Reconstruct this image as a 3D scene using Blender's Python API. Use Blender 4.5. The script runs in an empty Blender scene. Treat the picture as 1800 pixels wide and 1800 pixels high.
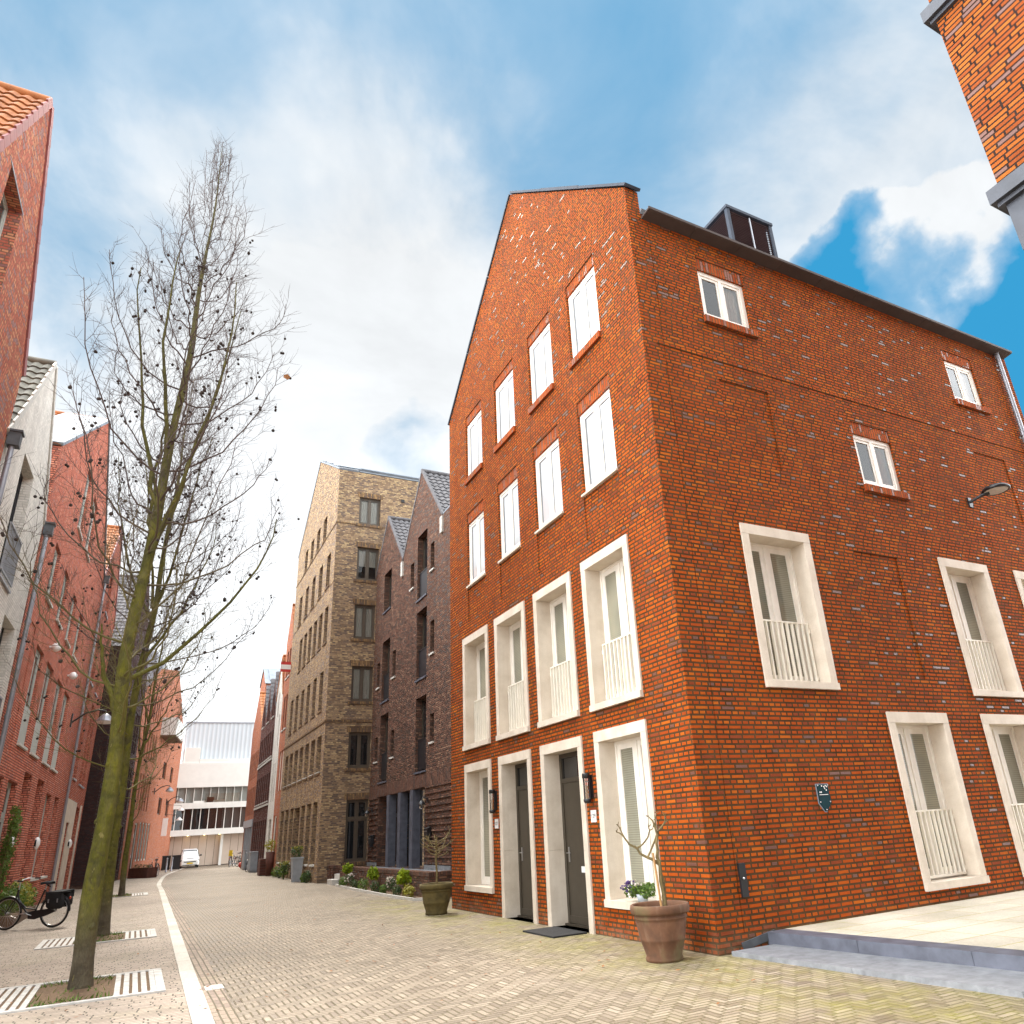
import bpy, bmesh, math, random
from mathutils import Vector, Matrix, noise

SC = bpy.context.scene
COL = SC.collection
rnd = random.Random(11)
Z = Vector((0, 0, 1))
PI = math.pi


# ------------------------------------------------------------------ mesh builder
class MB:
    def __init__(s):
        s.v = []; s.f = []; s.m = []; s.sm = []; s.k = []

    def add(s, vs, fs, m=0, smooth=False):
        o = len(s.v)
        s.v.extend([tuple(p) for p in vs])
        for f in fs:
            s.f.append(tuple(i + o for i in f)); s.m.append(m); s.sm.append(smooth)

    def face(s, pts, m=0, n=None):
        pts = [Vector(p) for p in pts]
        if n is not None:
            c = Vector((0, 0, 0))
            for i in range(len(pts)):
                c += pts[i].cross(pts[(i + 1) % len(pts)])
            if c.dot(n) < 0:
                pts.reverse()
        s.add(pts, [tuple(range(len(pts)))], m)

    def box(s, x0, x1, y0, y1, z0, z1, m=0):
        s.k.append((len(s.v), len(s.f)))
        s.add([(x0, y0, z0), (x1, y0, z0), (x1, y1, z0), (x0, y1, z0), (x0, y0, z1), (x1, y0, z1), (x1, y1, z1), (x0, y1, z1)],
              [(0, 3, 2, 1), (4, 5, 6, 7), (0, 1, 5, 4), (1, 2, 6, 5), (2, 3, 7, 6), (3, 0, 4, 7)], m)

    def obox(s, O, U, N, u0, u1, v0, v1, n0, n1, m=0):
        s.k.append((len(s.v), len(s.f)))
        vs = []
        for v in (v0, v1):
            for (u, n) in ((u0, n0), (u1, n0), (u1, n1), (u0, n1)):
                vs.append(O + U * u + N * n + Z * v)
        fs = [(0, 3, 2, 1), (4, 5, 6, 7), (0, 1, 5, 4), (1, 2, 6, 5), (2, 3, 7, 6), (3, 0, 4, 7)]
        if U.cross(N).z < 0:
            fs = [tuple(reversed(f)) for f in fs]
        s.add(vs, fs, m)

    def prism(s, pts, D, m=0, side_m=None):
        """polygon pts (3d) extruded by vector D"""
        s.k.append((len(s.v), len(s.f)))
        pts = [Vector(p) for p in pts]; n = len(pts)
        c = Vector((0, 0, 0))
        for i in range(n):
            c += pts[i].cross(pts[(i + 1) % n])
        if c.dot(D) > 0:
            pts.reverse()
        vs = pts + [p + D for p in pts]
        s.add(vs, [tuple(range(n)), tuple(reversed(range(n, 2 * n)))], m)
        s.add(vs, [(i, i + n, (i + 1) % n + n, (i + 1) % n) for i in range(n)], m if side_m is None else side_m)

    def tube(s, pts, rad, n=8, m=0, cap=True, smooth=True):
        pts = [Vector(p) for p in pts]
        if not hasattr(rad, '__len__'):
            rad = [rad] * len(pts)
        vs = []; a = None
        for i, p in enumerate(pts):
            t = (pts[min(i + 1, len(pts) - 1)] - pts[max(i - 1, 0)])
            if t.length < 1e-9:
                t = Vector((0, 0, 1))
            t.normalize()
            if a is None:
                a = t.orthogonal().normalized()
            else:
                a = (a - t * a.dot(t))
                if a.length < 1e-6:
                    a = t.orthogonal()
                a.normalize()
            b = t.cross(a)
            for k in range(n):
                g = 2 * PI * k / n
                vs.append(p + (a * math.cos(g) + b * math.sin(g)) * rad[i])
        fs = []
        for i in range(len(pts) - 1):
            for k in range(n):
                fs.append((i * n + k, i * n + (k + 1) % n, (i + 1) * n + (k + 1) % n, (i + 1) * n + k))
        s.add(vs, fs, m, smooth)
        if cap:
            s.add(vs[:n], [tuple(reversed(range(n)))], m)
            s.add(vs[-n:], [tuple(range(n))], m)

    def lathe(s, prof, n=32, c=(0, 0, 0), m=0, smooth=True):
        c = Vector(c); vs = []
        for (r, z) in prof:
            for k in range(n):
                g = 2 * PI * k / n
                vs.append(c + Vector((r * math.cos(g), r * math.sin(g), z)))
        fs = []
        for i in range(len(prof) - 1):
            for k in range(n):
                fs.append((i * n + k, i * n + (k + 1) % n, (i + 1) * n + (k + 1) % n, (i + 1) * n + k))
        s.add(vs, fs, m, smooth)

    def ball(s, c, r, m=0, n=8, k=6, sc=(1, 1, 1)):
        c = Vector(c); vs = []; fs = []
        for i in range(k + 1):
            th = PI * i / k
            for j in range(n):
                g = 2 * PI * j / n
                vs.append(c + Vector((r * sc[0] * math.sin(th) * math.cos(g), r * sc[1] * math.sin(th) * math.sin(g), -r * sc[2] * math.cos(th))))
        for i in range(k):
            for j in range(n):
                fs.append((i * n + j, i * n + (j + 1) % n, (i + 1) * n + (j + 1) % n, (i + 1) * n + j))
        s.add(vs, fs, m, True)

    def torus(s, c, axis, R_, r, n=32, k=8, m=0):
        c = Vector(c); axis = Vector(axis).normalized(); a = axis.orthogonal().normalized(); b = axis.cross(a)
        vs = []; fs = []
        for i in range(n):
            g = 2 * PI * i / n; d = a * math.cos(g) + b * math.sin(g)
            for j in range(k):
                h = 2 * PI * j / k
                vs.append(c + d * (R_ + r * math.cos(h)) + axis * r * math.sin(h))
        for i in range(n):
            for j in range(k):
                fs.append((i * k + j, ((i + 1) % n) * k + j, ((i + 1) % n) * k + (j + 1) % k, i * k + (j + 1) % k))
        s.add(vs, fs, m, True)

    def build_each(s, name, mats, parent=None, per=1):
        """every box (or run of `per` boxes) becomes a mesh of its own"""
        ks = s.k[::per] + [(len(s.v), len(s.f))]
        out = []
        for (v0, f0), (v1, f1) in zip(ks, ks[1:]):
            q = MB()
            q.v = s.v[v0:v1]; q.f = [tuple(i - v0 for i in f) for f in s.f[f0:f1]]; q.m = s.m[f0:f1]; q.sm = s.sm[f0:f1]
            out.append(q.build(name, mats, parent))
        return out

    def build(s, name, mats, parent=None, uv=True, top=False):
        if not isinstance(mats, (list, tuple)):
            mats = [mats]
        me = bpy.data.meshes.new(name)
        me.from_pydata(s.v, [], s.f)
        for mm in mats:
            me.materials.append(mm)
        me.polygons.foreach_set('material_index', s.m)
        me.polygons.foreach_set('use_smooth', s.sm)
        if uv:
            lay = me.uv_layers.new(name='UVMap').data
            for p in me.polygons:
                n = p.normal
                h = math.hypot(n.x, n.y)
                if abs(n.z) > 0.9 or h < 1e-6:
                    for li in p.loop_indices:
                        co = me.vertices[me.loops[li].vertex_index].co
                        lay[li].uv = (co.x, co.y)
                else:
                    t = Vector((-n.y / h, n.x / h, 0)); b = n.cross(t)
                    for li in p.loop_indices:
                        co = me.vertices[me.loops[li].vertex_index].co
                        lay[li].uv = (co.dot(t), co.dot(b))
        me.update()
        o = bpy.data.objects.new(name, me)
        COL.objects.link(o)
        if parent is not None:
            o.parent = parent
            r = parent
            while r.parent is not None:
                r = r.parent
            if parent is r and r.get('world_built'):
                o.location = -r.location
        return o


def thing(name, label, cat, loc=(0, 0, 0), group=None, world=True, rotz=0.0):
    o = bpy.data.objects.new(name, None)
    o.empty_display_size = 0.3
    COL.objects.link(o)
    o.location = loc
    o.rotation_euler = (0, 0, rotz)
    o['label'] = label; o['category'] = cat
    if group:
        o['group'] = group
    if world:
        o['world_built'] = 1
    return o


def tag(o, label, cat, group=None):
    o['label'] = label; o['category'] = cat
    if group:
        o['group'] = group
    return o


def struct(name, mb, mats):
    o = mb.build(name, mats)
    o['kind'] = 'structure'
    return o


# ------------------------------------------------------------------ node helpers
class NT:
    def __init__(s, name):
        s.mat = bpy.data.materials.new(name)
        s.mat.use_nodes = True
        s.t = s.mat.node_tree
        s.t.nodes.clear()

    def n(s, typ, **kw):
        nd = s.t.nodes.new(typ)
        for k, v in kw.items():
            setattr(nd, k, v)
        return nd

    def put(s, sock, val):
        if val is None:
            return
        if hasattr(val, 'is_output'):
            s.t.links.new(val, sock)
        else:
            if isinstance(val, (tuple, list)) and len(val) == 3 and sock.type == 'RGBA':
                val = (*val, 1)
            sock.default_value = val

    def math(s, op, a, b=None, c=None, clamp=False):
        nd = s.n('ShaderNodeMath', operation=op, use_clamp=clamp)
        s.put(nd.inputs[0], a)
        s.put(nd.inputs[1], b)
        s.put(nd.inputs[2], c)
        return nd.outputs[0]

    def mix(s, f, a, b, blend='MIX'):
        nd = s.n('ShaderNodeMix', data_type='RGBA', blend_type=blend)
        s.put(nd.inputs[0], f); s.put(nd.inputs[6], a); s.put(nd.inputs[7], b)
        return nd.outputs[2]

    def ramp(s, f, stops, interp='LINEAR'):
        nd = s.n('ShaderNodeValToRGB')
        cr = nd.color_ramp; cr.interpolation = interp
        while len(cr.elements) < len(stops):
            cr.elements.new(1.0)
        for e, (p, c) in zip(cr.elements, stops):
            e.position = p
            e.color = (*c, 1) if len(c) == 3 else c
        s.put(nd.inputs[0], f)
        return nd.outputs[0]

    def noise(s, vec, scale, detail=3, rough=0.55, dist=0.0):
        nd = s.n('ShaderNodeTexNoise')
        s.put(nd.inputs['Vector'], vec)
        nd.inputs['Scale'].default_value = scale
        nd.inputs['Detail'].default_value = detail
        nd.inputs['Roughness'].default_value = rough
        nd.inputs['Distortion'].default_value = dist
        return nd.outputs[0]

    def white(s, vec=None, w=None):
        if vec is None:
            nd = s.n('ShaderNodeTexWhiteNoise', noise_dimensions='1D'); s.put(nd.inputs['W'], w)
        elif w is None:
            nd = s.n('ShaderNodeTexWhiteNoise', noise_dimensions='3D'); s.put(nd.inputs['Vector'], vec)
        else:
            nd = s.n('ShaderNodeTexWhiteNoise', noise_dimensions='4D'); s.put(nd.inputs['Vector'], vec); s.put(nd.inputs['W'], w)
        return nd.outputs[0]

    def comb(s, x, y, z=0.0):
        nd = s.n('ShaderNodeCombineXYZ'); s.put(nd.inputs[0], x); s.put(nd.inputs[1], y); s.put(nd.inputs[2], z)
        return nd.outputs[0]

    def sep(s, v):
        nd = s.n('ShaderNodeSeparateXYZ'); s.put(nd.inputs[0], v)
        return nd.outputs

    def bump(s, h, strength=0.5, dist=0.01, normal=None):
        nd = s.n('ShaderNodeBump')
        nd.inputs['Strength'].default_value = strength
        nd.inputs['Distance'].default_value = dist
        s.put(nd.inputs['Height'], h); s.put(nd.inputs['Normal'], normal)
        return nd.outputs[0]

    def uv(s):
        return s.n('ShaderNodeTexCoord').outputs['UV']

    def obj(s):
        return s.n('ShaderNodeTexCoord').outputs['Object']

    def pos(s):
        return s.n('ShaderNodeNewGeometry').outputs['Position']

    def out(s, col, rough=0.8, normal=None, metal=0.0, spec=None, emis=None, estr=0.0, coat=None, ior=None):
        b = s.n('ShaderNodeBsdfPrincipled')
        s.put(b.inputs['Base Color'], col)
        s.put(b.inputs['Roughness'], rough)
        s.put(b.inputs['Metallic'], metal)
        if normal is not None:
            s.put(b.inputs['Normal'], normal)
        if spec is not None:
            s.put(b.inputs['Specular IOR Level'], spec)
        if ior is not None:
            s.put(b.inputs['IOR'], ior)
        if emis is not None:
            s.put(b.inputs['Emission Color'], emis); s.put(b.inputs['Emission Strength'], estr)
        if coat is not None:
            s.put(b.inputs['Coat Weight'], coat)
        o = s.n('ShaderNodeOutputMaterial')
        s.t.links.new(b.outputs[0], o.inputs[0])
        return s.mat


def brick_mat(name, palette, mortar, h=0.062, L=0.22, ms=0.011, squash=0.5, seed=0.0, glossy=0.38, bump=0.9, dirt=0.35, soldier=False):
    """wall brick laid from the UV map in metres; palette = [(threshold, colour)]"""
    T = NT(name)
    u, v, _ = T.sep(T.uv())
    if soldier:
        u, v = v, u
        row = T.math('FLOOR', T.math('DIVIDE', v, h))
        sq, hh = 1.0, h
    else:
        row = T.math('FLOOR', T.math('DIVIDE', v, h))
        sq, hh = squash, h
    rr = T.white(w=T.math('ADD', row, seed))
    wob = T.math('MULTIPLY', T.math('SUBTRACT', T.noise(T.uv(), 1.7, 2), 0.5), 0.012)
    u2 = T.math('ADD', u, T.math('MULTIPLY', rr, L))
    v2 = T.math('ADD', v, wob) if not soldier else v
    bt = T.n('ShaderNodeTexBrick', offset=0.0, offset_frequency=2, squash=sq, squash_frequency=2)
    T.put(bt.inputs['Vector'], T.comb(u2, v2))
    bt.inputs['Color1'].default_value = (0, 0, 0, 1); bt.inputs['Color2'].default_value = (1, 1, 1, 1)
    bt.inputs['Mortar'].default_value = (0.5, 0.5, 0.5, 1)
    bt.inputs['Scale'].default_value = 1.0; bt.inputs['Mortar Size'].default_value = ms
    bt.inputs['Mortar Smooth'].default_value = 0.25; bt.inputs['Bias'].default_value = 0.0
    bt.inputs['Brick Width'].default_value = L; bt.inputs['Row Height'].default_value = hh
    tint = T.sep(bt.outputs['Color'])[0]
    clus = T.math('MULTIPLY', T.math('SUBTRACT', T.noise(T.uv(), 0.55, 2), 0.5), 0.10)
    tt = T.math('ADD', tint, clus, clamp=True)
    col = T.ramp(tt, palette, 'CONSTANT')
    # value jitter inside and between bricks
    big = T.noise(T.uv(), 0.35, 4)
    fine = T.noise(T.uv(), 38, 3)
    col = T.mix(dirt * 0.6, col, T.ramp(fine, [(0.25, (0.35, 0.35, 0.35)), (0.75, (1.35, 1.3, 1.25))]), 'MULTIPLY')
    col = T.mix(dirt * 0.7, col, T.ramp(big, [(0.3, (0.6, 0.58, 0.58)), (0.7, (1.2, 1.2, 1.2))]), 'MULTIPLY')
    stk = T.noise(T.comb(T.math('MULTIPLY', u, 2.2), T.math('MULTIPLY', v, 0.16)), 1.0, 4, 0.6)
    col = T.mix(0.5, col, T.ramp(stk, [(0.32, (0.70, 0.68, 0.68)), (0.55, (1.06, 1.06, 1.06)), (0.75, (1.12, 1.10, 1.06))]), 'MULTIPLY')
    mcol = T.mix(0.6, mortar, T.ramp(T.noise(T.uv(), 2.5, 3), [(0.3, (0.5, 0.5, 0.5)), (0.7, (1.4, 1.4, 1.4))]), 'MULTIPLY')
    fac = bt.outputs['Fac']
    col = T.mix(fac, col, mcol)
    # damp, pale-bloomed foot of the wall with an uneven upper edge
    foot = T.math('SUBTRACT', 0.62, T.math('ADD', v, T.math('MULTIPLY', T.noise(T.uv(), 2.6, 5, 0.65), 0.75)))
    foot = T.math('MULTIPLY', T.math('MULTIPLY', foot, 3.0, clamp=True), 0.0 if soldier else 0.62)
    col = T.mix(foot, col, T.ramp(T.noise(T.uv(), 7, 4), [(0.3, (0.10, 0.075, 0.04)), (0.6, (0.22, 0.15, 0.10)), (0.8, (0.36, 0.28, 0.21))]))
    g = T.ramp(tt, [(0.0, (glossy,) * 3), (palette[1][0], (0.78,) * 3)], 'CONSTANT')
    rough = T.math('MAXIMUM', T.sep(g)[0], T.math('MULTIPLY', fac, 0.9))
    hgt = T.math('ADD', T.math('MULTIPLY', T.math('SUBTRACT', 1.0, fac), 1.0), T.math('ADD', T.math('MULTIPLY', fine, 0.28), T.math('MULTIPLY', tint, 0.35)))
    spc = T.ramp(tt, [(0.0, (0.24,) * 3), (palette[1][0], (0.04,) * 3)], 'CONSTANT')
    return T.out(col, rough, T.bump(hgt, bump, 0.012), spec=T.sep(spc)[0])


def plain(name, col, rough=0.6, metal=0.0, var=0.12, scale=6.0, bump=0.0, bscale=40, **k):
    T = NT(name)
    f = T.noise(T.obj(), scale, 4)
    c = T.mix(var * 3, col, T.ramp(f, [(0.3, (0.55, 0.55, 0.55)), (0.7, (1.3, 1.3, 1.3))]), 'MULTIPLY')
    nrm = T.bump(T.noise(T.obj(), bscale, 3), bump, 0.01) if bump else None
    return T.out(c, rough, nrm, metal, **k)


M = {}
# -------------------------------------------------- brick palettes
RED = [(0.0, (0.16, 0.066, 0.044)), (0.035, (0.25, 0.056, 0.021)), (0.14, (0.345, 0.062, 0.012)), (0.42, (0.395, 0.074, 0.011)), (0.72, (0.43, 0.090, 0.012)), (0.92, (0.46, 0.112, 0.014))]
M['brick'] = brick_mat('red_brick', RED, (0.085, 0.046, 0.020), ms=0.0145)
M['soldier'] = brick_mat('red_soldier_brick', RED[1:2] + [(0.3, (0.36, 0.068, 0.02)), (0.6, (0.45, 0.095, 0.024))], (0.14, 0.08, 0.04), soldier=True, L=0.24)
M['brick_corner'] = brick_mat('orange_brick', [(0.0, (0.15, 0.060, 0.042)), (0.12, (0.27, 0.066, 0.018)), (0.4, (0.32, 0.086, 0.019)), (0.75, (0.37, 0.112, 0.023))], (0.035, 0.022, 0.018), ms=0.011, seed=31, squash=1.0, glossy=0.45)
M['brick_left'] = brick_mat('rose_red_brick', [(0.0, (0.45, 0.15, 0.11)), (0.10, (0.62, 0.19, 0.125)), (0.45, (0.70, 0.235, 0.155)), (0.75, (0.76, 0.31, 0.21))], (0.20, 0.075, 0.055), ms=0.013, seed=5, glossy=0.5)
M['brick_first'] = brick_mat('mottled_red_brick', [(0.0, (0.30, 0.13, 0.12)), (0.22, (0.50, 0.14, 0.095)), (0.5, (0.60, 0.20, 0.125)), (0.8, (0.66, 0.30, 0.17))], (0.22, 0.12, 0.085), seed=8, glossy=0.5)
M['brick_white'] = brick_mat('whitewashed_brick', [(0.0, (0.66, 0.63, 0.57)), (0.3, (0.74, 0.71, 0.65)), (0.7, (0.80, 0.77, 0.71))], (0.58, 0.55, 0.49), seed=9, glossy=0.6, bump=0.5)
M['brick_dark'] = brick_mat('purple_brown_brick', [(0.0, (0.075, 0.048, 0.042)), (0.3, (0.135, 0.070, 0.053)), (0.6, (0.175, 0.088, 0.064)), (0.85, (0.25, 0.145, 0.10))], (0.09, 0.062, 0.045), seed=12, glossy=0.3)
M['soldier_dark'] = brick_mat('purple_soldier_brick', [(0.0, (0.10, 0.06, 0.05)), (0.3, (0.16, 0.082, 0.062)), (0.7, (0.215, 0.115, 0.082))], (0.085, 0.058, 0.042), seed=13, soldier=True, L=0.24, glossy=0.45)
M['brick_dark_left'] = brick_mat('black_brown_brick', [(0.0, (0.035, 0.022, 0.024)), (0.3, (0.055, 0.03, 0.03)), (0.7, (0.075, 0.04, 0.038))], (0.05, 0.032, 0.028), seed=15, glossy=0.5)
M['brick_yellow'] = brick_mat('yellow_brown_brick', [(0.0, (0.14, 0.092, 0.075)), (0.2, (0.24, 0.155, 0.10)), (0.45, (0.37, 0.25, 0.15)), (0.7, (0.46, 0.315, 0.175)), (0.88, (0.55, 0.40, 0.22))], (0.24, 0.185, 0.13), seed=21, glossy=0.4)
M['soldier_yellow'] = brick_mat('yellow_soldier_brick', [(0.0, (0.12, 0.075, 0.055)), (0.3, (0.24, 0.145, 0.08)), (0.7, (0.34, 0.21, 0.10))], (0.12, 0.09, 0.06), seed=22, soldier=True, L=0.24)
M['brick_salmon'] = brick_mat('salmon_brick', [(0.0, (0.34, 0.12, 0.08)), (0.3, (0.44, 0.15, 0.085)), (0.7, (0.52, 0.20, 0.11))], (0.28, 0.14, 0.09), seed=25, glossy=0.5, bump=0.5)
M['brick_brown_far'] = brick_mat('brown_far_brick', [(0.0, (0.085, 0.04, 0.038)), (0.4, (0.13, 0.055, 0.05)), (0.8, (0.17, 0.075, 0.06))], (0.10, 0.06, 0.05), seed=28, glossy=0.5, bump=0.4)


# -------------------------------------------------- stone, metal, paint, glass
def stone_mat():
    T = NT('beige_cast_stone')
    a = T.noise(T.obj(), 3.0, 4); b = T.noise(T.obj(), 130, 2)
    c = T.ramp(a, [(0.25, (0.54, 0.455, 0.36)), (0.6, (0.67, 0.585, 0.485)), (0.75, (0.70, 0.615, 0.515))])
    c = T.mix(0.35, c, T.ramp(b, [(0.3, (0.7, 0.68, 0.65)), (0.7, (1.15, 1.15, 1.15))]), 'MULTIPLY')
    # run-off streaks
    x, y, z = T.sep(T.obj())
    st = T.noise(T.comb(T.math('MULTIPLY', T.math('ADD', x, y), 14), T.math('MULTIPLY', z, 0.7)), 1.0, 3)
    c = T.mix(0.07, c, T.ramp(st, [(0.35, (0.6, 0.56, 0.5)), (0.6, (1.1, 1.1, 1.1))]), 'MULTIPLY')
    return T.out(c, 0.75, T.bump(b, 0.15, 0.004))


M['stone'] = stone_mat()
M['bluestone'] = plain('bluestone', (0.215, 0.22, 0.23), 0.55, var=0.22, scale=9, bump=0.12)
M['band_stone'] = plain('dark_band_stone', (0.048, 0.054, 0.07), 0.6, var=0.2, scale=5)
M['bluestone_dark'] = plain('dark_bluestone', (0.095, 0.10, 0.125), 0.5, var=0.26, scale=5, bump=0.12)
M['white_paint'] = plain('cream_white_paint', (0.82, 0.77, 0.69), 0.4, var=0.05)
M['railing'] = plain('cream_railing_paint', (0.84, 0.78, 0.67), 0.45, var=0.05)
M['greygreen'] = plain('grey_green_paint', (0.40, 0.42, 0.38), 0.5, var=0.07)
M['bronze'] = plain('dark_bronze_paint', (0.052, 0.041, 0.028), 0.42, var=0.1)
M['bronze_frame'] = plain('bronze_frame_paint', (0.085, 0.065, 0.045), 0.45, var=0.1)
M['black'] = plain('black_paint', (0.013, 0.013, 0.015), 0.4, var=0.1)
M['black_soft'] = plain('black_fabric', (0.012, 0.012, 0.014), 0.85, var=0.2, bump=0.3, bscale=120)
M['rubber'] = plain('rubber', (0.016, 0.016, 0.016), 0.75)
M['zinc'] = plain('zinc', (0.24, 0.27, 0.305), 0.7, metal=0.0, spec=0.12, var=0.12, scale=3)
M['zinc_dark'] = plain('dark_zinc', (0.055, 0.065, 0.085), 0.75, metal=0.0, spec=0.15, var=0.12, scale=3)
M['gutter'] = plain('brown_zinc', (0.070, 0.052, 0.047), 0.6, metal=0.0, spec=0.2, var=0.12, scale=3)
M['pipe'] = plain('grey_pipe', (0.30, 0.31, 0.34), 0.4, metal=0.5, var=0.1)
M['steel'] = plain('steel', (0.55, 0.55, 0.56), 0.28, metal=0.9, var=0.05)
M['louver'] = plain('brown_louver', (0.14, 0.088, 0.088), 0.5, var=0.1)
M['concrete_white'] = plain('white_concrete', (0.55, 0.53, 0.48), 0.7, var=0.12, scale=12, bump=0.1)
M['grate'] = plain('pale_grate', (0.50, 0.485, 0.455), 0.6, var=0.2, scale=8, bump=0.1)
M['white_render'] = plain('white_render', (0.68, 0.68, 0.64), 0.7, var=0.04, scale=1.5)
M['panel'] = plain('beige_panel', (0.52, 0.43, 0.35), 0.6, var=0.05, scale=1.0)
M['seam'] = plain('dark_seam', (0.05, 0.045, 0.04), 0.7)
M['verge_pink'] = plain('pink_verge_tile', (0.27, 0.085, 0.08), 0.55, var=0.15)
M['tile_orange'] = plain('orange_pantile', (0.36, 0.125, 0.035), 0.7, var=0.25, scale=4)
M['tile_grey'] = plain('grey_pantile', (0.115, 0.108, 0.112), 0.75, var=0.2, scale=4)
M['tile_moss'] = plain('mossy_grey_pantile', (0.135, 0.13, 0.105), 0.75, var=0.3, scale=3)
M['flash'] = plain('lead_flashing', (0.075, 0.08, 0.088), 0.6, var=0.25)
M['corten'] = plain('rusty_steel', (0.095, 0.03, 0.018), 0.75, var=0.25, scale=5)
M['grey_box'] = plain('grey_cabinet', (0.34, 0.37, 0.40), 0.55, var=0.1)
M['wood'] = plain('weathered_wood', (0.15, 0.095, 0.06), 0.8, var=0.25, scale=8)
M['red_gloss'] = plain('red_plastic', (0.50, 0.03, 0.025), 0.35)
M['yellow'] = plain('yellow_plastic', (0.65, 0.48, 0.03), 0.4)
M['car_white'] = plain('white_car_paint', (0.78, 0.79, 0.76), 0.25, var=0.03, coat=0.6)
M['teal'] = plain('teal_enamel', (0.006, 0.036, 0.045), 0.22, var=0.2)
M['white_enamel'] = plain('white_enamel', (0.78, 0.77, 0.75), 0.35, var=0.03)
M['tail_red'] = plain('red_reflector', (0.45, 0.04, 0.015), 0.3)
M['bamboo'] = plain('bamboo', (0.42, 0.23, 0.085), 0.6, var=0.2)
M['pot_soil'] = plain('potting_soil', (0.085, 0.05, 0.03), 0.95, var=0.3, scale=30, bump=0.5)


def glass_dark(name, col=(0.012, 0.013, 0.014), ior=1.75, rough=0.02):
    T = NT(name)
    w = T.bump(T.noise(T.pos(), 0.9, 2), 0.05, 0.05)
    return T.out(col, rough, w, ior=ior)


def glass_clear(name, tint=0.95, ior=1.6):
    T = NT(name)
    w = T.bump(T.noise(T.pos(), 0.8, 2), 0.04, 0.05)
    fr = T.n('ShaderNodeFresnel'); fr.inputs['IOR'].default_value = ior; T.put(fr.inputs['Normal'], w)
    tr = T.n('ShaderNodeBsdfTransparent'); tr.inputs[0].default_value = (tint, tint, tint * 0.97, 1)
    gl = T.n('ShaderNodeBsdfGlossy'); gl.inputs['Roughness'].default_value = 0.01; T.put(gl.inputs['Normal'], w)
    mx = T.n('ShaderNodeMixShader')
    T.put(mx.inputs[0], fr.outputs[0]); T.put(mx.inputs[1], tr.outputs[0]); T.put(mx.inputs[2], gl.outputs[0])
    o = T.n('ShaderNodeOutputMaterial'); T.put(o.inputs[0], mx.outputs[0])
    return T.mat


M['glass_dark'] = glass_dark('dark_window_glass')
M['glass_grey'] = glass_dark('grey_window_glass', (0.05, 0.052, 0.05), 1.7)
M['glass_white'] = glass_dark('sky_white_glass', (0.52, 0.53, 0.54), 2.1, 0.02)  # pale colour painted in for the bright sky these panes reflect


def glass_blind():
    T = NT('blind_behind_glass')
    u, v, _ = T.sep(T.uv())
    fr = T.math('FRACT', T.math('DIVIDE', v, 0.032))
    c = T.ramp(fr, [(0.0, (0.17, 0.165, 0.125)), (0.3, (0.27, 0.26, 0.20)), (0.8, (0.27, 0.26, 0.20)), (1.0, (0.17, 0.165, 0.125))])
    c = T.mix(0.8, c, T.ramp(T.noise(T.pos(), 0.9, 3), [(0.35, (0.6, 0.62, 0.64)), (0.65, (1.25, 1.22, 1.15))]), 'MULTIPLY')
    return T.out(c, 0.03, T.bump(T.noise(T.pos(), 0.9, 2), 0.05, 0.05), ior=1.6)


M['glass_blind'] = glass_blind()
M['gasket_shade'] = plain('grey_gasket_shade', (0.16, 0.165, 0.17), 0.6)  # thin seals, plus a strip painted in for shade
M['glass_clear'] = glass_clear('window_glass')
M['glass_sky'] = glass_clear('coated_window_glass', 0.98, 1.7)


def blind_mat(name, c1, c2, pitch=0.03):
    T = NT(name)
    u, v, _ = T.sep(T.uv())
    fr = T.math('FRACT', T.math('DIVIDE', v, pitch))
    return T.out(T.ramp(fr, [(0.0, c2), (0.25, c1), (0.8, c1), (1.0, c2)]), 0.7, T.bump(fr, 0.4, 0.01))


def curtain_mat(name, c):
    T = NT(name)
    u, v, _ = T.sep(T.uv())
    w = T.math('SINE', T.math('ADD', T.math('MULTIPLY', u, 75), T.math('MULTIPLY', T.noise(T.uv(), 6, 2), 8)))
    return T.out(c, 0.85, T.bump(w, 0.6, 0.02))


M['blind'] = blind_mat('grey_venetian_blind', (0.68, 0.66, 0.55), (0.36, 0.35, 0.28))
M['blind_white'] = blind_mat('white_venetian_blind', (0.92, 0.92, 0.91), (0.82, 0.82, 0.81), 0.05)
M['curtain'] = curtain_mat('pale_curtain', (0.62, 0.62, 0.58))
M['curtain_grey'] = curtain_mat('grey_curtain', (0.22, 0.22, 0.20))
M['roomdark'] = plain('dark_room', (0.03, 0.03, 0.028), 0.9)


def clay_mat():
    T = NT('weathered_terracotta')
    a = T.noise(T.obj(), 5, 5); x, y, z = T.sep(T.obj())
    c = T.ramp(a, [(0.2, (0.055, 0.028, 0.014)), (0.5, (0.12, 0.052, 0.024)), (0.8, (0.19, 0.092, 0.046))])
    st = T.noise(T.comb(T.math('MULTIPLY', x, 16), T.math('MULTIPLY', y, 16), T.math('MULTIPLY', z, 1.6)), 1.0, 4)
    c = T.mix(T.math('MULTIPLY', T.math('SUBTRACT', st, 0.56, clamp=True), 2.0, clamp=True), c, (0.21, 0.15, 0.095))
    alg = T.noise(T.obj(), 2.6, 5)
    c = T.mix(T.math('MULTIPLY', T.math('SUBTRACT', alg, 0.5, clamp=True), 4.0, clamp=True), c, (0.10, 0.095, 0.035))
    return T.out(c, 0.85, T.bump(a, 0.3, 0.01))


M['clay'] = clay_mat()
M['clay_moss'] = plain('mossy_clay', (0.105, 0.078, 0.024), 0.9, var=0.3, scale=7, bump=0.3)


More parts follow.
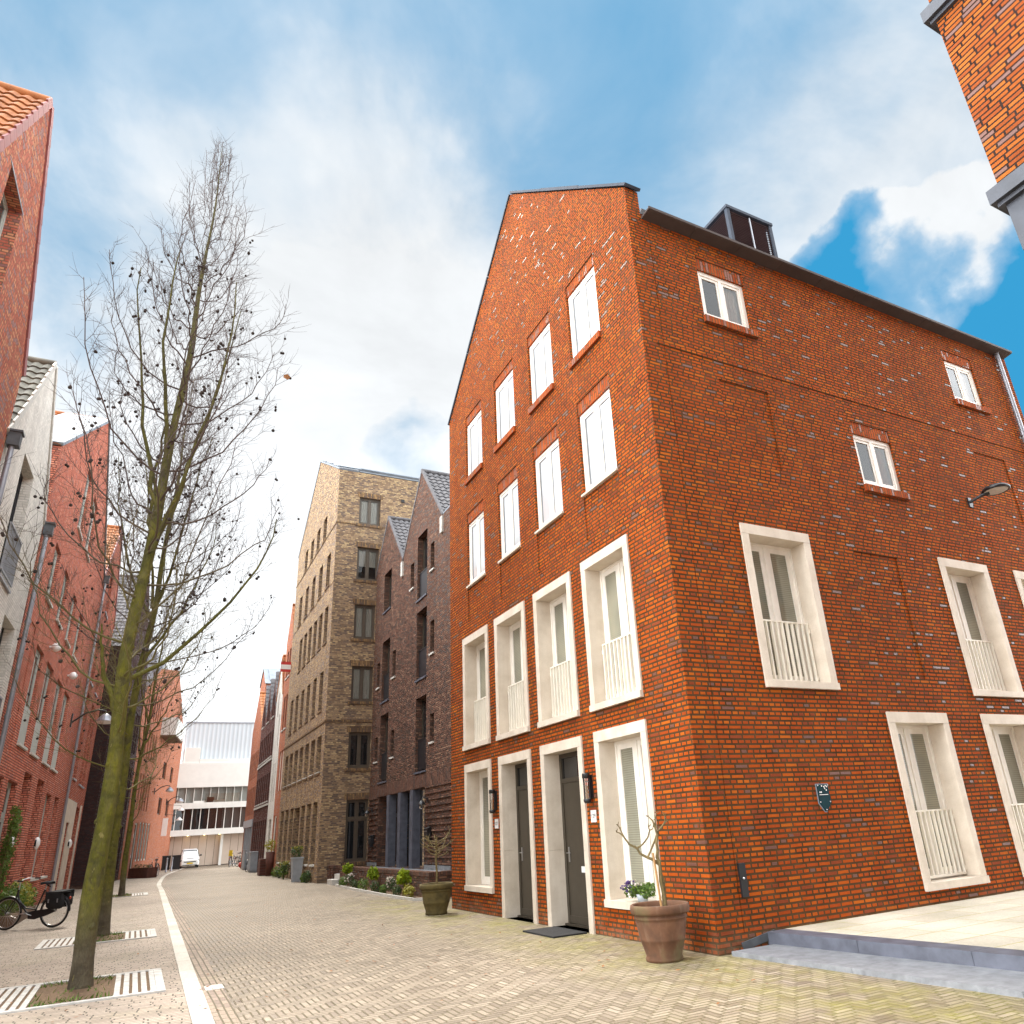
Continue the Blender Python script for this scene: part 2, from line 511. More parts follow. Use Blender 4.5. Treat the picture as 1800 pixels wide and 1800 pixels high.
def bark_mat(name, green=0.6):
    T = NT(name)
    x, y, z = T.sep(T.obj())
    a = T.noise(T.obj(), 6, 5); p = T.noise(T.comb(T.math('MULTIPLY', x, 3), T.math('MULTIPLY', y, 3), z), 5, 3)
    c = T.ramp(a, [(0.25, (0.055, 0.042, 0.026)), (0.55, (0.12, 0.10, 0.06)), (0.8, (0.20, 0.175, 0.12))])
    # algae: strongest between 0.6 m and 8 m, on the wet side of the stem
    up = T.math('MULTIPLY', T.math('SUBTRACT', z, 0.35, clamp=True), 1.6, clamp=True)
    dn = T.math('SUBTRACT', 1.0, T.math('MULTIPLY', T.math('SUBTRACT', z, 4.5), 0.07, clamp=True))
    g = T.math('MULTIPLY', T.math('MULTIPLY', up, dn), T.math('MULTIPLY', T.math('ADD', p, 0.25), green), clamp=True)
    c = T.mix(g, c, T.ramp(a, [(0.3, (0.068, 0.072, 0.004)), (0.7, (0.165, 0.155, 0.008))]))
    blot = T.math('MULTIPLY', T.math('SUBTRACT', T.noise(T.obj(), 4.2, 4, 0.6, 0.6), 0.56, clamp=True), 9.0, clamp=True)
    c = T.mix(T.math('MULTIPLY', blot, 0.65), c, (0.045, 0.036, 0.016))
    fl = T.math('MULTIPLY', T.math('SUBTRACT', T.noise(T.comb(T.math('MULTIPLY', x, 2), T.math('MULTIPLY', y, 2), z), 9.0, 2), 0.68, clamp=True), 30.0, clamp=True)
    c = T.mix(T.math('MULTIPLY', fl, 0.6), c, (0.30, 0.26, 0.09))
    f = T.noise(T.comb(T.math('MULTIPLY', x, 5), T.math('MULTIPLY', y, 5), z), 22, 4)
    c = T.mix(0.5, c, T.ramp(f, [(0.3, (0.5, 0.5, 0.5)), (0.7, (1.3, 1.3, 1.3))]), 'MULTIPLY')
    return T.out(c, 0.9, T.bump(T.math('ADD', T.math('ADD', a, p), T.math('MULTIPLY', f, 0.6)), 0.9, 0.04))


M['bark'] = bark_mat('mossy_plane_bark', 1.15)


def twig_mat():
    T = NT('plane_twig_bark')
    x, y, z = T.sep(T.obj())
    up = T.math('MULTIPLY', T.math('SUBTRACT', z, 3.2), 0.3, clamp=True)
    c = T.mix(up, (0.13, 0.118, 0.026), (0.085, 0.058, 0.050))
    c = T.mix(0.5, c, T.ramp(T.noise(T.obj(), 3, 3), [(0.3, (0.6, 0.6, 0.6)), (0.7, (1.3, 1.25, 1.2))]), 'MULTIPLY')
    return T.out(c, 0.85)


M['twig'] = twig_mat()
M['seed'] = plain('seed_ball', (0.032, 0.022, 0.018), 0.95)
M['small_bark'] = plain('shrub_bark', (0.17, 0.125, 0.05), 0.85, var=0.3, scale=20, bump=0.4)


def leaf_mat(name, c1, c2):
    T = NT(name)
    r = T.n('ShaderNodeNewGeometry').outputs['Random Per Island']
    c = T.ramp(r, [(0.0, c1), (1.0, c2)])
    b = T.n('ShaderNodeBsdfPrincipled'); T.put(b.inputs['Base Color'], c); b.inputs['Roughness'].default_value = 0.55
    tl = T.n('ShaderNodeBsdfTranslucent'); T.put(tl.inputs[0], c)
    mx = T.n('ShaderNodeMixShader'); mx.inputs[0].default_value = 0.3
    T.put(mx.inputs[1], b.outputs[0]); T.put(mx.inputs[2], tl.outputs[0])
    o = T.n('ShaderNodeOutputMaterial'); T.put(o.inputs[0], mx.outputs[0])
    return T.mat


M['leaf_lime'] = leaf_mat('lime_leaf', (0.20, 0.32, 0.012), (0.50, 0.58, 0.035))
M['leaf_dark'] = leaf_mat('dark_leaf', (0.022, 0.05, 0.012), (0.075, 0.12, 0.03))
M['leaf_mid'] = leaf_mat('mid_leaf', (0.05, 0.11, 0.012), (0.16, 0.24, 0.035))
M['leaf_yellow'] = leaf_mat('yellow_leaf', (0.22, 0.22, 0.02), (0.38, 0.34, 0.05))
M['petal_violet'] = leaf_mat('violet_petal', (0.06, 0.03, 0.16), (0.16, 0.09, 0.28))
M['petal_white'] = leaf_mat('white_petal', (0.55, 0.48, 0.42), (0.75, 0.70, 0.62))
M['dead_leaf'] = leaf_mat('dead_leaf', (0.20, 0.07, 0.02), (0.34, 0.15, 0.05))
EXPOSURE, SUN_E, SUN_ANG, UNSEEN_SKY_GAIN, CLOUD = 1.15, 2.3, 22.0, 3.4, 0.585

# ================================================================== GROUND
def herring_mat():
    """90 degree herringbone of small clay pavers, with moss by the house wall"""
    T = NT('herringbone_pavers')
    W, Nn = 0.068, 3
    x, y, _ = T.sep(T.pos())
    nz = T.noise(T.pos(), 3.0, 2)
    xs = T.math('DIVIDE', T.math('ADD', x, T.math('MULTIPLY', nz, 0.02)), W)
    ys = T.math('DIVIDE', T.math('ADD', y, T.math('MULTIPLY', T.noise(T.pos(), 2.3, 2), 0.02)), W)
    i = T.math('FLOOR', xs); j = T.math('FLOOR', ys)
    fx = T.math('SUBTRACT', xs, i); fy = T.math('SUBTRACT', ys, j)
    k = T.math('FLOORED_MODULO', T.math('SUBTRACT', i, j), 2 * Nn)
    hor = T.math('LESS_THAN', k, Nn - 0.5)
    def sel(a, b):  # hor ? a : b
        return T.math('ADD', T.math('MULTIPLY', hor, a), T.math('MULTIPLY', T.math('SUBTRACT', 1.0, hor), b))
    along = sel(T.math('ADD', k, fx), T.math('ADD', T.math('SUBTRACT', k, Nn), T.math('SUBTRACT', 1.0, fy)))
    across = sel(fy, fx)
    da = T.math('MINIMUM', along, T.math('SUBTRACT', float(Nn), along))
    dc = T.math('MINIMUM', across, T.math('SUBTRACT', 1.0, across))
    d = T.math('MINIMUM', da, dc)
    idx = sel(T.math('SUBTRACT', i, k), i)
    idy = sel(j, T.math('ADD', j, T.math('SUBTRACT', k, Nn)))
    r = T.white(T.comb(idx, idy, hor))
    r2 = T.white(T.comb(idy, idx, T.math('ADD', hor, 7.0)))
    joint = T.math('SUBTRACT', 1.0, T.math('MULTIPLY', T.math('SUBTRACT', d, 0.06, clamp=True), 11.0, clamp=True))
    col = T.ramp(r, [(0.0, (0.178, 0.138, 0.103)), (0.25, (0.218, 0.171, 0.127)), (0.55, (0.25, 0.198, 0.147)), (0.85, (0.275, 0.219, 0.163)), (1.0, (0.32, 0.258, 0.196))])
    col = T.mix(0.55, col, T.ramp(T.noise(T.pos(), 0.45, 5), [(0.3, (0.62, 0.60, 0.57)), (0.55, (1.0, 1.0, 1.0)), (0.75, (1.22, 1.20, 1.17))]), 'MULTIPLY')
    col = T.mix(0.4, col, T.ramp(T.noise(T.pos(), 60, 3), [(0.3, (0.65, 0.65, 0.65)), (0.7, (1.25, 1.25, 1.25))]), 'MULTIPLY')
    # damp yellow moss where water runs off the houses
    near = T.math('SUBTRACT', 1.0, T.math('MULTIPLY', T.math('ABSOLUTE', T.math('ADD', x, 0.45)), 0.62), clamp=True)
    yr = T.math('MULTIPLY', T.math('SUBTRACT', 15.0, y, clamp=False), 0.25, clamp=True)
    near2 = T.math('MULTIPLY', T.math('SUBTRACT', 1.0, T.math('MULTIPLY', T.math('ABSOLUTE', T.math('SUBTRACT', x, 0.1)), 0.28), clamp=True),
                   T.math('MULTIPLY', T.math('SUBTRACT', 0.3, y), 0.5, clamp=True))
    mos = T.math('MULTIPLY', T.math('MAXIMUM', T.math('MULTIPLY', near, yr), T.math('MULTIPLY', near2, 0.3)), T.math('MULTIPLY', T.math('SUBTRACT', T.noise(T.pos(), 1.3, 6, 0.65), 0.36), 3.4, clamp=True))
    mossc = T.ramp(T.noise(T.pos(), 9, 4), [(0.3, (0.15, 0.14, 0.02)), (0.7, (0.31, 0.285, 0.03))])
    col = T.mix(T.math('MULTIPLY', mos, 0.62), col, mossc)
    jc = T.mix(T.math('MULTIPLY', T.math('ADD', mos, 0.18), 1.1, clamp=True), (0.062, 0.044, 0.030), T.mix(0.5, mossc, (0.16, 0.14, 0.02)))
    jc = T.mix(T.math('MULTIPLY', T.math('SUBTRACT', T.noise(T.pos(), 2.2, 4), 0.4), 3.0, clamp=True), jc, (0.15, 0.115, 0.07))
    col = T.mix(joint, col, jc)
    hgt = T.math('ADD', T.math('SUBTRACT', 1.0, joint), T.math('ADD', T.math('MULTIPLY', r2, 0.22), T.math('MULTIPLY', T.noise(T.pos(), 45, 3), 0.25)))
    return T.out(col, T.math('ADD', 0.48, T.math('MULTIPLY', r, 0.22)), T.bump(hgt, 0.75, 0.012), spec=0.45)


def row_paver_mat(name, L, W, cols, joint, swap=False, seed=0.0, spec=0.4):
    T = NT(name)
    x, y, _ = T.sep(T.pos())
    if swap:
        x, y = y, x
    y2 = T.math('ADD', y, T.math('MULTIPLY', T.math('SUBTRACT', T.noise(T.pos(), 0.8, 3), 0.5), 0.025))
    row = T.math('FLOOR', T.math('DIVIDE', y2, W))
    x2 = T.math('ADD', x, T.math('MULTIPLY', T.white(w=T.math('ADD', row, seed)), L))
    bt = T.n('ShaderNodeTexBrick', offset=0.0, squash=1.0)
    T.put(bt.inputs['Vector'], T.comb(x2, y2))
    bt.inputs['Color1'].default_value = (0, 0, 0, 1); bt.inputs['Color2'].default_value = (1, 1, 1, 1)
    bt.inputs['Scale'].default_value = 1; bt.inputs['Mortar Size'].default_value = 0.0085
    bt.inputs['Mortar Smooth'].default_value = 0.3; bt.inputs['Brick Width'].default_value = L; bt.inputs['Row Height'].default_value = W
    t = T.sep(bt.outputs['Color'])[0]
    n = len(cols)
    c = T.ramp(t, [(q / n, cc) for q, cc in enumerate(cols)])
    c = T.mix(0.6, c, T.ramp(T.noise(T.pos(), 0.6, 5), [(0.3, (0.68, 0.68, 0.62)), (0.7, (1.22, 1.2, 1.16))]), 'MULTIPLY')
    c = T.mix(0.4, c, T.ramp(T.noise(T.pos(), 55, 3), [(0.3, (0.6, 0.6, 0.6)), (0.7, (1.3, 1.3, 1.3))]), 'MULTIPLY')
    gr = T.math('MULTIPLY', T.math('SUBTRACT', T.noise(T.pos(), 0.9, 5, 0.65), 0.52, clamp=True), 3.0, clamp=True)
    c = T.mix(T.math('MULTIPLY', gr, 0.45), c, (0.16, 0.165, 0.04))
    gm = T.math('MULTIPLY', T.math('SUBTRACT', T.noise(T.comb(T.math('MULTIPLY', x, 0.9), T.math('MULTIPLY', y, 6.0)), 1.0, 6, 0.7), 0.5, clamp=True), 3.0, clamp=True)
    c = T.mix(T.math('MULTIPLY', gm, 0.4), c, (0.20, 0.17, 0.13))
    c = T.mix(bt.outputs['Fac'], c, joint)
    h = T.math('ADD', T.math('SUBTRACT', 1.0, bt.outputs['Fac']), T.math('MULTIPLY', t, 0.5))
    return T.out(c, 0.62, T.bump(h, 0.7, 0.01), spec=spec)


M['road'] = herring_mat()
M['paving'] = row_paver_mat('brown_pavers', 0.20, 0.075, [(0.31, 0.245, 0.195), (0.385, 0.31, 0.25), (0.44, 0.36, 0.29), (0.35, 0.28, 0.23)], (0.075, 0.06, 0.04))
M['gutterbrick'] = row_paver_mat('edge_pavers', 0.20, 0.068, [(0.20, 0.145, 0.115), (0.27, 0.20, 0.16), (0.31, 0.235, 0.18)], (0.10, 0.08, 0.04), swap=True, seed=4)
M['slab'] = row_paver_mat('pale_concrete_slabs', 1.0, 0.5, [(0.49, 0.435, 0.35), (0.53, 0.475, 0.385), (0.56, 0.505, 0.415)], (0.40, 0.34, 0.11), seed=2)
M['kerb'] = row_paver_mat('white_kerb_stone', 1.0, 7.0, [(0.46, 0.43, 0.385), (0.53, 0.50, 0.45), (0.57, 0.54, 0.49)], (0.33, 0.29, 0.23), swap=True, seed=6)
M['earth'] = plain('earth', (0.16, 0.10, 0.055), 0.95, var=0.3, scale=25, bump=0.7, bscale=60)
M['far_ground'] = plain('distant_ground', (0.27, 0.225, 0.19), 0.9, var=0.15, scale=0.3)

g = MB(); g.face([(-900, -900, -0.06), (900, -900, -0.06), (900, 900, -0.06), (-900, 900, -0.06)], n=Z)
struct('ground', g, M['far_ground'])

KERB = [(-5.46, -14), (-5.325, 1.0), (-5.135, 14.5), (-4.95, 28), (-4.91, 33.5), (-4.75, 38), (-4.25, 47.5), (-3.4, 56), (-2.1, 66.5)]
def ribbon(pts, o0, o1, z):
    mb = MB()
    L = [];
    for k, p in enumerate(pts):
        a = Vector(pts[max(k - 1, 0)]); b = Vector(pts[min(k + 1, len(pts) - 1)])
        d = (b - a).normalized(); n = Vector((d.y, -d.x))
        L.append((Vector(p) + n * o0, Vector(p) + n * o1))
    for (a, b), (c, d) in zip(L, L[1:]):
        mb.face([(a.x, a.y, z), (b.x, b.y, z), (d.x, d.y, z), (c.x, c.y, z)], n=Z)
    return mb
def smooth_poly(pts, n=6):
    out = []
    for k in range(len(pts) - 1):
        p0 = Vector(pts[max(k - 1, 0)]); p1 = Vector(pts[k]); p2 = Vector(pts[k + 1]); p3 = Vector(pts[min(k + 2, len(pts) - 1)])
        for q in range(n):
            t = q / n
            out.append(tuple(0.5 * ((2 * p1) + (p2 - p0) * t + (2 * p0 - 5 * p1 + 4 * p2 - p3) * t * t + (3 * p1 - p0 - 3 * p2 + p3) * t ** 3)))
    out.append(pts[-1])
    return out
KS = smooth_poly(KERB, 5)
r = ribbon(KS, -0.0, 24, -0.001)
g = MB()
g.face([(-5.9, -14, 0), (20, -14, 0), (20, 72, 0), (-5.9, 72, 0)], n=Z)
struct('road', g, M['road'])
pv = ribbon(KS, -7.5, -0.09, 0.004)
struct('pavement', pv, M['paving'])
struct('kerb', ribbon(KS, -0.09, 0.09, 0.012), M['kerb'])
struct('gutter_strip', ribbon(KS, 0.09, 0.30, 0.008), M['gutterbrick'])
dr = MB(); dr.box(-5.18, -4.99, 2.62, 2.92, 0.0, 0.014)
tag(dr.build('drain_cover', M['concrete_white']), 'pale square stone drain cover let in beside the white kerb', 'drain cover')

# raised plaza on the right with two bluestone steps
PE = [(0.74, -0.02), (1.07, -2.94), (1.30, -4.93)]
SE = [(0.10, -0.10), (0.36, -3.33), (0.49, -4.93)]
plz = MB()
plz.face([(1.04, -0.0, 0.172), (1.37, -2.94, 0.172), (1.60, -4.93, 0.172), (16, -4.93, 0.172), (16, 0.0, 0.172)], n=Z)
struct('plaza', plz, M['slab'])
st = MB()
# upper riser stones with open joints
for k in range(4):
    t0, t1 = k / 4, (k + 1) / 4
    def at(t):
        y = -0.02 + (-4.9) * t
        return 0.74 + (y + 0.02) * (0.56 / -4.91), y
    (xa, ya), (xb, yb) = at(t0), at(t1)
    yb += 0.006
    st.prism([(xa, ya, 0.02), (xb, yb, 0.02), (xb + 0.30, yb, 0.02), (xa + 0.30, ya, 0.02)], Vector((0, 0, 0.153)), 0)
for k in range(3):
    t0, t1 = k / 3, (k + 1) / 3
    def at2(t):
        y = -0.10 + (-4.83) * t
        return 0.10 + (y + 0.10) * (0.39 / -4.83), y
    (xa, ya), (xb, yb) = at2(t0), at2(t1)
    yb += 0.005
    st.prism([(xa, ya, -0.02), (xb, yb, -0.02), (xb + 0.80, yb, -0.02), (xa + 0.80, ya, -0.02)], Vector((0, 0, 0.068)), 1)
struct('plaza_steps', st, [M['bluestone_dark'], M['bluestone']])

# ================================================================== SKY, SUN, CAMERA
SUN_EL, SUN_AZ = math.radians(52), math.radians(-4)      # azimuth from +Y towards +X
sun_dir = Vector((math.sin(SUN_AZ) * math.cos(SUN_EL), math.cos(SUN_AZ) * math.cos(SUN_EL), math.sin(SUN_EL)))
w = bpy.data.worlds.new('World'); SC.world = w; w.use_nodes = True
wt = w.node_tree; wt.nodes.clear()
W_ = NT.__new__(NT); W_.t = wt
tc = W_.n('ShaderNodeTexCoord'); dirv = tc.outputs['Generated']
sky = W_.n('ShaderNodeTexSky', sky_type='NISHITA')
sky.sun_disc = False; sky.sun_elevation = SUN_EL; sky.sun_rotation = SUN_AZ
sky.air_density = 1.0; sky.dust_density = 0.6; sky.ozone_density = 2.0
dx, dy, dz = W_.sep(dirv)
zz = W_.math('ADD', W_.math('MAXIMUM', dz, 0.0), 0.22)
pc = W_.comb(W_.math('DIVIDE', dx, zz), W_.math('DIVIDE', dy, zz), 0.0)
n1 = W_.noise(pc, 0.95, 7, 0.52, 0.35)
n2 = W_.noise(pc, 2.6, 6, 0.6, 0.4)
n3 = W_.noise(pc, 6.0, 5, 0.6, 0.2)
wv1 = W_.n('ShaderNodeTexNoise'); W_.put(wv1.inputs['Vector'], dirv); wv1.inputs['Scale'].default_value = 9.0; wv1.inputs['Detail'].default_value = 6
wv2 = W_.n('ShaderNodeVectorMath', operation='SUBTRACT'); W_.put(wv2.inputs[0], wv1.outputs['Color']); wv2.inputs[1].default_value = (0.5, 0.5, 0.5)
wv3 = W_.n('ShaderNodeVectorMath', operation='MULTIPLY_ADD'); W_.put(wv3.inputs[0], wv2.outputs[0]); wv3.inputs[1].default_value = (0.22, 0.22, 0.22); W_.put(wv3.inputs[2], dirv)
wv4 = W_.n('ShaderNodeVectorMath', operation='NORMALIZE'); W_.put(wv4.inputs[0], wv3.outputs[0]); dirw = wv4.outputs[0]
def lobe(d, inner, outer, wob=True):
    dn = Vector(d).normalized()
    nd = W_.n('ShaderNodeVectorMath', operation='DOT_PRODUCT'); W_.put(nd.inputs[0], dirw if wob else dirv); nd.inputs[1].default_value = dn
    a, b = math.cos(math.radians(outer)), math.cos(math.radians(inner))
    return W_.math('DIVIDE', W_.math('SUBTRACT', nd.outputs['Value'], a), b - a, clamp=True)
blu = W_.mix(1.0, sky.outputs[0], (0.46, 0.95, 0.90), 'MULTIPLY')
blu = W_.mix(1.0, blu, (0.17, 1.38, 2.6), 'DARKEN')       # clear sky between the clouds
# cloud cover: thin veils overhead, thick towards the street's end
cov = W_.math('ADD', 0.70, W_.math('MULTIPLY', W_.math('SUBTRACT', n1, 0.5), 1.15))
cov = W_.math('ADD', cov, W_.math('MULTIPLY', W_.math('SUBTRACT', n2, 0.5), 1.15))
cov = W_.math('ADD', cov, W_.math('MULTIPLY', W_.math('SUBTRACT', n3, 0.5), 0.25))
cov = W_.math('ADD', cov, W_.math('MULTIPLY', W_.math('SUBTRACT', 0.68, dz), 0.95))
cov = W_.math('SUBTRACT', cov, W_.math('MULTIPLY', lobe((0.38, 0.44, 0.815), 3, 19), 0.30))
cov = W_.math('SUBTRACT', cov, W_.math('MULTIPLY', lobe((-0.096, 0.62, 0.778), 2, 16), 0.22))
cov = W_.math('SUBTRACT', cov, W_.math('MULTIPLY', lobe((-0.15, 0.79, 0.60), 2, 9), 0.18))
cov = W_.math('SUBTRACT', cov, W_.math('MULTIPLY', lobe((0.688, 0.42, 0.592), 0.3, 5.0), 2.0))
cov = W_.math('SUBTRACT', cov, W_.math('MULTIPLY', lobe((0.835, 0.32, 0.45), 4, 11.5), 2.3))
cov = W_.math('SUBTRACT', cov, W_.math('MULTIPLY', lobe((0.275, 0.838, 0.472), 0.5, 4.5), 0.55))
cov = W_.math('ADD', cov, W_.math('MULTIPLY', lobe((0.17, 0.78, 0.60), 3, 19), 0.42))
cov = W_.math('ADD', cov, W_.math('MULTIPLY', lobe((0.62, 0.33, 0.71), 2, 13), 0.22))
cov = W_.math('ADD', cov, W_.math('MULTIPLY', lobe((0.728, 0.365, 0.58), 1, 5.0), 1.3))
cm = W_.ramp(W_.math('DIVIDE', W_.math('ADD', cov, 0.5), 1.5), [(0.0, (0, 0, 0)), (0.27, (0.17, 0.17, 0.17)), (0.5, (0.30, 0.30, 0.30)), (0.66, (0.50, 0.50, 0.50)), (0.82, (0.80, 0.80, 0.80)), (1.0, (1, 1, 1))], 'LINEAR')
cb = W_.math('ADD', 0.74, W_.math('MULTIPLY', W_.math('SUBTRACT', n2, 0.5), 0.45))
over = W_.math('SUBTRACT', 1.0, lobe((0.45, 0.81, 0.37), 52, 85, False))  # unseen sky outside the view, brightened to light the street
unseen_fill = W_.math('ADD', 0.15, W_.math('ADD', W_.math('ADD', W_.math('MULTIPLY', W_.math('MAXIMUM', dx, 0.0), 7.0), W_.math('MULTIPLY', W_.math('MAXIMUM', W_.math('MULTIPLY', dx, -1.0), 0.0), 2.3)), W_.math('MULTIPLY', W_.math('MULTIPLY', W_.math('SUBTRACT', dz, 0.5), 2.2, clamp=True), 1.7)))
unseen_fill = W_.math('MULTIPLY', over, W_.math('MULTIPLY', unseen_fill, W_.math('MAXIMUM', 0.12, W_.math('ADD', 1.0, W_.math('MULTIPLY', dy, 1.7), clamp=True))))  # added light comes from east, west and overhead, cut behind the camera
cb = W_.math('ADD', cb, W_.math('MULTIPLY', unseen_fill, UNSEEN_SKY_GAIN))
low = W_.math('SUBTRACT', 1.0, W_.math('MULTIPLY', dz, 1.75), clamp=True)
cb = W_.math('ADD', cb, W_.math('MULTIPLY', low, 0.55))
ccol = W_.mix(1.0, W_.comb(cb, cb, cb), (0.955, 0.985, 1.01), 'MULTIPLY')
bg = W_.n('ShaderNodeBackground'); bg.inputs[1].default_value = 0.12
cs = W_.mix(1.0, ccol, (1 / 0.12 * CLOUD,) * 3, 'MULTIPLY')
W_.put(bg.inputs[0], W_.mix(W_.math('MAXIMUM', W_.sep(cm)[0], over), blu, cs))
wo = W_.n('ShaderNodeOutputWorld'); W_.put(wo.inputs[0], bg.outputs[0])

sl = bpy.data.lights.new('sun', 'SUN'); sl.energy = SUN_E; sl.angle = math.radians(SUN_ANG); sl.color = (1.0, 0.92, 0.79)
so = bpy.data.objects.new('sun', sl); COL.objects.link(so)
so.rotation_euler = sun_dir.to_track_quat('Z', 'Y').to_euler()

cd = bpy.data.cameras.new('camera'); cam = bpy.data.objects.new('camera', cd); COL.objects.link(cam)
cd.sensor_width = 36; cd.sensor_fit = 'AUTO'; cd.lens = 25.63; cd.shift_x = -0.0404; cd.shift_y = 0.0232
cd.clip_start = 0.05; cd.clip_end = 3000
cr = Vector((0.882898, -0.466061, -0.057264)); cu = Vector((-0.125489, -0.351705, 0.927662)); cf = Vector((0.452487, 0.811844, 0.369005))
cam.matrix_world = Matrix(((cr.x, cu.x, -cf.x, -6.078), (cr.y, cu.y, -cf.y, -7.603), (cr.z, cu.z, -cf.z, 1.5), (0, 0, 0, 1)))
SC.camera = cam
SC.view_settings.view_transform = 'Standard'
try:
    SC.view_settings.look = 'None'
except Exception:
    pass
SC.view_settings.exposure = EXPOSURE; SC.view_settings.gamma = 1.0
SC.cycles.max_bounces = 6; SC.cycles.transparent_max_bounces = 12
SC.render.film_transparent = False

# ================================================================== BUILDING HELPERS
def clip_poly(poly, u0, u1, v0, v1):
    for ax, lim, keep in ((0, u0, 1), (0, u1, -1), (1, v0, 1), (1, v1, -1)):
        out = []
        for k in range(len(poly)):
            a, b = poly[k], poly[(k + 1) % len(poly)]
            da, db = (a[ax] - lim) * keep, (b[ax] - lim) * keep
            if da >= -1e-9:
                out.append(a)
            if (da > 1e-9 and db < -1e-9) or (da < -1e-9 and db > 1e-9):
                t = da / (da - db)
                out.append((a[0] + (b[0] - a[0]) * t, a[1] + (b[1] - a[1]) * t))
        poly = out
        if len(poly) < 3:
            return []
    return poly


def wall(mb, O, U, N, poly, holes=(), m=0, rm=None):
    """flat wall polygon (convex, in u,v) with rectangular openings (u0,u1,v0,v1,depth) and their reveals"""
    P = lambda u, v, n=0.0: O + U * u + Z * v + N * n
    us = sorted({p[0] for p in poly} | {h[0] for h in holes} | {h[1] for h in holes})
    vs = sorted({p[1] for p in poly} | {h[2] for h in holes} | {h[3] for h in holes})
    for v0, v1 in zip(vs, vs[1:]):
        for u0, u1 in zip(us, us[1:]):
            cu_, cv_ = (u0 + u1) / 2, (v0 + v1) / 2
            if any(h[0] - 1e-6 < cu_ < h[1] + 1e-6 and h[2] - 1e-6 < cv_ < h[3] + 1e-6 for h in holes):
                continue
            q = clip_poly(poly, u0, u1, v0, v1)
            if len(q) >= 3:
                mb.face([P(*p) for p in q], m, N)
    rm = m if rm is None else rm
    for h in holes:
        u0, u1, v0, v1 = h[:4]; d = h[4] if len(h) > 4 else 0.12
        mb.face([P(u0, v0), P(u0, v1), P(u0, v1, -d), P(u0, v0, -d)], rm, U)
        mb.face([P(u1, v0), P(u1, v1), P(u1, v1, -d), P(u1, v0, -d)], rm, -U)
        mb.face([P(u0, v0), P(u1, v0), P(u1, v0, -d), P(u0, v0, -d)], rm, Z)
        mb.face([P(u0, v1), P(u1, v1), P(u1, v1, -d), P(u0, v1, -d)], rm, -Z)
        if len(h) > 5 and h[5]:
            mb.face([P(u0, v0, -d), P(u1, v0, -d), P(u1, v1, -d), P(u0, v1, -d)], m, N)


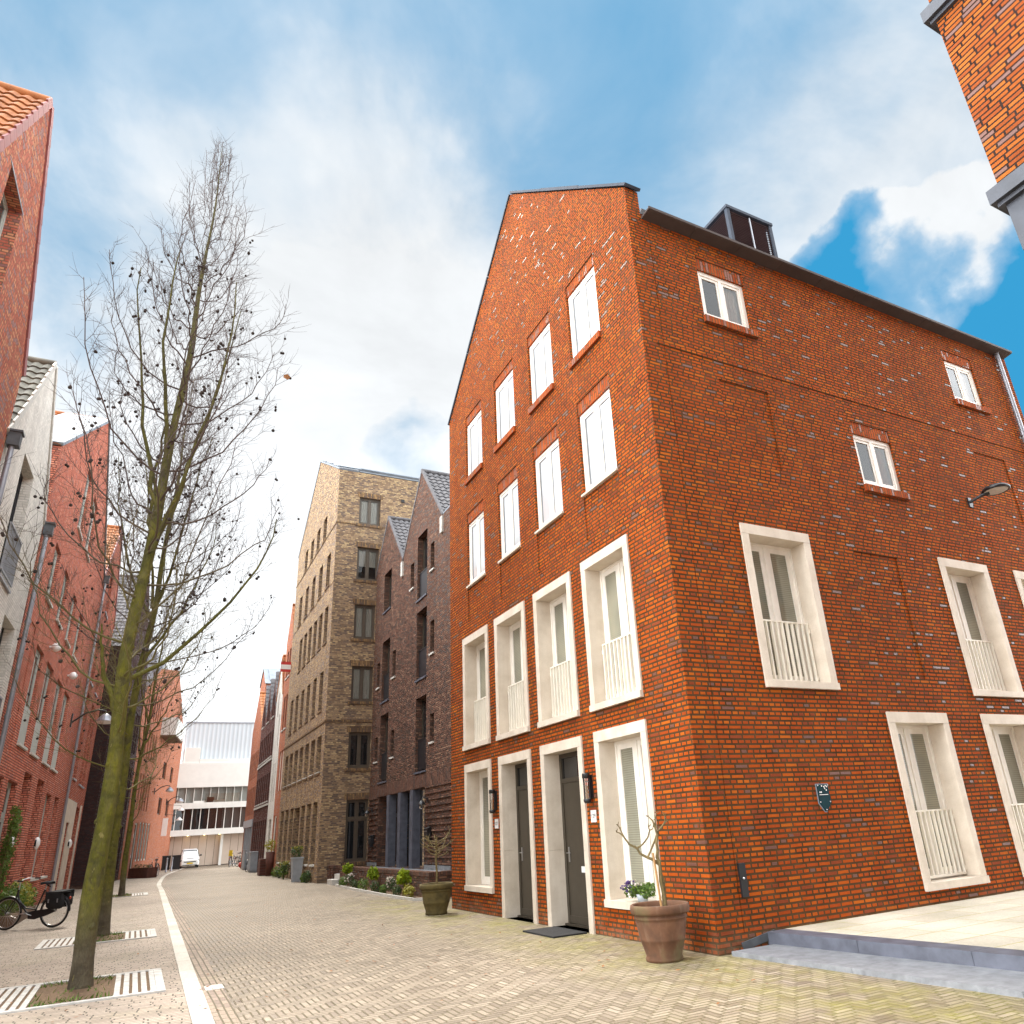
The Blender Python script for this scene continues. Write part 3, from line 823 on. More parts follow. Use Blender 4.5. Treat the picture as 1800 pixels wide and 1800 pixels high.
def window(par, O, U, N, u0, u1, v0, v1, d, frame='white_paint', glass='glass_dark', back=None, leaves=2, fw=0.055, sw=0.05, transom=None, split=None, name='window'):
    """casement window set d behind the wall face: frame part with panes (and what hangs behind them) as its own pieces"""
    f = MB(); p = MB()
    n0, n1 = -d - 0.05, -d
    bx = lambda a, b, c, e, q0, q1: f.obox(O, U, N, a, b, c, e, q0, q1)
    bx(u0, u0 + fw, v0, v1, n0, n1); bx(u1 - fw, u1, v0, v1, n0, n1)
    bx(u0 + fw, u1 - fw, v1 - fw, v1, n0, n1); bx(u0 + fw, u1 - fw, v0, v0 + fw * 1.3, n0, n1)
    a0, a1, b0, b1 = u0 + fw, u1 - fw, v0 + fw * 1.3, v1 - fw
    if transom:
        bx(a0, a1, transom - 0.035, transom + 0.035, n0, n1)
    rows = [(b0, b1)] if not transom else [(b0, transom - 0.035), (transom + 0.035, b1)]
    cuts = [a0 + (a1 - a0) * k / leaves for k in range(leaves + 1)] if split is None else [a0, a0 + (a1 - a0) * split, a1]
    nl = len(cuts) - 1
    for k in range(1, nl):
        bx(cuts[k] - 0.03, cuts[k] + 0.03, b0, b1, n0 - 0.001, n1 + 0.001 if transom else n1)
    for (c0, c1) in rows:
        for k in range(nl):
            x0 = cuts[k] + (0.03 if k else 0); x1 = cuts[k + 1] - (0.03 if k < nl - 1 else 0)
            m0, m1 = n0 + 0.005, n1 - 0.014
            bx(x0, x0 + sw, c0, c1, m0, m1); bx(x1 - sw, x1, c0, c1, m0, m1)
            bx(x0 + sw, x1 - sw, c1 - sw, c1, m0, m1); bx(x0 + sw, x1 - sw, c0, c0 + sw, m0, m1)
            g0, g1, h0, h1 = x0 + sw, x1 - sw, c0 + sw, c1 - sw
            q = lambda u, v: O + U * u + Z * v + N * (n0 + 0.022)
            p.face([q(g0, h0), q(g1, h0), q(g1, h1), q(g0, h1)], 0, N)
    fo = f.build(name, M[frame], par)
    if glass == 'glass_white':
        gk = MB()
        for k in range(nl):
            x0 = cuts[k] + (0.03 if k else 0) + sw; x1 = cuts[k + 1] - (0.03 if k < nl - 1 else 0) - sw
            gk.obox(O, U, N, x1 - (0.045 if k == nl - 1 else 0.014), x1 - 0.0005, b0 + sw, b1 - sw, n0 + 0.023, n0 + 0.026)  # seal line; the wider far strip paints in the reveal's shade
            gk.obox(O, U, N, x0 + 0.0005, x1 - 0.046, b1 - sw - 0.016, b1 - sw - 0.0005, n0 + 0.023, n0 + 0.026)
        gk.build('gasket_shade', M['gasket_shade'], fo)
    p.build('pane', M[glass], fo)
    if back:
        b = MB()
        q = lambda u, v, e: O + U * u + Z * v + N * (n0 - e)
        kind, lo, hi, ua, ub = back if len(back) == 5 else (*back, 0.0, 1.0)
        bu0, bu1 = u0 + (u1 - u0) * ua, u0 + (u1 - u0) * ub
        bv0, bv1 = v0 + (v1 - v0) * lo, v0 + (v1 - v0) * hi
        b.face([q(bu0, bv0, 0.05), q(bu1, bv0, 0.05), q(bu1, bv1, 0.05), q(bu0, bv1, 0.05)], 0, N)
        b.build('blind' if 'blind' in kind else 'curtain', M[kind], fo)
        rb = MB()
        rb.face([q(u0, v0, 0.35), q(u1, v0, 0.35), q(u1, v1, 0.35), q(u0, v1, 0.35)], 0, N)
        for e in ((u0, v0, u0, v1), (u1, v0, u1, v1), (u0, v0, u1, v0), (u0, v1, u1, v1)):
            rb.face([q(e[0], e[1], 0), q(e[2], e[3], 0), q(e[2], e[3], 0.35), q(e[0], e[1], 0.35)], 0)
        rb.build('interior', M['roomdark'], fo)
    return fo


def sill(par, O, U, N, u0, u1, v, mat, out=0.05, th=0.05, dep=0.12, name='window_sill'):
    s = MB(); s.obox(O, U, N, u0, u1, v - th, v, -dep, out)
    return s.build(name, M[mat], par)


def tiles(mb, O, A, B, Lu, Lv, pitch=0.22, course=0.33, amp=0.035, m=0, poly=None):
    """pantiles: O corner, A unit along the eave, B unit up the slope"""
    Nn = A.cross(B)
    if Nn.z < 0:
        Nn = -Nn
    seg = 6; nu = max(1, int(round(Lu / pitch))); du = Lu / nu
    nc = max(1, int(round(Lv / course))); dv = Lv / nc
    prof = [0.0, 0.55, 0.95, 1.0, 0.7, 0.22]
    for c in range(nc):
        vs = []; fs = []
        cols = nu * seg + 1
        for k in range(cols):
            u = du * k / seg; hgt = amp * prof[k % seg]
            vs.append(O + A * u + B * (c * dv - 0.03) + Nn * (hgt + 0.055))
            vs.append(O + A * u + B * ((c + 1) * dv) + Nn * (hgt + 0.018))
            vs.append(O + A * u + B * (c * dv - 0.03) + Nn * (hgt + 0.03))
        for k in range(cols - 1):
            fs.append((3 * k, 3 * k + 3, 3 * k + 4, 3 * k + 1))
            fs.append((3 * k + 2, 3 * k + 5, 3 * k + 3, 3 * k))
        mb.add(vs, fs, m, False)


def gable_house(name, label, cat, O, U, N, W, D, zn, zf, apex, holes, wm, roof_m, group=None, tile=True, sm=None, verge=None, extra=None, near_wall=True, tile_far=False, over=0.0):
    """house with its gable to the street. O = foot of the near corner, U along the street, N towards the street"""
    t = thing(name, label, cat, loc=tuple(O), group=group)
    sa, za = apex
    w_ = MB()
    wall(w_, O, U, N, [(0, 0), (W, 0), (W, zf), (sa, za), (0, zn)], holes)
    P = lambda u, v, n=0.0: O + U * u + Z * v + N * n
    w_.face([P(0, 0), P(0, zn), P(0, zn, -D), P(0, 0, -D)], 0, -U)
    w_.face([P(W, 0), P(W, zf), P(W, zf, -D), P(W, 0, -D)], 0, U)
    w_.face([P(0, 0, -D), P(W, 0, -D), P(W, zf, -D), P(sa, za, -D), P(0, zn, -D)], 0, -N)
    w_.build('wall', M[wm], t)
    r = MB()
    B1 = (P(sa, za) - P(0, zn)); L1 = B1.length; B1.normalize()
    B2 = (P(sa, za) - P(W, zf)); L2 = B2.length; B2.normalize()
    base0 = P(0, zn, -D); base1 = P(W, zf, -D)
    n1_ = U.cross(Z).normalized()
    if tile:
        tiles(r, base0, N, B1, D + over, L1)
    else:
        nn = N.cross(B1); nn = nn if nn.z > 0 else -nn
        r.prism([P(0, zn, over) , P(sa, za, over), P(sa, za, -D), P(0, zn, -D)], nn * 0.06)
    if tile_far:
        tiles(r, base1, N, B2, D + over, L2)
    else:
        nn = N.cross(B2); nn = nn if nn.z > 0 else -nn
        r.prism([P(W, zf, over), P(sa, za, over), P(sa, za, -D), P(W, zf, -D)], nn * 0.06)
    # ridge
    r.tube([P(sa, za + 0.07, over), P(sa, za + 0.07, -D)], 0.09, 8)
    r.build('roof', M[roof_m], t)
    if verge:
        vm, th = verge
        vb = MB()
        for (B, L, s0, z0) in ((B1, L1, 0, zn), (B2, L2, W, zf)):
            k = max(1, int(L / 0.36)); dl = L / k
            nn = N.cross(B); nn = nn if nn.z > 0 else -nn
            for q in range(k):
                a = P(s0, z0) + B * (q * dl) + nn * 0.05; b = P(s0, z0) + B * ((q + 1) * dl - 0.008) + nn * 0.03
                vb.prism([a + N * 0.0 - nn * th, b - nn * th, b + nn * 0.105, a + nn * 0.125], N * 0.035)
        vb.build('verge', M[vm], t)
    return t


def downpipe(par, p0, p1, r=0.045, mat='pipe', hopper=None):
    m = MB()
    p0, p1 = Vector(p0), Vector(p1)
    m.tube([p0, p1], r, 10)
    L = (p1 - p0).length
    for k in range(1, int(L / 2.2) + 1):
        q = p0 + (p1 - p0) * (k * 2.2 / L)
        m.tube([q - Z * 0.03, q + Z * 0.03], r * 1.3, 10)
    o = m.build('downpipe', M[mat], par)
    if hopper:
        h = MB(); c = Vector(hopper)
        h.box(c.x - 0.10, c.x + 0.10, c.y - 0.10, c.y + 0.10, c.z - 0.14, c.z + 0.14)
        h.box(c.x - 0.125, c.x + 0.125, c.y - 0.125, c.y + 0.125, c.z + 0.14, c.z + 0.18)
        h.build('rain_hopper', M['flash'], o)
    return o


# ================================================================== MAIN RED HOUSE
O0 = Vector((0, 0, 0)); UY = Vector((0, 1, 0)); NX = Vector((-1, 0, 0)); UX = Vector((1, 0, 0)); NY = Vector((0, -1, 0))
house = thing('corner_house', 'large orange-red brick corner house with cream stone window surrounds', 'house', (0, 0, 0))
SUR_L = [(6.42, 7.86, 3.12, 5.59), (4.61, 6.05, 3.12, 5.59), (2.78, 4.21, 3.12, 5.59), (0.97, 2.39, 3.12, 5.60),
         (6.42, 7.83, 0.38, 2.82), (0.97, 2.38, 0.38, 2.81)]
DOORS = [(4.62, 6.03, 0.0, 2.81), (2.77, 4.22, 0.0, 2.81)]
WB = [(6.51, 7.53), (4.69, 5.71), (2.88, 3.95), (1.06, 2.14)]
WA = [(6.51, 7.53), (4.69, 5.74), (2.92, 3.94), (1.16, 2.21)]
SUR_R = [(1.39, 2.81, 3.12, 5.60), (6.05, 7.46, 3.12, 5.60), (8.34, 9.76, 3.12, 5.60), (3.75, 5.16, 0.35, 2.82), (6.07, 7.48, 0.35, 2.82), (8.36, 9.77, 0.35, 2.82)]
WR = [(1.38, 2.46, 9.44, 10.48), (8.16, 9.20, 9.44, 10.48), (4.52, 5.58, 6.79, 7.85)]

wl = MB()
hl = [(a, b, c, d, 0.36) for a, b, c, d in SUR_L + DOORS]
hl += [(a, b, 5.92, 8.60, 0.10) for a, b in WB] + [(a, b, 9.52, 11.28, 0.10) for a, b in WA]
wall(wl, O0, UY, NX, [(0, -0.05), (8.7, -0.05), (8.7, 11.75), (4.4, 15.85), (0, 11.75)], hl)
hr = [(a, b, c, d, 0.36) for a, b, c, d in SUR_R] + [(a, b, c, d + 0.25, 0.10) for a, b, c, d in WR]
hr += [(3.84, 4.92, 3.35, 5.46, 0.022, 1), (1.47, 2.56, 6.70, 8.21, 0.022, 1), (8.25, 9.3, 6.70, 8.21, 0.022, 1)]
hr += [(0.405, 0.417, 0.2, 11.0, 0.02, 1)]
wall(wl, O0, UX, NY, [(0, -0.05), (10.7, -0.05), (10.7, 11.25), (0, 11.25)], hr)
# back and far walls, parapet thickness of both gables
wl.face([(10.7, 0, 0), (10.7, 8.7, 0), (10.7, 8.7, 11.25), (10.7, 4.4, 15.45), (10.7, 0, 11.25)], 0, UX)
wl.face([(0, 8.7, 0), (10.7, 8.7, 0), (10.7, 8.7, 11.2), (0, 8.7, 11.2)], 0, UY)
for xa, xb in ((0.0, 0.27),):
    prof = [(0, 11.25), (0, 11.75), (4.4, 15.85), (8.7, 11.75), (8.7, 11.25)]
    for (y0, z0), (y1, z1) in zip(prof, prof[1:]):
        nn = Vector((0, z0 - z1, y1 - y0)) if (y0, z0) != (y1, z1) else Z
        if z0 == 11.25:
            nn = NY
        if z1 == 11.25:
            nn = UY
        wl.face([(xa, y0, z0), (xb, y0, z0), (xb, y1, z1), (xa, y1, z1)], 0, nn)
    xi = xb if xa == 0.0 else xa
    wl.face([(xi, y, z) for y, z in prof], 0, UX if xa == 0.0 else NX)
wl.build('wall', M['brick'], house)

sd = MB()   # soldier courses, brick sills and the recessed panels under the windows
pn = MB()
for a, b in WB:
    sd.obox(O0, UY, NX, a + 0.002, b - 0.002, 8.345, 8.598, -0.12, -0.018)
    pn.obox(O0, UY, NX, a + 0.002, b - 0.002, 5.922, 6.73, -0.12, -0.018)
for a, b in WA:
    sd.obox(O0, UY, NX, a + 0.002, b - 0.002, 11.055, 11.278, -0.12, -0.018)
    sd.obox(O0, UY, NX, a - 0.02, b + 0.02, 9.39, 9.519, -0.11, 0.05)
for a, b, c, d in WR:
    sd.obox(O0, UX, NY, a + 0.002, b - 0.002, d + 0.005, d + 0.248, -0.12, -0.016)
    sd.obox(O0, UX, NY, a - 0.03, b + 0.08, c - 0.13, c - 0.001, -0.11, 0.06)
sd.build_each('soldier_course', M['soldier'], house)
pn.obox(O0, UX, NY, 0.27, 10.42, 8.56, 8.615, -0.05, 0.012)
pn.build_each('brick_panel', M['brick'], house)

rf = MB()
rf.prism([(0.27, 0.0, 11.27), (0.27, 4.4, 15.5), (10.72, 4.4, 15.5), (10.72, 0.0, 11.27)], Vector((0, -0.06, 0.06)))
rf.prism([(0.27, 8.7, 11.27), (0.27, 4.4, 15.5), (10.72, 4.4, 15.5), (10.72, 8.7, 11.27)], Vector((0, 0.06, 0.06)))
rfo = rf.build('roof', M['zinc'], house)
cp = MB()
for xa, xb in ((-0.03, 0.30),):
    for (y0, z0, y1, z1) in ((-0.03, 11.74, 4.4, 15.86), (8.73, 11.74, 4.4, 15.86)):
        sgn = 1 if y1 > y0 else -1
        nn = Vector((0, -(z1 - z0) * sgn, abs(y1 - y0))).normalized()
        k = 3
        for q in range(k):
            a = Vector((xa, y0 + (y1 - y0) * q / k, z0 + (z1 - z0) * q / k)) + nn * 0.012
            b = Vector((xa, y0 + (y1 - y0) * ((q + 1) / k - 0.002), z0 + (z1 - z0) * ((q + 1) / k - 0.002))) + nn * 0.012
            dxv = Vector((xb - xa, 0, 0))
            cp.prism([a, b, b + dxv, a + dxv], nn * (0.05 + 0.012 * (q % 2)))
cp.build_each('gable_capping', M['zinc_dark'], house, 6)
gt = MB()
x = 0.285
while x < 10.6:
    x1 = min(x + 1.04, 10.66)
    prof = [(0.0, 11.15), (-0.20, 11.18), (-0.23, 11.19), (-0.235, 11.235), (-0.222, 11.24), (-0.215, 11.21), (0.0, 11.21)]
    gt.prism([(x, y, z) for y, z in prof], Vector((x1 - x - 0.006, 0, 0)))
    x = x1
gto = gt.build('gutter', M['gutter'], house)
downpipe(house, (10.27, -0.075, 0.2), (10.27, -0.075, 11.2), 0.05)

# roof-top ventilation housing
vb = MB()
bx0, bx1, by0, by1, bz0, bz1 = 3.35, 4.64, 0.85, 2.5, 11.9, 13.55
for (xx, yy) in ((bx0, by0), (bx1 - 0.08, by0), (bx0, by1 - 0.08), (bx1 - 0.08, by1 - 0.08)):
    vb.box(xx, xx + 0.08, yy, yy + 0.08, bz0, bz1)
vb.box(bx0 - 0.02, bx1 + 0.02, by0 - 0.02, by1 + 0.02, bz1, bz1 + 0.07)
vb.box(bx0 + 0.08, bx1 - 0.08, by0 + 0.01, by0 + 0.07, bz0 + 0.5, bz0 + 0.56)
vbo = vb.build('vent_housing', M['zinc_dark'], house)
lv = MB()
k = 0; z = bz0
while z < bz1 - 0.03:
    lv.prism([(bx0 + 0.08, by0 + 0.02, z), (bx0 + 0.08, by0 + 0.06, z + 0.045), (bx0 + 0.08, by0 + 0.07, z + 0.04), (bx0 + 0.08, by0 + 0.03, z - 0.004)], Vector((bx1 - bx0 - 0.16, 0, 0)))
    lv.prism([(bx0 + 0.02, by0 + 0.08, z), (bx0 + 0.06, by0 + 0.08, z + 0.045), (bx0 + 0.07, by0 + 0.08, z + 0.04), (bx0 + 0.03, by0 + 0.08, z - 0.004)], Vector((0, by1 - by0 - 0.16, 0)))
    z += 0.05
lv.box(bx0 + 0.10, bx1 - 0.1, by0 + 0.10, by1 - 0.1, bz0, bz1 - 0.01)
lv.build('louver', M['louver'], vbo)
mu = MB(); mu.box(3.98, 4.01, by0 + 0.005, by0 + 0.03, bz0, bz1 - 0.02)
mu.build('mullion', M['pipe'], vbo)


def surround(O, U, N, u0, u1, z0, z1, base=True, bw=0.135, top=0.16, out=0.03, dep=0.34):
    s = MB()
    s.obox(O, U, N, u0, u1, z1 - top, z1, -dep, out)
    lo = z0 + (0.10 if base else 0.0)
    zj = z0 + 1.12
    for a, b in ((u0, u0 + bw), (u1 - bw, u1)):
        if base:
            s.obox(O, U, N, a, b, lo, z1 - top - 0.003, -dep, out - 0.002)
        else:
            s.obox(O, U, N, a, b, lo, zj - 0.003, -dep, out - 0.002)
            s.obox(O, U, N, a, b, zj, z1 - top - 0.003, -dep, out - 0.002)
    if base:
        s.obox(O, U, N, u0, u1, z0, lo - 0.003, -dep, out + 0.025)
    return s.build('stone_surround', M['stone'], house)


def juliet(O, U, N, u0, u1, z0, z1, n=-0.19):
    r = MB()
    r.obox(O, U, N, u0, u1, z1 - 0.022, z1, n - 0.02, n + 0.02)
    r.obox(O, U, N, u0, u1, z0, z0 + 0.03, n - 0.016, n + 0.016)
    k = 10
    for q in range(k + 1):
        c = u0 + 0.02 + (u1 - u0 - 0.04) * q / k
        r.obox(O, U, N, c - 0.011, c + 0.011, z0 + 0.03, z1 - 0.022, n - 0.022, n + 0.022)
    for zz_ in (z0 + 0.08, z1 - 0.12):
        r.obox(O, U, N, u0 - 0.025, u0, zz_ - 0.03, zz_ + 0.03, n - 0.012, n + 0.012)
        r.obox(O, U, N, u1, u1 + 0.025, zz_ - 0.03, zz_ + 0.03, n - 0.012, n + 0.012)
    return r.build('juliet_railing', M['railing'], house)


for i, (a, b, c, d) in enumerate(SUR_L):
    surround(O0, UY, NX, a, b, c, d)
    window(house, O0, UY, NX, a + 0.137, b - 0.137, c + 0.102, d - 0.162, 0.26, glass='glass_blind', fw=0.045, sw=0.082, name='french_window')
    if c > 1:
        juliet(O0, UY, NX, a + 0.165, b - 0.165, c + 0.13, c + 1.05)
for i, (a, b, c, d) in enumerate(SUR_R):
    surround(O0, UX, NY, a, b, c, d)
    window(house, O0, UX, NY, a + 0.137, b - 0.137, c + 0.102, d - 0.162, 0.26, glass='glass_blind', fw=0.045, sw=0.082, name='french_window')
    juliet(O0, UX, NY, a + 0.165, b - 0.165, c + 0.13, c + 1.05)
for i, (a, b) in enumerate(WB):
    wo_ = window(house, O0, UY, NX, a + 0.003, b - 0.003, 6.775, 8.342, 0.05, glass='glass_white', split=0.5, fw=0.06, sw=0.06)
    sill(house, O0, UY, NX, a - 0.02, b + 0.02, 6.773, 'stone', 0.04, 0.04, 0.1)
for i, (a, b) in enumerate(WA):
    window(house, O0, UY, NX, a + 0.003, b - 0.003, 9.522, 11.052, 0.05, glass='glass_white', split=0.5, fw=0.06, sw=0.06)
for i, (a, b, c, d) in enumerate(WR):
    window(house, O0, UX, NY, a + 0.003, b - 0.003, c + 0.002, d + 0.003, 0.05, glass='glass_clear', back=('curtain', 0.0, 1.0, 0.62, 1.0), split=0.5, fw=0.075, sw=0.055)

for i, (a, b, c, d) in enumerate(DOORS):
    surround(O0, UY, NX, a, b, c, d, base=False)
    ia, ib = a + 0.137, b - 0.137
    fr = MB()
    n0, n1 = -0.33, -0.27
    fr.obox(O0, UY, NX, ia, ia + 0.07, 0.03, 2.645, n0, n1); fr.obox(O0, UY, NX, ib - 0.07, ib, 0.03, 2.645, n0, n1)
    fr.obox(O0, UY, NX, ia + 0.07, ib - 0.07, 2.575, 2.645, n0, n1); fr.obox(O0, UY, NX, ia + 0.07, ib - 0.07, 2.17, 2.24, n0, n1)
    fr.obox(O0, UY, NX, ia, ib, -0.01, 0.03, n0, n1 + 0.06)
    fro = fr.build('door_frame', M['bronze'], house)
    tr_ = MB(); tr_.obox(O0, UY, NX, ia + 0.07, ib - 0.07, 2.24, 2.575, -0.31, -0.30)
    tr_.build('transom_pane', M['glass_dark'], fro)
    df = MB()
    df.obox(O0, UY, NX, ia + 0.073, ib - 0.073, 0.034, 2.167, -0.325, -0.285)
    df.obox(O0, UY, NX, ia + 0.073, ib - 0.073, 0.036, 0.14, -0.284, -0.272)
    dfo = df.build('front_door', M['bronze'], house)
    hd = MB()
    uh = ib - 0.15
    hd.obox(O0, UY, NX, uh - 0.018, uh + 0.018, 0.93, 1.16, -0.284, -0.276)
    hd.tube([O0 + UY * uh + Z * 1.07 + NX * -0.276, O0 + UY * uh + Z * 1.07 + NX * -0.235, O0 + UY * (uh - 0.12) + Z * 1.07 + NX * -0.232], 0.009, 8)
    hd.build('door_handle', M['steel'], dfo)
    lb = MB(); uc = (ia + ib) / 2 - 0.12
    lb.obox(O0, UY, NX, uc - 0.17, uc + 0.17, 0.78, 0.87, -0.284, -0.274)
    lb.build('letterbox_flap', M['white_enamel'], dfo)
    sp = MB(); sp.obox(O0, UY, NX, uc + 0.02, uc + 0.035, 1.50, 1.515, -0.284, -0.276)
    sp.build('spyhole', M['steel'], dfo)
fl = MB(); fl.prism([(0.33, -0.012, 0.10), (0.86, -0.012, 0.185), (0.86, -0.012, 0.10), (0.36, -0.012, 0.02)], Vector((0, -0.02, 0)))
fl.build('flashing', M['flash'], house)

# ------------------------------------------------- things fixed to the corner house
def wall_light(u, z, label):
    t = thing('wall_light', label, 'wall light', (0, u, z), 'black cylinder lights beside the front doors')
    a = MB(); a.box(-0.02, 0.0, u - 0.045, u + 0.045, z - 0.16, z + 0.18)
    a.tube([(-0.02, u, z + 0.16), (-0.09, u, z + 0.16)], 0.012, 6)
    a.build('bracket', M['black'], t)
    b = MB()
    b.lathe([(0.0, 0.20), (0.058, 0.20), (0.06, 0.19), (0.06, 0.13), (0.05, 0.13)], 16, (-0.09, u, z))
    b.lathe([(0.05, -0.17), (0.06, -0.17), (0.06, -0.20), (0.045, -0.23), (0.0, -0.23)], 16, (-0.09, u, z))
    for g in range(4):
        an = g * PI / 2 + 0.4
        b.tube([(-0.09 + 0.056 * math.cos(an), u + 0.056 * math.sin(an), z - 0.18), (-0.09 + 0.056 * math.cos(an), u + 0.056 * math.sin(an), z + 0.15)], 0.006, 5)
    b.build('cage', M['black'], t)
    c = MB(); c.lathe([(0.048, -0.17), (0.048, 0.13)], 16, (-0.09, u, z)); c.build('glass', M['glass_clear'], t)
    d = MB(); d.tube([(-0.09, u, z - 0.17), (-0.09, u, z + 0.02)], 0.02, 8); d.build('bulb_holder', M['bamboo'], t)
wall_light(2.585, 2.02, 'black cylinder wall light between the near door and the shrub window')
wall_light(6.225, 2.02, 'black cylinder wall light beside the far front door')

def text_obj(txt, size, par, loc, rot, mat, name='lettering', extr=0.0008, al='CENTER'):
    cu_ = bpy.data.curves.new(name, 'FONT'); cu_.body = txt; cu_.size = size; cu_.extrude = extr
    cu_.align_x = al; cu_.align_y = 'CENTER'
    tmp = bpy.data.objects.new(name, cu_); COL.objects.link(tmp)
    bpy.context.view_layer.update()
    me = bpy.data.meshes.new_from_object(tmp.evaluated_get(bpy.context.evaluated_depsgraph_get()))
    bpy.data.objects.remove(tmp); bpy.data.curves.remove(cu_)
    me.materials.clear(); me.materials.append(M[mat])
    o = bpy.data.objects.new(name, me); COL.objects.link(o); o.parent = par; o.location = loc; o.rotation_euler = rot
    return o

ROT_L = (PI / 2, 0, -PI / 2)      # readable from the street side (facing -X)
ROT_R = (PI / 2, 0, 0)            # readable from the plaza (facing -Y)
for (u, txt, lab) in ((2.575, '129', 'white enamel house number plate 129 by the near front door'), (6.225, '127', 'white enamel house number plate 127 by the far front door')):
    p = MB(); p.box(-0.012, 0.0, -0.075, 0.075, -0.085, 0.085)
    o = p.build('house_number', M['white_enamel'])
    o.location = (0, u, 1.60)
    tag(o, lab, 'sign', 'house number plates')
    text_obj(txt, 0.085, o, (-0.0135, 0, 0), ROT_L, 'black')

pl = MB()
ps = [(-0.105, 0.17), (0.105, 0.17), (0.105, -0.07), (0.018, -0.175), (-0.018, -0.175), (-0.105, -0.07)]
pl.prism([(x_, -0.012, z_) for x_, z_ in ps], Vector((0, -0.012, 0)))
po = pl.build('heritage_plaque', M['teal']); po.location = (2.11, 0, 1.645)
tag(po, 'dark teal shield-shaped plaque screwed to the right brick wall', 'plaque')
tr2 = MB()
big = [(x_ * 1.10, z_ * 1.06) for x_, z_ in ps]
tr2.prism([(x_, -0.002, z_) for x_, z_ in big], Vector((0, -0.009, 0)))
tr2.build('back_plate', M['zinc'], po)
sc = MB()
for x_, z_ in ((-0.095, 0.158), (0.095, 0.158), (0.0, -0.155), (-0.093, -0.055), (0.093, -0.055)):
    sc.ball((x_, -0.026, z_), 0.009, 0, 8, 5)
sc.build('screw', M['steel'], po)
mk = MB()
for x_, z_ in ((-0.02, 0.15), (0.02, 0.14), (0.05, 0.152), (0.03, 0.118), (0.055, 0.095), (0.075, 0.14), (-0.07, 0.07), (-0.045, 0.07)):
    mk.box(x_ - 0.008, x_ + 0.008, -0.026, -0.024, z_ - 0.009, z_ + 0.009)
mk.box(-0.085, 0.075, -0.026, -0.024, 0.034, 0.041)
mk.build('emblem', M['white_enamel'], po)

mb_ = MB(); mb_.box(0.442, 0.545, -0.028, 0.0, 0.57, 0.945)
mbo = mb_.build('meter_cover', M['black']); tag(mbo, 'narrow black metal cover low on the right brick wall near the corner', 'cover')
kb = MB(); kb.ball((0.49, -0.032, 0.775), 0.016); kb.build('lock', M['steel'], mbo)

# street lamp on a bracket
lt = thing('street_lamp', 'black disc street lamp on a short bracket high on the plaza wall', 'street lamp', (7.55, 0, 6.95))
a = MB()
a.box(7.50, 7.60, -0.03, 0.0, 6.82, 7.02)
a.tube([(7.55, -0.02, 6.93), (7.57, -0.12, 6.955), (7.62, -0.26, 7.0)], 0.03, 8)
a.build('bracket', M['black'], lt)
h = MB()
h.lathe([(0.0, 0.075), (0.10, 0.07), (0.21, 0.042), (0.25, 0.0), (0.25, -0.03), (0.215, -0.042), (0.205, -0.028)], 32, (7.72, -0.47, 7.04))
h.tube([(7.60, -0.23, 6.99), (7.66, -0.36, 7.025)], [0.035, 0.065], 8)
h.build('lamp_head', M['black'], lt)
gl = MB(); gl.lathe([(0.21, -0.032), (0.0, -0.042)], 32, (7.72, -0.47, 7.04)); gl.build('lens', M['concrete_white'], lt)

dm = MB(); dm.box(-0.62, -0.06, 2.92, 3.94, 0.0, 0.022)
tag(dm.build('doormat', M['black_soft']), 'black ribbed doormat before the near front door', 'doormat')

# ================================================================== DARK TWIN-GABLED HOUSE (right, set back)
DX = 1.97
OD = Vector((DX, 0, 0))
dk = thing('twin_gable_house', 'dark purple-brown brick house with two pointed grey-tiled gables', 'house', (DX, 14.6, 0))
w_ = MB()
TALL = [(16.34, 17.46, 9.45, 11.98), (16.34, 17.46, 6.52, 9.0), (16.34, 17.46, 3.42, 5.89),
        (20.92, 22.0, 10.24, 11.95), (20.92, 22.0, 6.49, 8.97), (20.92, 22.0, 3.43, 5.98)]
SLOT = [(15.56, 15.96, 10.16, 11.19), (15.56, 15.96, 7.16, 8.3), (15.56, 15.96, 4.24, 5.15),
        (17.87, 18.30, 10.15, 11.17), (20.06, 20.50, 7.22, 8.28), (20.06, 20.50, 4.22, 5.21), (22.33, 22.76, 4.26, 5.22), (22.33, 22.76, 7.2, 8.25)]
GRP = (16.36, 21.95, 0.48, 2.90)
hd_ = [(*q, 0.30) for q in TALL] + [(*q, 0.24) for q in SLOT] + [(*GRP, 0.45)]
VAL = 19.33
wall(w_, OD, UY, NX, [(14.75, -0.05), (VAL, -0.05), (VAL, 11.72), (17.05, 14.58), (14.75, 11.85)], [q for q in hd_ if q[1] <= VAL] + [(GRP[0], VAL, GRP[2], GRP[3], 0.45)])
wall(w_, OD, UY, NX, [(VAL, -0.05), (24.15, -0.05), (24.15, 11.4), (21.66, 14.46), (VAL, 11.72)], [q for q in hd_ if q[0] >= VAL] + [(VAL, GRP[1], GRP[2], GRP[3], 0.45)])
wall(w_, OD, UY, NX, [(8.9, -0.05), (14.75, -0.05), (14.75, 11.85), (8.9, 11.85)], [])
w_.face([(DX, 8.9, 0), (DX + 8, 8.9, 0), (DX + 8, 8.9, 11.85), (DX, 8.9, 11.85)], 0, NY)
w_.build('wall', M['brick_dark'], dk)
sdk = MB()
sdk.obox(OD, UY, NX, 14.0, 24.1, 2.915, 3.33, -0.05, 0.012)
for (a, b, c, d) in TALL:
    sdk.obox(OD, UY, NX, a - 0.0, b + 0.0, d, d + 0.24, -0.05, 0.006)
sdk.build_each('soldier_course', M['soldier_dark'], dk)
rb_ = MB()     # ribbed brickwork of the ground floor: every third course stands out
z = 0.62
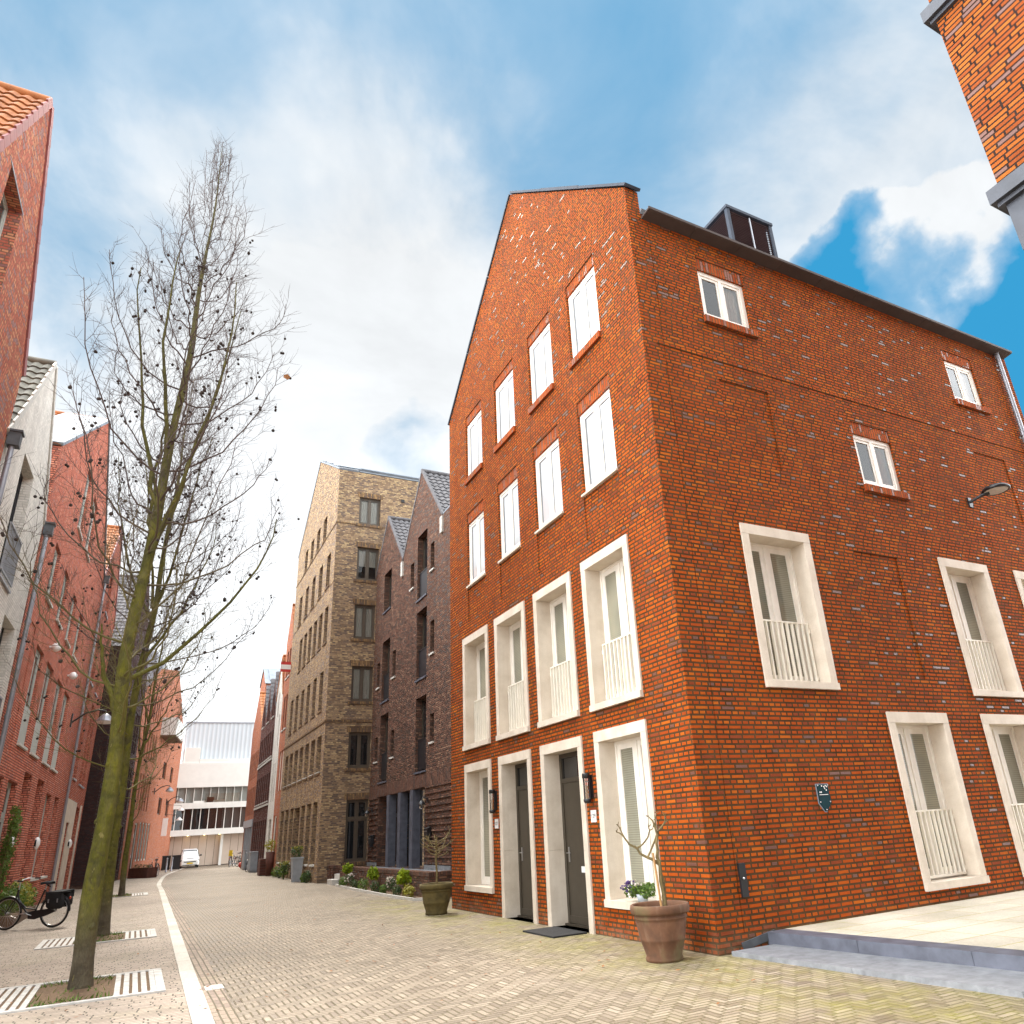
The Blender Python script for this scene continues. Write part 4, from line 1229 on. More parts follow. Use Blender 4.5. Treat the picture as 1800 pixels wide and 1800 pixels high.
while z < 2.86:
    rb_.obox(OD, UY, NX, 11.0, 16.32, z, z + 0.062, -0.05, 0.035)
    rb_.obox(OD, UY, NX, 21.99, 23.25, z, z + 0.062, -0.05, 0.035)
    z += 0.186
rb_.build_each('ribbed_brick', M['brick_dark'], dk)
bs = MB()
bs.obox(OD, UY, NX, 14.0, 16.35, 0.40, 0.60, -0.04, 0.04); bs.obox(OD, UY, NX, 21.96, 23.26, 0.40, 0.60, -0.04, 0.04)
bs.build_each('stone_plinth', M['bluestone'], dk)
pr = MB()
for c in (17.75, 19.15, 20.55):
    pr.obox(OD, UY, NX, c - 0.16, c + 0.16, 0.45, 1.62, -0.24, 0.03)
    pr.obox(OD, UY, NX, c - 0.16, c + 0.16, 1.625, 2.898, -0.24, 0.03)
pr.build_each('stone_pier', M['bluestone_dark'], dk, 2)
for (a, b) in ((16.36, 17.59), (17.91, 18.99), (19.31, 20.39), (20.71, 21.95)):
    window(dk, OD, UY, NX, a + 0.004, b - 0.004, 0.52, 2.895, 0.38, frame='black', glass='glass_dark', leaves=2, transom=2.2, sw=0.035)
for (a, b, c, d) in TALL:
    window(dk, OD, UY, NX, a + 0.004, b - 0.004, c + 0.02, d - 0.004, 0.22, frame='bronze', glass='glass_dark', sw=0.04)
    s_ = MB(); s_.obox(OD, UY, NX, a - 0.03, b + 0.03, c - 0.05, c + 0.012, -0.25, 0.05); s_.build('window_sill', M['bluestone_dark'], dk)
    if d - c > 2.2:
        s_ = MB(); s_.obox(OD, UY, NX, a + 0.01, b - 0.01, c + 0.08, c + 1.05, -0.10, -0.09)
        s_.obox(OD, UY, NX, a + 0.01, b - 0.01, c + 1.05, c + 1.09, -0.115, -0.075)
        s_.build('balcony_panel', M['black'], dk)
for (a, b, c, d) in SLOT:
    window(dk, OD, UY, NX, a + 0.004, b - 0.004, c + 0.02, d - 0.004, 0.18, frame='bronze', glass='glass_dark', leaves=1, sw=0.03, fw=0.04)
    s_ = MB(); s_.obox(OD, UY, NX, a - 0.02, b + 0.02, c - 0.05, c + 0.012, -0.2, 0.05); s_.build('window_sill', M['concrete_white'], dk)
rf = MB()
Pk = lambda y, z, n=0.0: Vector((DX - n, y, z))
for (y0, z0, y1, z1) in ((14.75, 11.85, 17.05, 14.58), (VAL, 11.72, 21.66, 14.46)):
    B = (Pk(y1, z1) - Pk(y0, z0)); L = B.length; B.normalize()
    tiles(rf, Vector((DX + 0.0, y0, z0)), UX, B, 6.0, L, 0.23, 0.30, 0.045)
for (y0, z0, y1, z1) in ((VAL, 11.72, 17.05, 14.58), (24.15, 11.4, 21.66, 14.46)):
    rf.prism([Pk(y0, z0), Pk(y1, z1), Pk(y1, z1, -6), Pk(y0, z0, -6)], Vector((0, 0.05, 0.05)))
for (y1, z1) in ((17.05, 14.66), (21.66, 14.54)):
    for q in range(18):
        rf.tube([Pk(y1, z1, -q * 0.34 + 0.02), Pk(y1, z1 + 0.02, -q * 0.34 - 0.33)], [0.10, 0.085], 8)
rf.build('roof', M['tile_grey'], dk)
vg = MB()
for (y0, z0, y1, z1) in ((14.75, 11.85, 17.05, 14.62), (VAL, 11.72, 17.05, 14.62), (VAL, 11.72, 21.66, 14.5), (24.15, 11.4, 21.66, 14.5)):
    nn = Vector((0, -(z1 - z0), (y1 - y0))).normalized(); nn = nn if nn.z > 0 else -nn
    vg.prism([Pk(y0, z0, 0.02), Pk(y1, z1, 0.02), Pk(y1, z1, -0.06), Pk(y0, z0, -0.06)], nn * 0.09)
vg.build('verge', M['tile_grey'], dk)
vs_ = MB()
for (y, z) in ((14.72, 11.72), (VAL, 11.6)):
    vs_.box(DX - 0.07, DX + 0.03, y - 0.10, y + 0.10, z - 0.55, z + 0.05)
vs_.build_each('valley_gutter', M['concrete_white'], dk)
rfb = MB(); rfb.prism([(DX, 8.9, 11.86), (DX + 6, 8.9, 11.86), (DX + 6, 14.75, 11.86), (DX, 14.75, 11.86)], Z * 0.05)
rfb.build('roof', M['zinc'], dk)

def porch_light(c, label, s=1.0):
    t = thing('porch_light', label, 'wall light', c, 'hooded porch lights on the dark house')
    a = MB(); x, y, z = c
    a.box(x - 0.03, x, y - 0.05, y + 0.05, z + 0.05, z + 0.2)
    a.tube([(x - 0.03, y, z + 0.16), (x - 0.16, y, z + 0.22), (x - 0.2, y, z + 0.12)], 0.014, 6)
    a.lathe([(0.0, 0.13), (0.05, 0.11), (0.11, 0.02), (0.115, 0.0)], 14, (x - 0.2, y, z))
    a.build('hood', M['black'], t)
    b = MB(); b.lathe([(0.07, 0.02), (0.075, -0.09), (0.05, -0.13), (0, -0.14)], 12, (x - 0.2, y, z)); b.build('glass', M['glass_clear'], t)
porch_light((DX - 0.035, 16.02, 2.36), 'black hooded porch light just right of the stone piers')
porch_light((DX - 0.035, 22.7, 2.36), 'black hooded porch light between the stone piers and the yellow building')
for (y, z, lab) in ((22.5, 1.28, 'black letterbox on ribbed brick beside the yellow building'), (15.85, 1.4, 'black letterbox on ribbed brick behind the bare potted tree')):
    b = MB(); b.box(DX - 0.16, DX - 0.036, y - 0.17, y + 0.17, z - 0.02, z + 0.24)
    b.prism([(DX - 0.19, y - 0.185, z + 0.24), (DX - 0.036, y - 0.185, z + 0.30), (DX - 0.036, y - 0.185, z + 0.24)], Vector((0, 0.37, 0)))
    b.box(DX - 0.13, DX - 0.05, y - 0.12, y + 0.12, z - 0.13, z - 0.02)
    o = b.build('letterbox', M['black']); tag(o, lab, 'letterbox', 'letterboxes on the dark house')
    f_ = MB(); f_.box(DX - 0.168, DX - 0.16, y - 0.12, y + 0.12, z + 0.15, z + 0.185); f_.build('flap', M['steel'], o)

# low brick terrace wall in front
tw = MB()
tw.box(0.45, 0.68, 11.5, 21.2, -0.03, 0.50); tw.box(0.68, DX - 0.045, 11.5, 11.73, -0.03, 0.50)
tw.box(0.45, 0.68, 22.3, 23.29, -0.03, 0.50); tw.box(0.68, DX - 0.05, 22.06, 22.3, -0.03, 0.50)
two = tw.build('terrace_wall', M['brick_dark']); tag(two, 'low dark brick terrace wall behind the flower bed', 'wall')
tc_ = MB()
for q in ((0.44, 0.69, 11.49, 21.21), (0.69, DX - 0.047, 11.49, 11.74), (0.44, 0.69, 22.29, 23.285)):
    tc_.box(*q, 0.502, 0.60)
tc_.build_each('soldier_course', M['soldier_dark'], two)
tp = MB(); tp.box(0.69, DX - 0.05, 11.75, 22.05, -0.02, 0.47); tp.build('terrace_slab', M['bluestone'], two)
es = MB(); es.box(0.20, 0.70, 21.22, 22.04, -0.02, 0.17); es.box(0.45, 0.70, 21.22, 22.04, 0.171, 0.33); es.build('step', M['concrete_white'], two)

# ================================================================== YELLOW-BROWN BRICK BUILDING
YX, YY = 0.08, 23.3
yb = thing('apartment_building', 'tall yellow-brown brick apartment building with rows of narrow windows', 'building', (YX, YY, 0))
OY = Vector((YX, 0, 0)); OS = Vector((0, YY, 0))
rows = []
for k in range(7):
    if k == 3:
        rows.append((27.75, 29.15, 0.05, 2.9, 0.55))
    else:
        rows.append((23.95 + 1.32 * k - (0.0 if k < 3 else -0.1), 23.95 + 1.32 * k + 0.86 + (0.0 if k < 3 else 0.1), 0.62, 2.93, 0.42))
for k in range(7):
    rows.append((23.9 + 1.33 * k, 23.9 + 1.33 * k + 0.86, 4.02, 5.50, 0.42))
for k in range(6):
    rows.append((24.28 + 1.46 * k, 24.28 + 1.46 * k + 0.74, 6.56, 8.22, 0.26))
for k in range(6):
    rows.append((24.08 + 1.22 * k + 0.03 * k * k * 0.0, 24.08 + 1.22 * k + 0.72, 9.44, 11.08, 0.26))
for k in range(5):
    rows.append((24.2 + 1.72 * k, 24.2 + 1.72 * k + 0.8, 12.06, 13.62, 0.26))
for k in range(4):
    rows.append((25.6 + 1.58 * k, 25.6 + 1.58 * k + 0.78, 14.82, 16.0, 0.26))
YW, YF = 33.4, 16.5
wy = MB()
wall(wy, OY, UY, NX, [(YY, -0.05), (YW, -0.05), (YW, YF), (28.3, 20.15), (YY, 17.36)], rows)
SW = [(1.05, 2.03, 14.78, 16.12), (1.05, 2.03, 12.10, 13.66), (1.04, 1.95, 9.44, 10.97), (1.04, 1.95, 6.78, 8.26), (1.04, 1.95, 4.12, 5.53), (1.06, 1.94, 0.64, 2.92)]
wall(wy, OS, UX, NY, [(YX, -0.05), (6, -0.05), (6, 17.36), (YX, 17.36)], [(*q, 0.16) for q in SW])
wy.face([(YX, YW, 0), (6, YW, 0), (6, YW, YF), (YX, YW, YF)], 0, UY)
wy.build('wall', M['brick_yellow'], yb)
bd = MB()
bd.obox(OY, UY, NX, YY, YW, 5.93, 6.02, -0.05, 0.03); bd.obox(OY, UY, NX, YY, YW, 14.70, 14.76, -0.05, 0.025)
bd.obox(OY, UY, NX, YY, YW, 11.9, 11.94, -0.05, 0.012)
bd.obox(OS, UX, NY, YX - 0.03, 3.0, 5.93, 6.02, -0.05, 0.03); bd.obox(OS, UX, NY, YX - 0.025, 5.9, 14.70, 14.76, -0.05, 0.02)
for (a, b, c, d) in SW:
    bd.obox(OS, UX, NY, a - 0.1, b + 0.1, d + 0.002, d + 0.24, -0.05, 0.006); bd.obox(OS, UX, NY, a - 0.12, b + 0.12, c - 0.12, c - 0.002, -0.1, 0.04)
for (a, b, c, d, _) in rows[7:]:
    bd.obox(OY, UY, NX, a - 0.04, b + 0.04, c - 0.075, c + 0.005, -0.24, 0.04)
bd.build_each('soldier_course', M['soldier_yellow'], yb)
bp = MB()
for k in range(6):
    a = 24.85 + 1.33 * k
    bp.obox(OY, UY, NX, a, a + 0.02, 2.98, 3.85, -0.02, 0.006)
bp.build_each('brick_panel', M['soldier_yellow'], yb)
for j, (a, b, c, d) in enumerate(SW):
    window(yb, OS, UX, NY, a + 0.004, b - 0.004, c + 0.004, d - 0.004, 0.10, frame='bronze_frame', glass='glass_clear' if j < 4 else 'glass_dark', back=('curtain', 0.45 if j == 1 else 0.0, 1.0) if j < 4 else None, transom=2.2 if j == 5 else None, fw=0.06, sw=0.05)
for (a, b, c, d, e) in rows:
    if b - a > 1.2:
        window(yb, OY, UY, NX, a + 0.004, b - 0.004, c, d - 0.004, e - 0.08, frame='bronze', glass='glass_dark', transom=2.2, name='entrance_door')
    else:
        window(yb, OY, UY, NX, a + 0.004, b - 0.004, c + 0.012, d - 0.004, e - 0.07, frame='bronze_frame', glass='glass_dark', leaves=1, fw=0.05, sw=0.03)
ws = MB()
for (a, b, c, d, e) in rows[:7]:
    if b - a < 1.2:
        ws.obox(OY, UY, NX, a - 0.01, b + 0.01, c - 0.06, c + 0.005, -0.38, 0.04)
for (a, b, c, d, e) in rows[7:14]:
    ws.obox(OY, UY, NX, a - 0.01, b + 0.01, c + 0.006, c + 0.04, -0.38, 0.045)
ws.build_each('window_sill', M['concrete_white'], yb)
ry = MB()
PY_ = lambda y, z, n=0.0: Vector((YX - n, y, z))
ry.prism([PY_(YY, 17.38, 0.03), PY_(28.3, 20.17, 0.03), PY_(28.3, 20.17, -0.9), PY_(YY, 17.38, -0.9)], Vector((0, -0.04, 0.07)))
ry.prism([PY_(YW, YF, 0.03), PY_(28.3, 20.17, 0.03), PY_(28.3, 20.17, -5.9), PY_(YW, YF, -5.9)], Vector((0, 0.04, 0.07)))
ry.prism([PY_(YY, 17.40, -0.92), PY_(28.3, 17.42, -0.92), PY_(28.3, 17.42, -5.9), PY_(YY, 17.40, -5.9)], Z * 0.05)
for k in range(3):
    q = YY + 0.4 + 1.6 * k
    ry.prism([PY_(q, 17.5 + (q - YY) * 0.558, 0.0), PY_(q + 1.3, 17.5 + (q + 1.3 - YY) * 0.558, 0.0), PY_(q + 1.3, 17.5 + (q + 1.3 - YY) * 0.558, -1.1), PY_(q, 17.5 + (q - YY) * 0.558, -1.1)], Vector((0, -0.02, 0.04)))
ry.build('roof', M['zinc'], yb)
vt = MB(); vt.box(3.0, 3.16, YY - 0.03, YY, 16.15, 16.30); vt.build('vent', M['black'], yb)

# realtor's board hung on the far end of the street front
sb = thing('estate_agent_board', 'red and white estate agent board projecting from the yellow-brown building', 'sign', (0.0, 33.1, 10.2))
b = MB(); b.box(-0.46, 0.06, 33.10, 33.13, 9.92, 10.46)
b.build('panel', M['red_gloss'], sb)
b = MB(); b.box(-0.45, 0.05, 33.09, 33.099, 10.06, 10.30)
b.build('panel_band', M['white_enamel'], sb)

# ================================================================== FAR RIGHT ROW (beyond the yellow building)
dfar = Vector((0.018, 1, 0)).normalized(); nfar = Vector((-1, 0.018, 0)).normalized()
def OF(s):
    return Vector((0.10, 33.42, 0)) + dfar * s
def far_windows(t, O, U, N, rects, frame, glass='glass_dark', d=0.14, sillm=None, leaves=1, name='window'):
    for (a, b, c, e) in rects:
        window(t, O, U, N, a + 0.004, b - 0.004, c + 0.004, e - 0.004, d, frame=frame, glass=glass, leaves=leaves, fw=0.06, sw=0.03, name=name)
    if sillm:
        s_ = MB()
        for (a, b, c, e) in rects:
            s_.obox(O, U, N, a - 0.03, b + 0.03, c - 0.07, c, -0.05, 0.05)
        s_.build_each('window_sill', M[sillm], t)

RH = [(0.25, 0.8, 7.1, 8.9), (1.1, 1.65, 7.1, 8.9), (0.25, 0.8, 9.9, 11.4), (1.1, 1.65, 9.9, 11.4)]
RHw = [(0.25, 0.85, 4.0, 6.0), (1.1, 1.7, 4.0, 6.0)]
RHd = [(0.9, 2.0, 0.05, 2.8)]
fr1 = gable_house('narrow_house', 'narrow red brick house with white tall windows wedged beside the yellow building', 'house', OF(0), dfar, nfar, 2.3, 7, 11.9, 11.9, (1.15, 14.0), [(*q, 0.2) for q in RH + RHw + RHd], 'brick_salmon', 'tile_orange', group='houses down the right side')
far_windows(fr1, OF(0), dfar, nfar, RH, 'bronze_frame', sillm='concrete_white'); far_windows(fr1, OF(0), dfar, nfar, RHw, 'white_paint', 'glass_grey', d=0.05)
far_windows(fr1, OF(0), dfar, nfar, RHd, 'white_paint', 'glass_grey', name='front_door', d=0.05)
WH = [(0.5, 0.8, 3.6, 5.6), (1.4, 1.7, 3.6, 5.6), (0.5, 0.8, 6.4, 8.2), (1.4, 1.7, 8.2, 9.6)]
WHd = [(0.6, 1.5, 0.05, 2.7)]
fr2 = gable_house('white_house', 'narrow whitewashed house with orange roof tiles down the street', 'house', OF(2.34), dfar, nfar, 2.5, 7, 9.2, 9.2, (1.25, 11.6), [(*q, 0.2) for q in WH + WHd], 'brick_white', 'tile_orange', group='houses down the right side', verge=('tile_orange', 0.05))
far_windows(fr2, OF(2.34), dfar, nfar, WH, 'bronze_frame'); far_windows(fr2, OF(2.34), dfar, nfar, WHd, 'bronze_frame', name='front_door')
# brown row of three little gables
OB = OF(4.9); BW = 6.9
fr3 = thing('three_gable_house', 'dark brown brick house front with three small grey-tiled gables', 'house', tuple(OB), 'houses down the right side')
BH = [(0.3 + 0.95 * k, 0.82 + 0.95 * k, z0, z1) for (z0, z1) in ((3.75, 5.3), (6.2, 7.7)) for k in range(7)]
BG = [(0.3 + 0.95 * k, 0.82 + 0.95 * k, 0.5, 2.75) for k in range(7)]
wb_ = MB()
hh_ = [(*q, 0.18) for q in BH + BG]
BT = []
wall(wb_, OB, dfar, nfar, [(0, -0.05), (BW, -0.05), (BW, 8.4), (0, 8.4)], hh_)
gw = BW / 3
for k in range(3):
    wall(wb_, OB, dfar, nfar, [(gw * k, 8.4), (gw * (k + 1), 8.4), (gw * (k + 1), 9.0), (gw * (k + 0.5), 11.2), (gw * k, 9.0)], [(gw * (k + 0.5) - 0.55, gw * (k + 0.5) - 0.1, 8.5, 9.9, 0.15), (gw * (k + 0.5) + 0.1, gw * (k + 0.5) + 0.55, 8.5, 9.9, 0.15)])
    BT += [(gw * (k + 0.5) - 0.55, gw * (k + 0.5) - 0.1, 8.5, 9.9), (gw * (k + 0.5) + 0.1, gw * (k + 0.5) + 0.55, 8.5, 9.9)]
wb_.face([OB, OB + Z * 9, OB + Z * 9 - nfar * 7, OB - nfar * 7], 0, -dfar); wb_.face([OB + dfar * BW, OB + dfar * BW + Z * 9, OB + dfar * BW + Z * 9 - nfar * 7, OB + dfar * BW - nfar * 7], 0, dfar)
wb_.build('wall', M['brick_brown_far'], fr3)
rb2 = MB()
for k in range(3):
    p0, p1, p2 = OB + dfar * (gw * k) + Z * 9.0, OB + dfar * (gw * (k + 0.5)) + Z * 11.2, OB + dfar * (gw * (k + 1)) + Z * 9.0
    B = (p1 - p0); L = B.length; B.normalize()
    tiles(rb2, p0 - nfar * 5, nfar, B, 5.05, L)
    rb2.prism([p2, p1, p1 - nfar * 5, p2 - nfar * 5], dfar * 0.05 + Z * 0.05)
rb2.build('roof', M['tile_grey'], fr3)
far_windows(fr3, OB, dfar, nfar, BH + BT, 'bronze', sillm='concrete_white'); far_windows(fr3, OB, dfar, nfar, BG, 'bronze')
lg = MB(); lg.obox(OB, dfar, nfar, 0, BW, 5.95, 6.05, -0.05, 0.05); lg.obox(OB, dfar, nfar, 0, BW, 3.5, 3.6, -0.05, 0.05); lg.build_each('string_course', M['concrete_white'], fr3)
# end house with orange roof and metal top storey
OE = OF(11.85)
EH = [(0.4 + 0.85 * k, 0.85 + 0.85 * k, z0, z1) for (z0, z1) in ((3.3, 5.0), (5.6, 7.3)) for k in range(6)]
EG = [(0.4 + 1.0 * k, 1.2 + 1.0 * k, 0.1, 2.5) for k in range(5)]
fr4 = gable_house('end_house', 'orange-red end house with orange tiles and a metal-clad top storey', 'house', OE, dfar, nfar, 5.4, 7, 8.6, 8.9, (2.9, 11.4), [(*q, 0.18) for q in EH + EG], 'brick_salmon', 'tile_orange', group='houses down the right side')
far_windows(fr4, OE, dfar, nfar, EH, 'bronze'); far_windows(fr4, OE, dfar, nfar, EG, 'grey_box', name='shop_window')
gs = MB(); gs.obox(OE, dfar, nfar, 0, 5.4, 2.55, 3.0, -0.05, 0.06)
for k in range(5):
    gs.obox(OE, dfar, nfar, 0.1 + 1.0 * k, 0.35 + 1.0 * k, 0.0, 2.549, -0.03, 0.04)
gs.build_each('shop_front', M['grey_box'], fr4)
ts = MB(); ts.prism([(0.72, 48.3, 8.0), (0.72, 48.3, 12.15), (0.72, 49.9, 13.5), (0.72, 51.2, 12.4), (0.72, 51.2, 8.0)], Vector((4.5, 0, 0)))
ts.build('top_storey', M['brick_salmon'], fr4)
tm = MB(); tm.prism([(0.66, 48.22, 12.12), (0.66, 49.9, 13.54), (5.2, 49.9, 13.54), (5.2, 48.22, 12.12)], Vector((0, -0.05, 0.06)))
tm.prism([(1.0, 48.42, 12.42), (1.0, 49.7, 13.50), (2.3, 49.7, 13.50), (2.3, 48.42, 12.42)], Vector((0, -0.04, 0.05)))
tm.prism([(0.66, 51.28, 12.38), (0.66, 49.95, 13.54), (5.2, 49.95, 13.54), (5.2, 51.28, 12.38)], Vector((0, 0.05, 0.06)))
tm.build_each('metal_roof', M['zinc'], fr4)

# ================================================================== WHITE BUILDING CLOSING THE STREET
EY = 67.0
OEW = Vector((0, EY, 0))
eb = thing('white_building', 'long white modern building closing the end of the street', 'building', (0, EY, 0))
wv = MB()
wv.box(-12, 9, EY + 0.02, EY + 9, 2.5, 2.98); wv.box(-12, 9, EY + 0.02, EY + 9, 4.68, 5.16)
wv.box(-12, 9, EY + 0.6, EY + 9, 6.48, 8.55); wv.box(-12, 9, EY + 0.9, EY + 9, 0, 2.5); wv.box(-12, 9, EY + 1.0, EY + 9, 2.98, 4.68); wv.box(-12, 9, EY + 1.5, EY + 9, 5.16, 6.48)
wv.build('wall', M['white_render'], eb)
gp = MB(); x = -9.0
while x < 5:
    gp.box(x, x + 0.62, EY + 0.82, EY + 0.88, 0.06, 2.5); x += 0.645
gp.build_each('garage_panel', M['panel'], eb)
gj = MB(); gj.box(-9, 5, EY + 0.885, EY + 0.895, 0.0, 2.5); gj.build('panel_joint', M['seam'], eb)
ml = MB(); x = -9.3
while x < 6:
    ml.box(x, x + 0.06, EY + 0.25, EY + 0.35, 2.981, 4.679); ml.box(x, x + 0.06, EY + 0.9, EY + 1.0, 5.161, 6.479); x += 0.655
ml.build_each('mullion', M['white_render'], eb)
gb_ = MB(); gb_.box(-12, 0.35, EY + 0.36, EY + 0.38, 2.981, 4.679); gb_.build('window_band', M['glass_dark'], eb)
gc = MB(); gc.box(0.36, 9, EY + 0.36, EY + 0.38, 2.981, 4.679); gc.build('window_band', M['glass_grey'], eb)
gd = MB(); gd.box(-12, 9, EY + 1.01, EY + 1.03, 5.161, 6.479); gd.build('curtained_windows', M['curtain_grey'], eb)
bg_ = MB(); bg_.box(-1.2, 1.6, EY + 0.1, EY + 0.12, 5.165, 5.9); bg_.build('balcony_glass', M['glass_clear'], eb)
bw = MB(); bw.box(-2.1, -1.1, EY + 0.15, EY + 0.5, 5.161, 5.32); bw.box(-0.5, 0.5, EY + 0.15, EY + 0.5, 5.161, 5.34); bw.build_each('balcony_bench', M['white_render'], eb)
bb = MB(); bb.box(-1.0, -0.45, EY + 0.3, EY + 0.6, 5.161, 5.62); bb.build('balcony_chest', M['corten'], eb)


def corrug():
    T = NT('pale_corrugated_cladding')
    u, v, _ = T.sep(T.uv())
    f = T.math('SINE', T.math('MULTIPLY', u, 17))
    return T.out(T.ramp(f, [(0.0, (0.42, 0.455, 0.485)), (0.6, (0.49, 0.52, 0.545))]), 0.5, T.bump(f, 0.5, 0.03), spec=0.3)
M['corrugated'] = corrug()
ub = MB(); ub.box(-3.35, 9, EY + 1.6, EY + 9, 8.5, 12.2); ub.build('roof_hall', M['corrugated'], eb)
uc_ = MB(); uc_.box(-1.93, 9, EY + 0.7, EY + 1.58, 8.551, 8.9); uc_.box(-3.2, -1.95, EY + 0.7, EY + 1.58, 8.551, 9.9); uc_.build('plant_room', M['white_render'], eb)
cpn = MB(); cpn.box(-3.4, 9, EY + 1.55, EY + 9, 12.2, 12.32); cpn.build('roof_edge', M['pipe'], eb)
sl_ = MB()
for x in (-3.6, -2.2, -0.9, 0.3):
    sl_.lathe([(0.0, 2.494), (0.07, 2.494), (0.07, 2.5)], 10, (x, EY + 0.45, 0))
EM = NT('downlight_glow'); M['glow'] = EM.out((0.8, 0.6, 0.3), 0.5, emis=(1.0, 0.72, 0.32), estr=14.0)
sl_.build('downlight', M['glow'], eb)
fp = MB(); fp.box(0.45, 0.66, EY + 0.5, EY + 0.72, 0, 2.5); fp.build('column', M['white_render'], eb)

# ================================================================== BUILDING CORNER TOP RIGHT (next to the plaza)
CX, CY = 0.83, -4.94
cb_ = thing('brick_tower', 'orange brick building corner with grey stone bands jutting in at the top right', 'building', (CX, CY, 0))
OC = Vector((CX, 0, 0))
cw = MB(); cw.box(CX, CX + 9, CY - 11, CY, 7.25, 13.6); cw.box(CX + 0.012, CX + 9, CY - 11, CY - 0.012, -0.05, 6.45); cw.build('wall', M['brick_corner'], cb_)
cl = MB(); cl.box(CX + 0.005, CX + 9, CY - 11, CY - 0.005, 6.45, 7.02); cl.build('stone_base', M['band_stone'], cb_)
cbn = MB()
for zc in (7.07, 9.82):
    cbn.box(CX - 0.09, CX + 9, CY - 11, CY + 0.09, zc, zc + 0.17)
    cbn.box(CX - 0.045, CX + 9, CY - 11, CY + 0.045, zc - 0.05, zc - 0.001)
cbn.build_each('stone_band', M['band_stone'], cb_)

# ================================================================== LEFT ROW
dl = Vector((0.025, 1, 0)).normalized(); nl = Vector((1, -0.025, 0)).normalized()
def OL(s):
    return Vector((-9.425, 0, 0)) + dl * s
PL = lambda s, z, n=0.0: OL(s) + Z * z + nl * n

# 1 nearest red gable
s0 = 2.75
h1w = [(4.27 - s0, 5.38 - s0, 9.9, 12.2), (1.3, 2.4, 5.2, 7.2), (3.2, 4.3, 5.2, 7.2), (1.0, 2.2, 0.1, 2.6), (3.2, 4.3, 0.8, 2.8)]
h1 = gable_house('red_gable_house', 'mottled red brick gable house at the left edge with orange roof tiles', 'house', OL(s0), dl, nl, 5.12, 9, 10.35, 10.35, (2.56, 14.85), [(*q, 0.3) for q in h1w], 'brick_first', 'tile_orange', verge=('verge_pink', 0.06))
for k, (a, b, c, d) in enumerate(h1w):
    window(h1, OL(s0), dl, nl, a + 0.004, b - 0.004, c + 0.004, d - 0.004, 0.2, frame='greygreen', glass='glass_grey', leaves=2 if k else 2)
lh = MB(); lh.obox(OL(s0), dl, nl, 4.2 - s0, 5.45 - s0, 12.203, 12.24, -0.02, 0.01); lh.build('lintel', M['pipe'], h1)

# 2 white gable
s1 = 7.9
h2w = [(9.52 - s1, 10.82 - s1, 6.8, 9.46), (11.0 - s1, 12.3 - s1, 3.7, 6.34), (8.6 - s1, 9.9 - s1, 3.7, 6.34), (8.8 - s1, 10.1 - s1, 0.1, 2.7), (10.9 - s1, 12.1 - s1, 0.6, 2.7)]
h2 = gable_house('white_gable_house', 'whitewashed brick gable house with mossy grey wavy tiles', 'house', OL(s1), dl, nl, 4.98, 9, 9.0, 9.1, (2.52, 12.2), [(*q, 0.28) for q in h2w], 'brick_white', 'tile_moss', verge=('concrete_white', 0.03))
for k, (a, b, c, d) in enumerate(h2w):
    window(h2, OL(s1), dl, nl, a + 0.004, b - 0.004, c + 0.004, d - 0.004, 0.2, frame='black', glass='glass_grey', leaves=2)
    s_ = MB(); s_.obox(OL(s1), dl, nl, a - 0.03, b + 0.03, c - 0.05, c - 0.001, -0.1, 0.05); s_.build('window_sill', M['pipe'], h2)
for (a, b, c, d) in h2w[:3]:
    r_ = MB(); n_ = 0.04
    r_.obox(OL(s1), dl, nl, a, b, c + 1.05, c + 1.09, n_ - 0.02, n_ + 0.02); r_.obox(OL(s1), dl, nl, a, b, c + 0.08, c + 0.11, n_ - 0.015, n_ + 0.015)
    for q in range(12):
        u_ = a + 0.01 + (b - a - 0.02) * q / 11
        r_.obox(OL(s1), dl, nl, u_ - 0.008, u_ + 0.008, c + 0.11, c + 1.05, n_ - 0.012, n_ + 0.012)
    r_.build('balcony_railing', M['pipe'], h2)
downpipe(h2, PL(s1 + 0.02, 0.1, 0.10), PL(s1 + 0.02, 8.85, 0.10), 0.05, hopper=PL(s1 + 0.02, 8.95, 0.12))

# 3 broad red gable with window rows
s2 = 12.98
A_ = [(15.15, 16.2), (17.5, 18.6), (19.95, 21.1), (22.3, 23.5)]
B_ = [(15.42, 16.75), (17.6, 19.0), (20.1, 21.55), (22.2, 23.75)]
ra = [(a - s2, b - s2, 7.98, 9.55) for a, b in A_]
rb3 = [(a - s2, b - s2, 4.2, 6.75) for a, b in B_]
ru = [(18.05 - s2, 19.25 - s2, 11.15, 13.3), (20.45 - s2, 21.85 - s2, 11.3, 13.35)]
rg = [(13.4, 14.66, 0.85, 3.33, 0), (15.3, 16.68, 0.85, 3.33, 0), (17.5, 18.9, 0.02, 3.7, 1), (20.1, 21.5, 0.02, 3.72, 1), (22.45, 23.85, 0.87, 3.45, 0), (24.75, 26.0, 0.87, 3.48, 0)]
rgh = [(a - s2, b - s2, c, d) for a, b, c, d, e in rg]
blindw = [(14.05 - s2, 14.75 - s2, 3.9, 7.0, 0.02, 1)]
h3 = gable_house('broad_gable_house', 'broad rose-red brick house with two rows of four tall windows', 'house', OL(s2), dl, nl, 14.65, 9, 11.4, 12.35, (7.4, 16.2),
                 [(*q, 0.16) for q in ra + rb3 + ru] + [(*q, 0.45) for q in rgh] + blindw, 'brick_left', 'tile_orange')
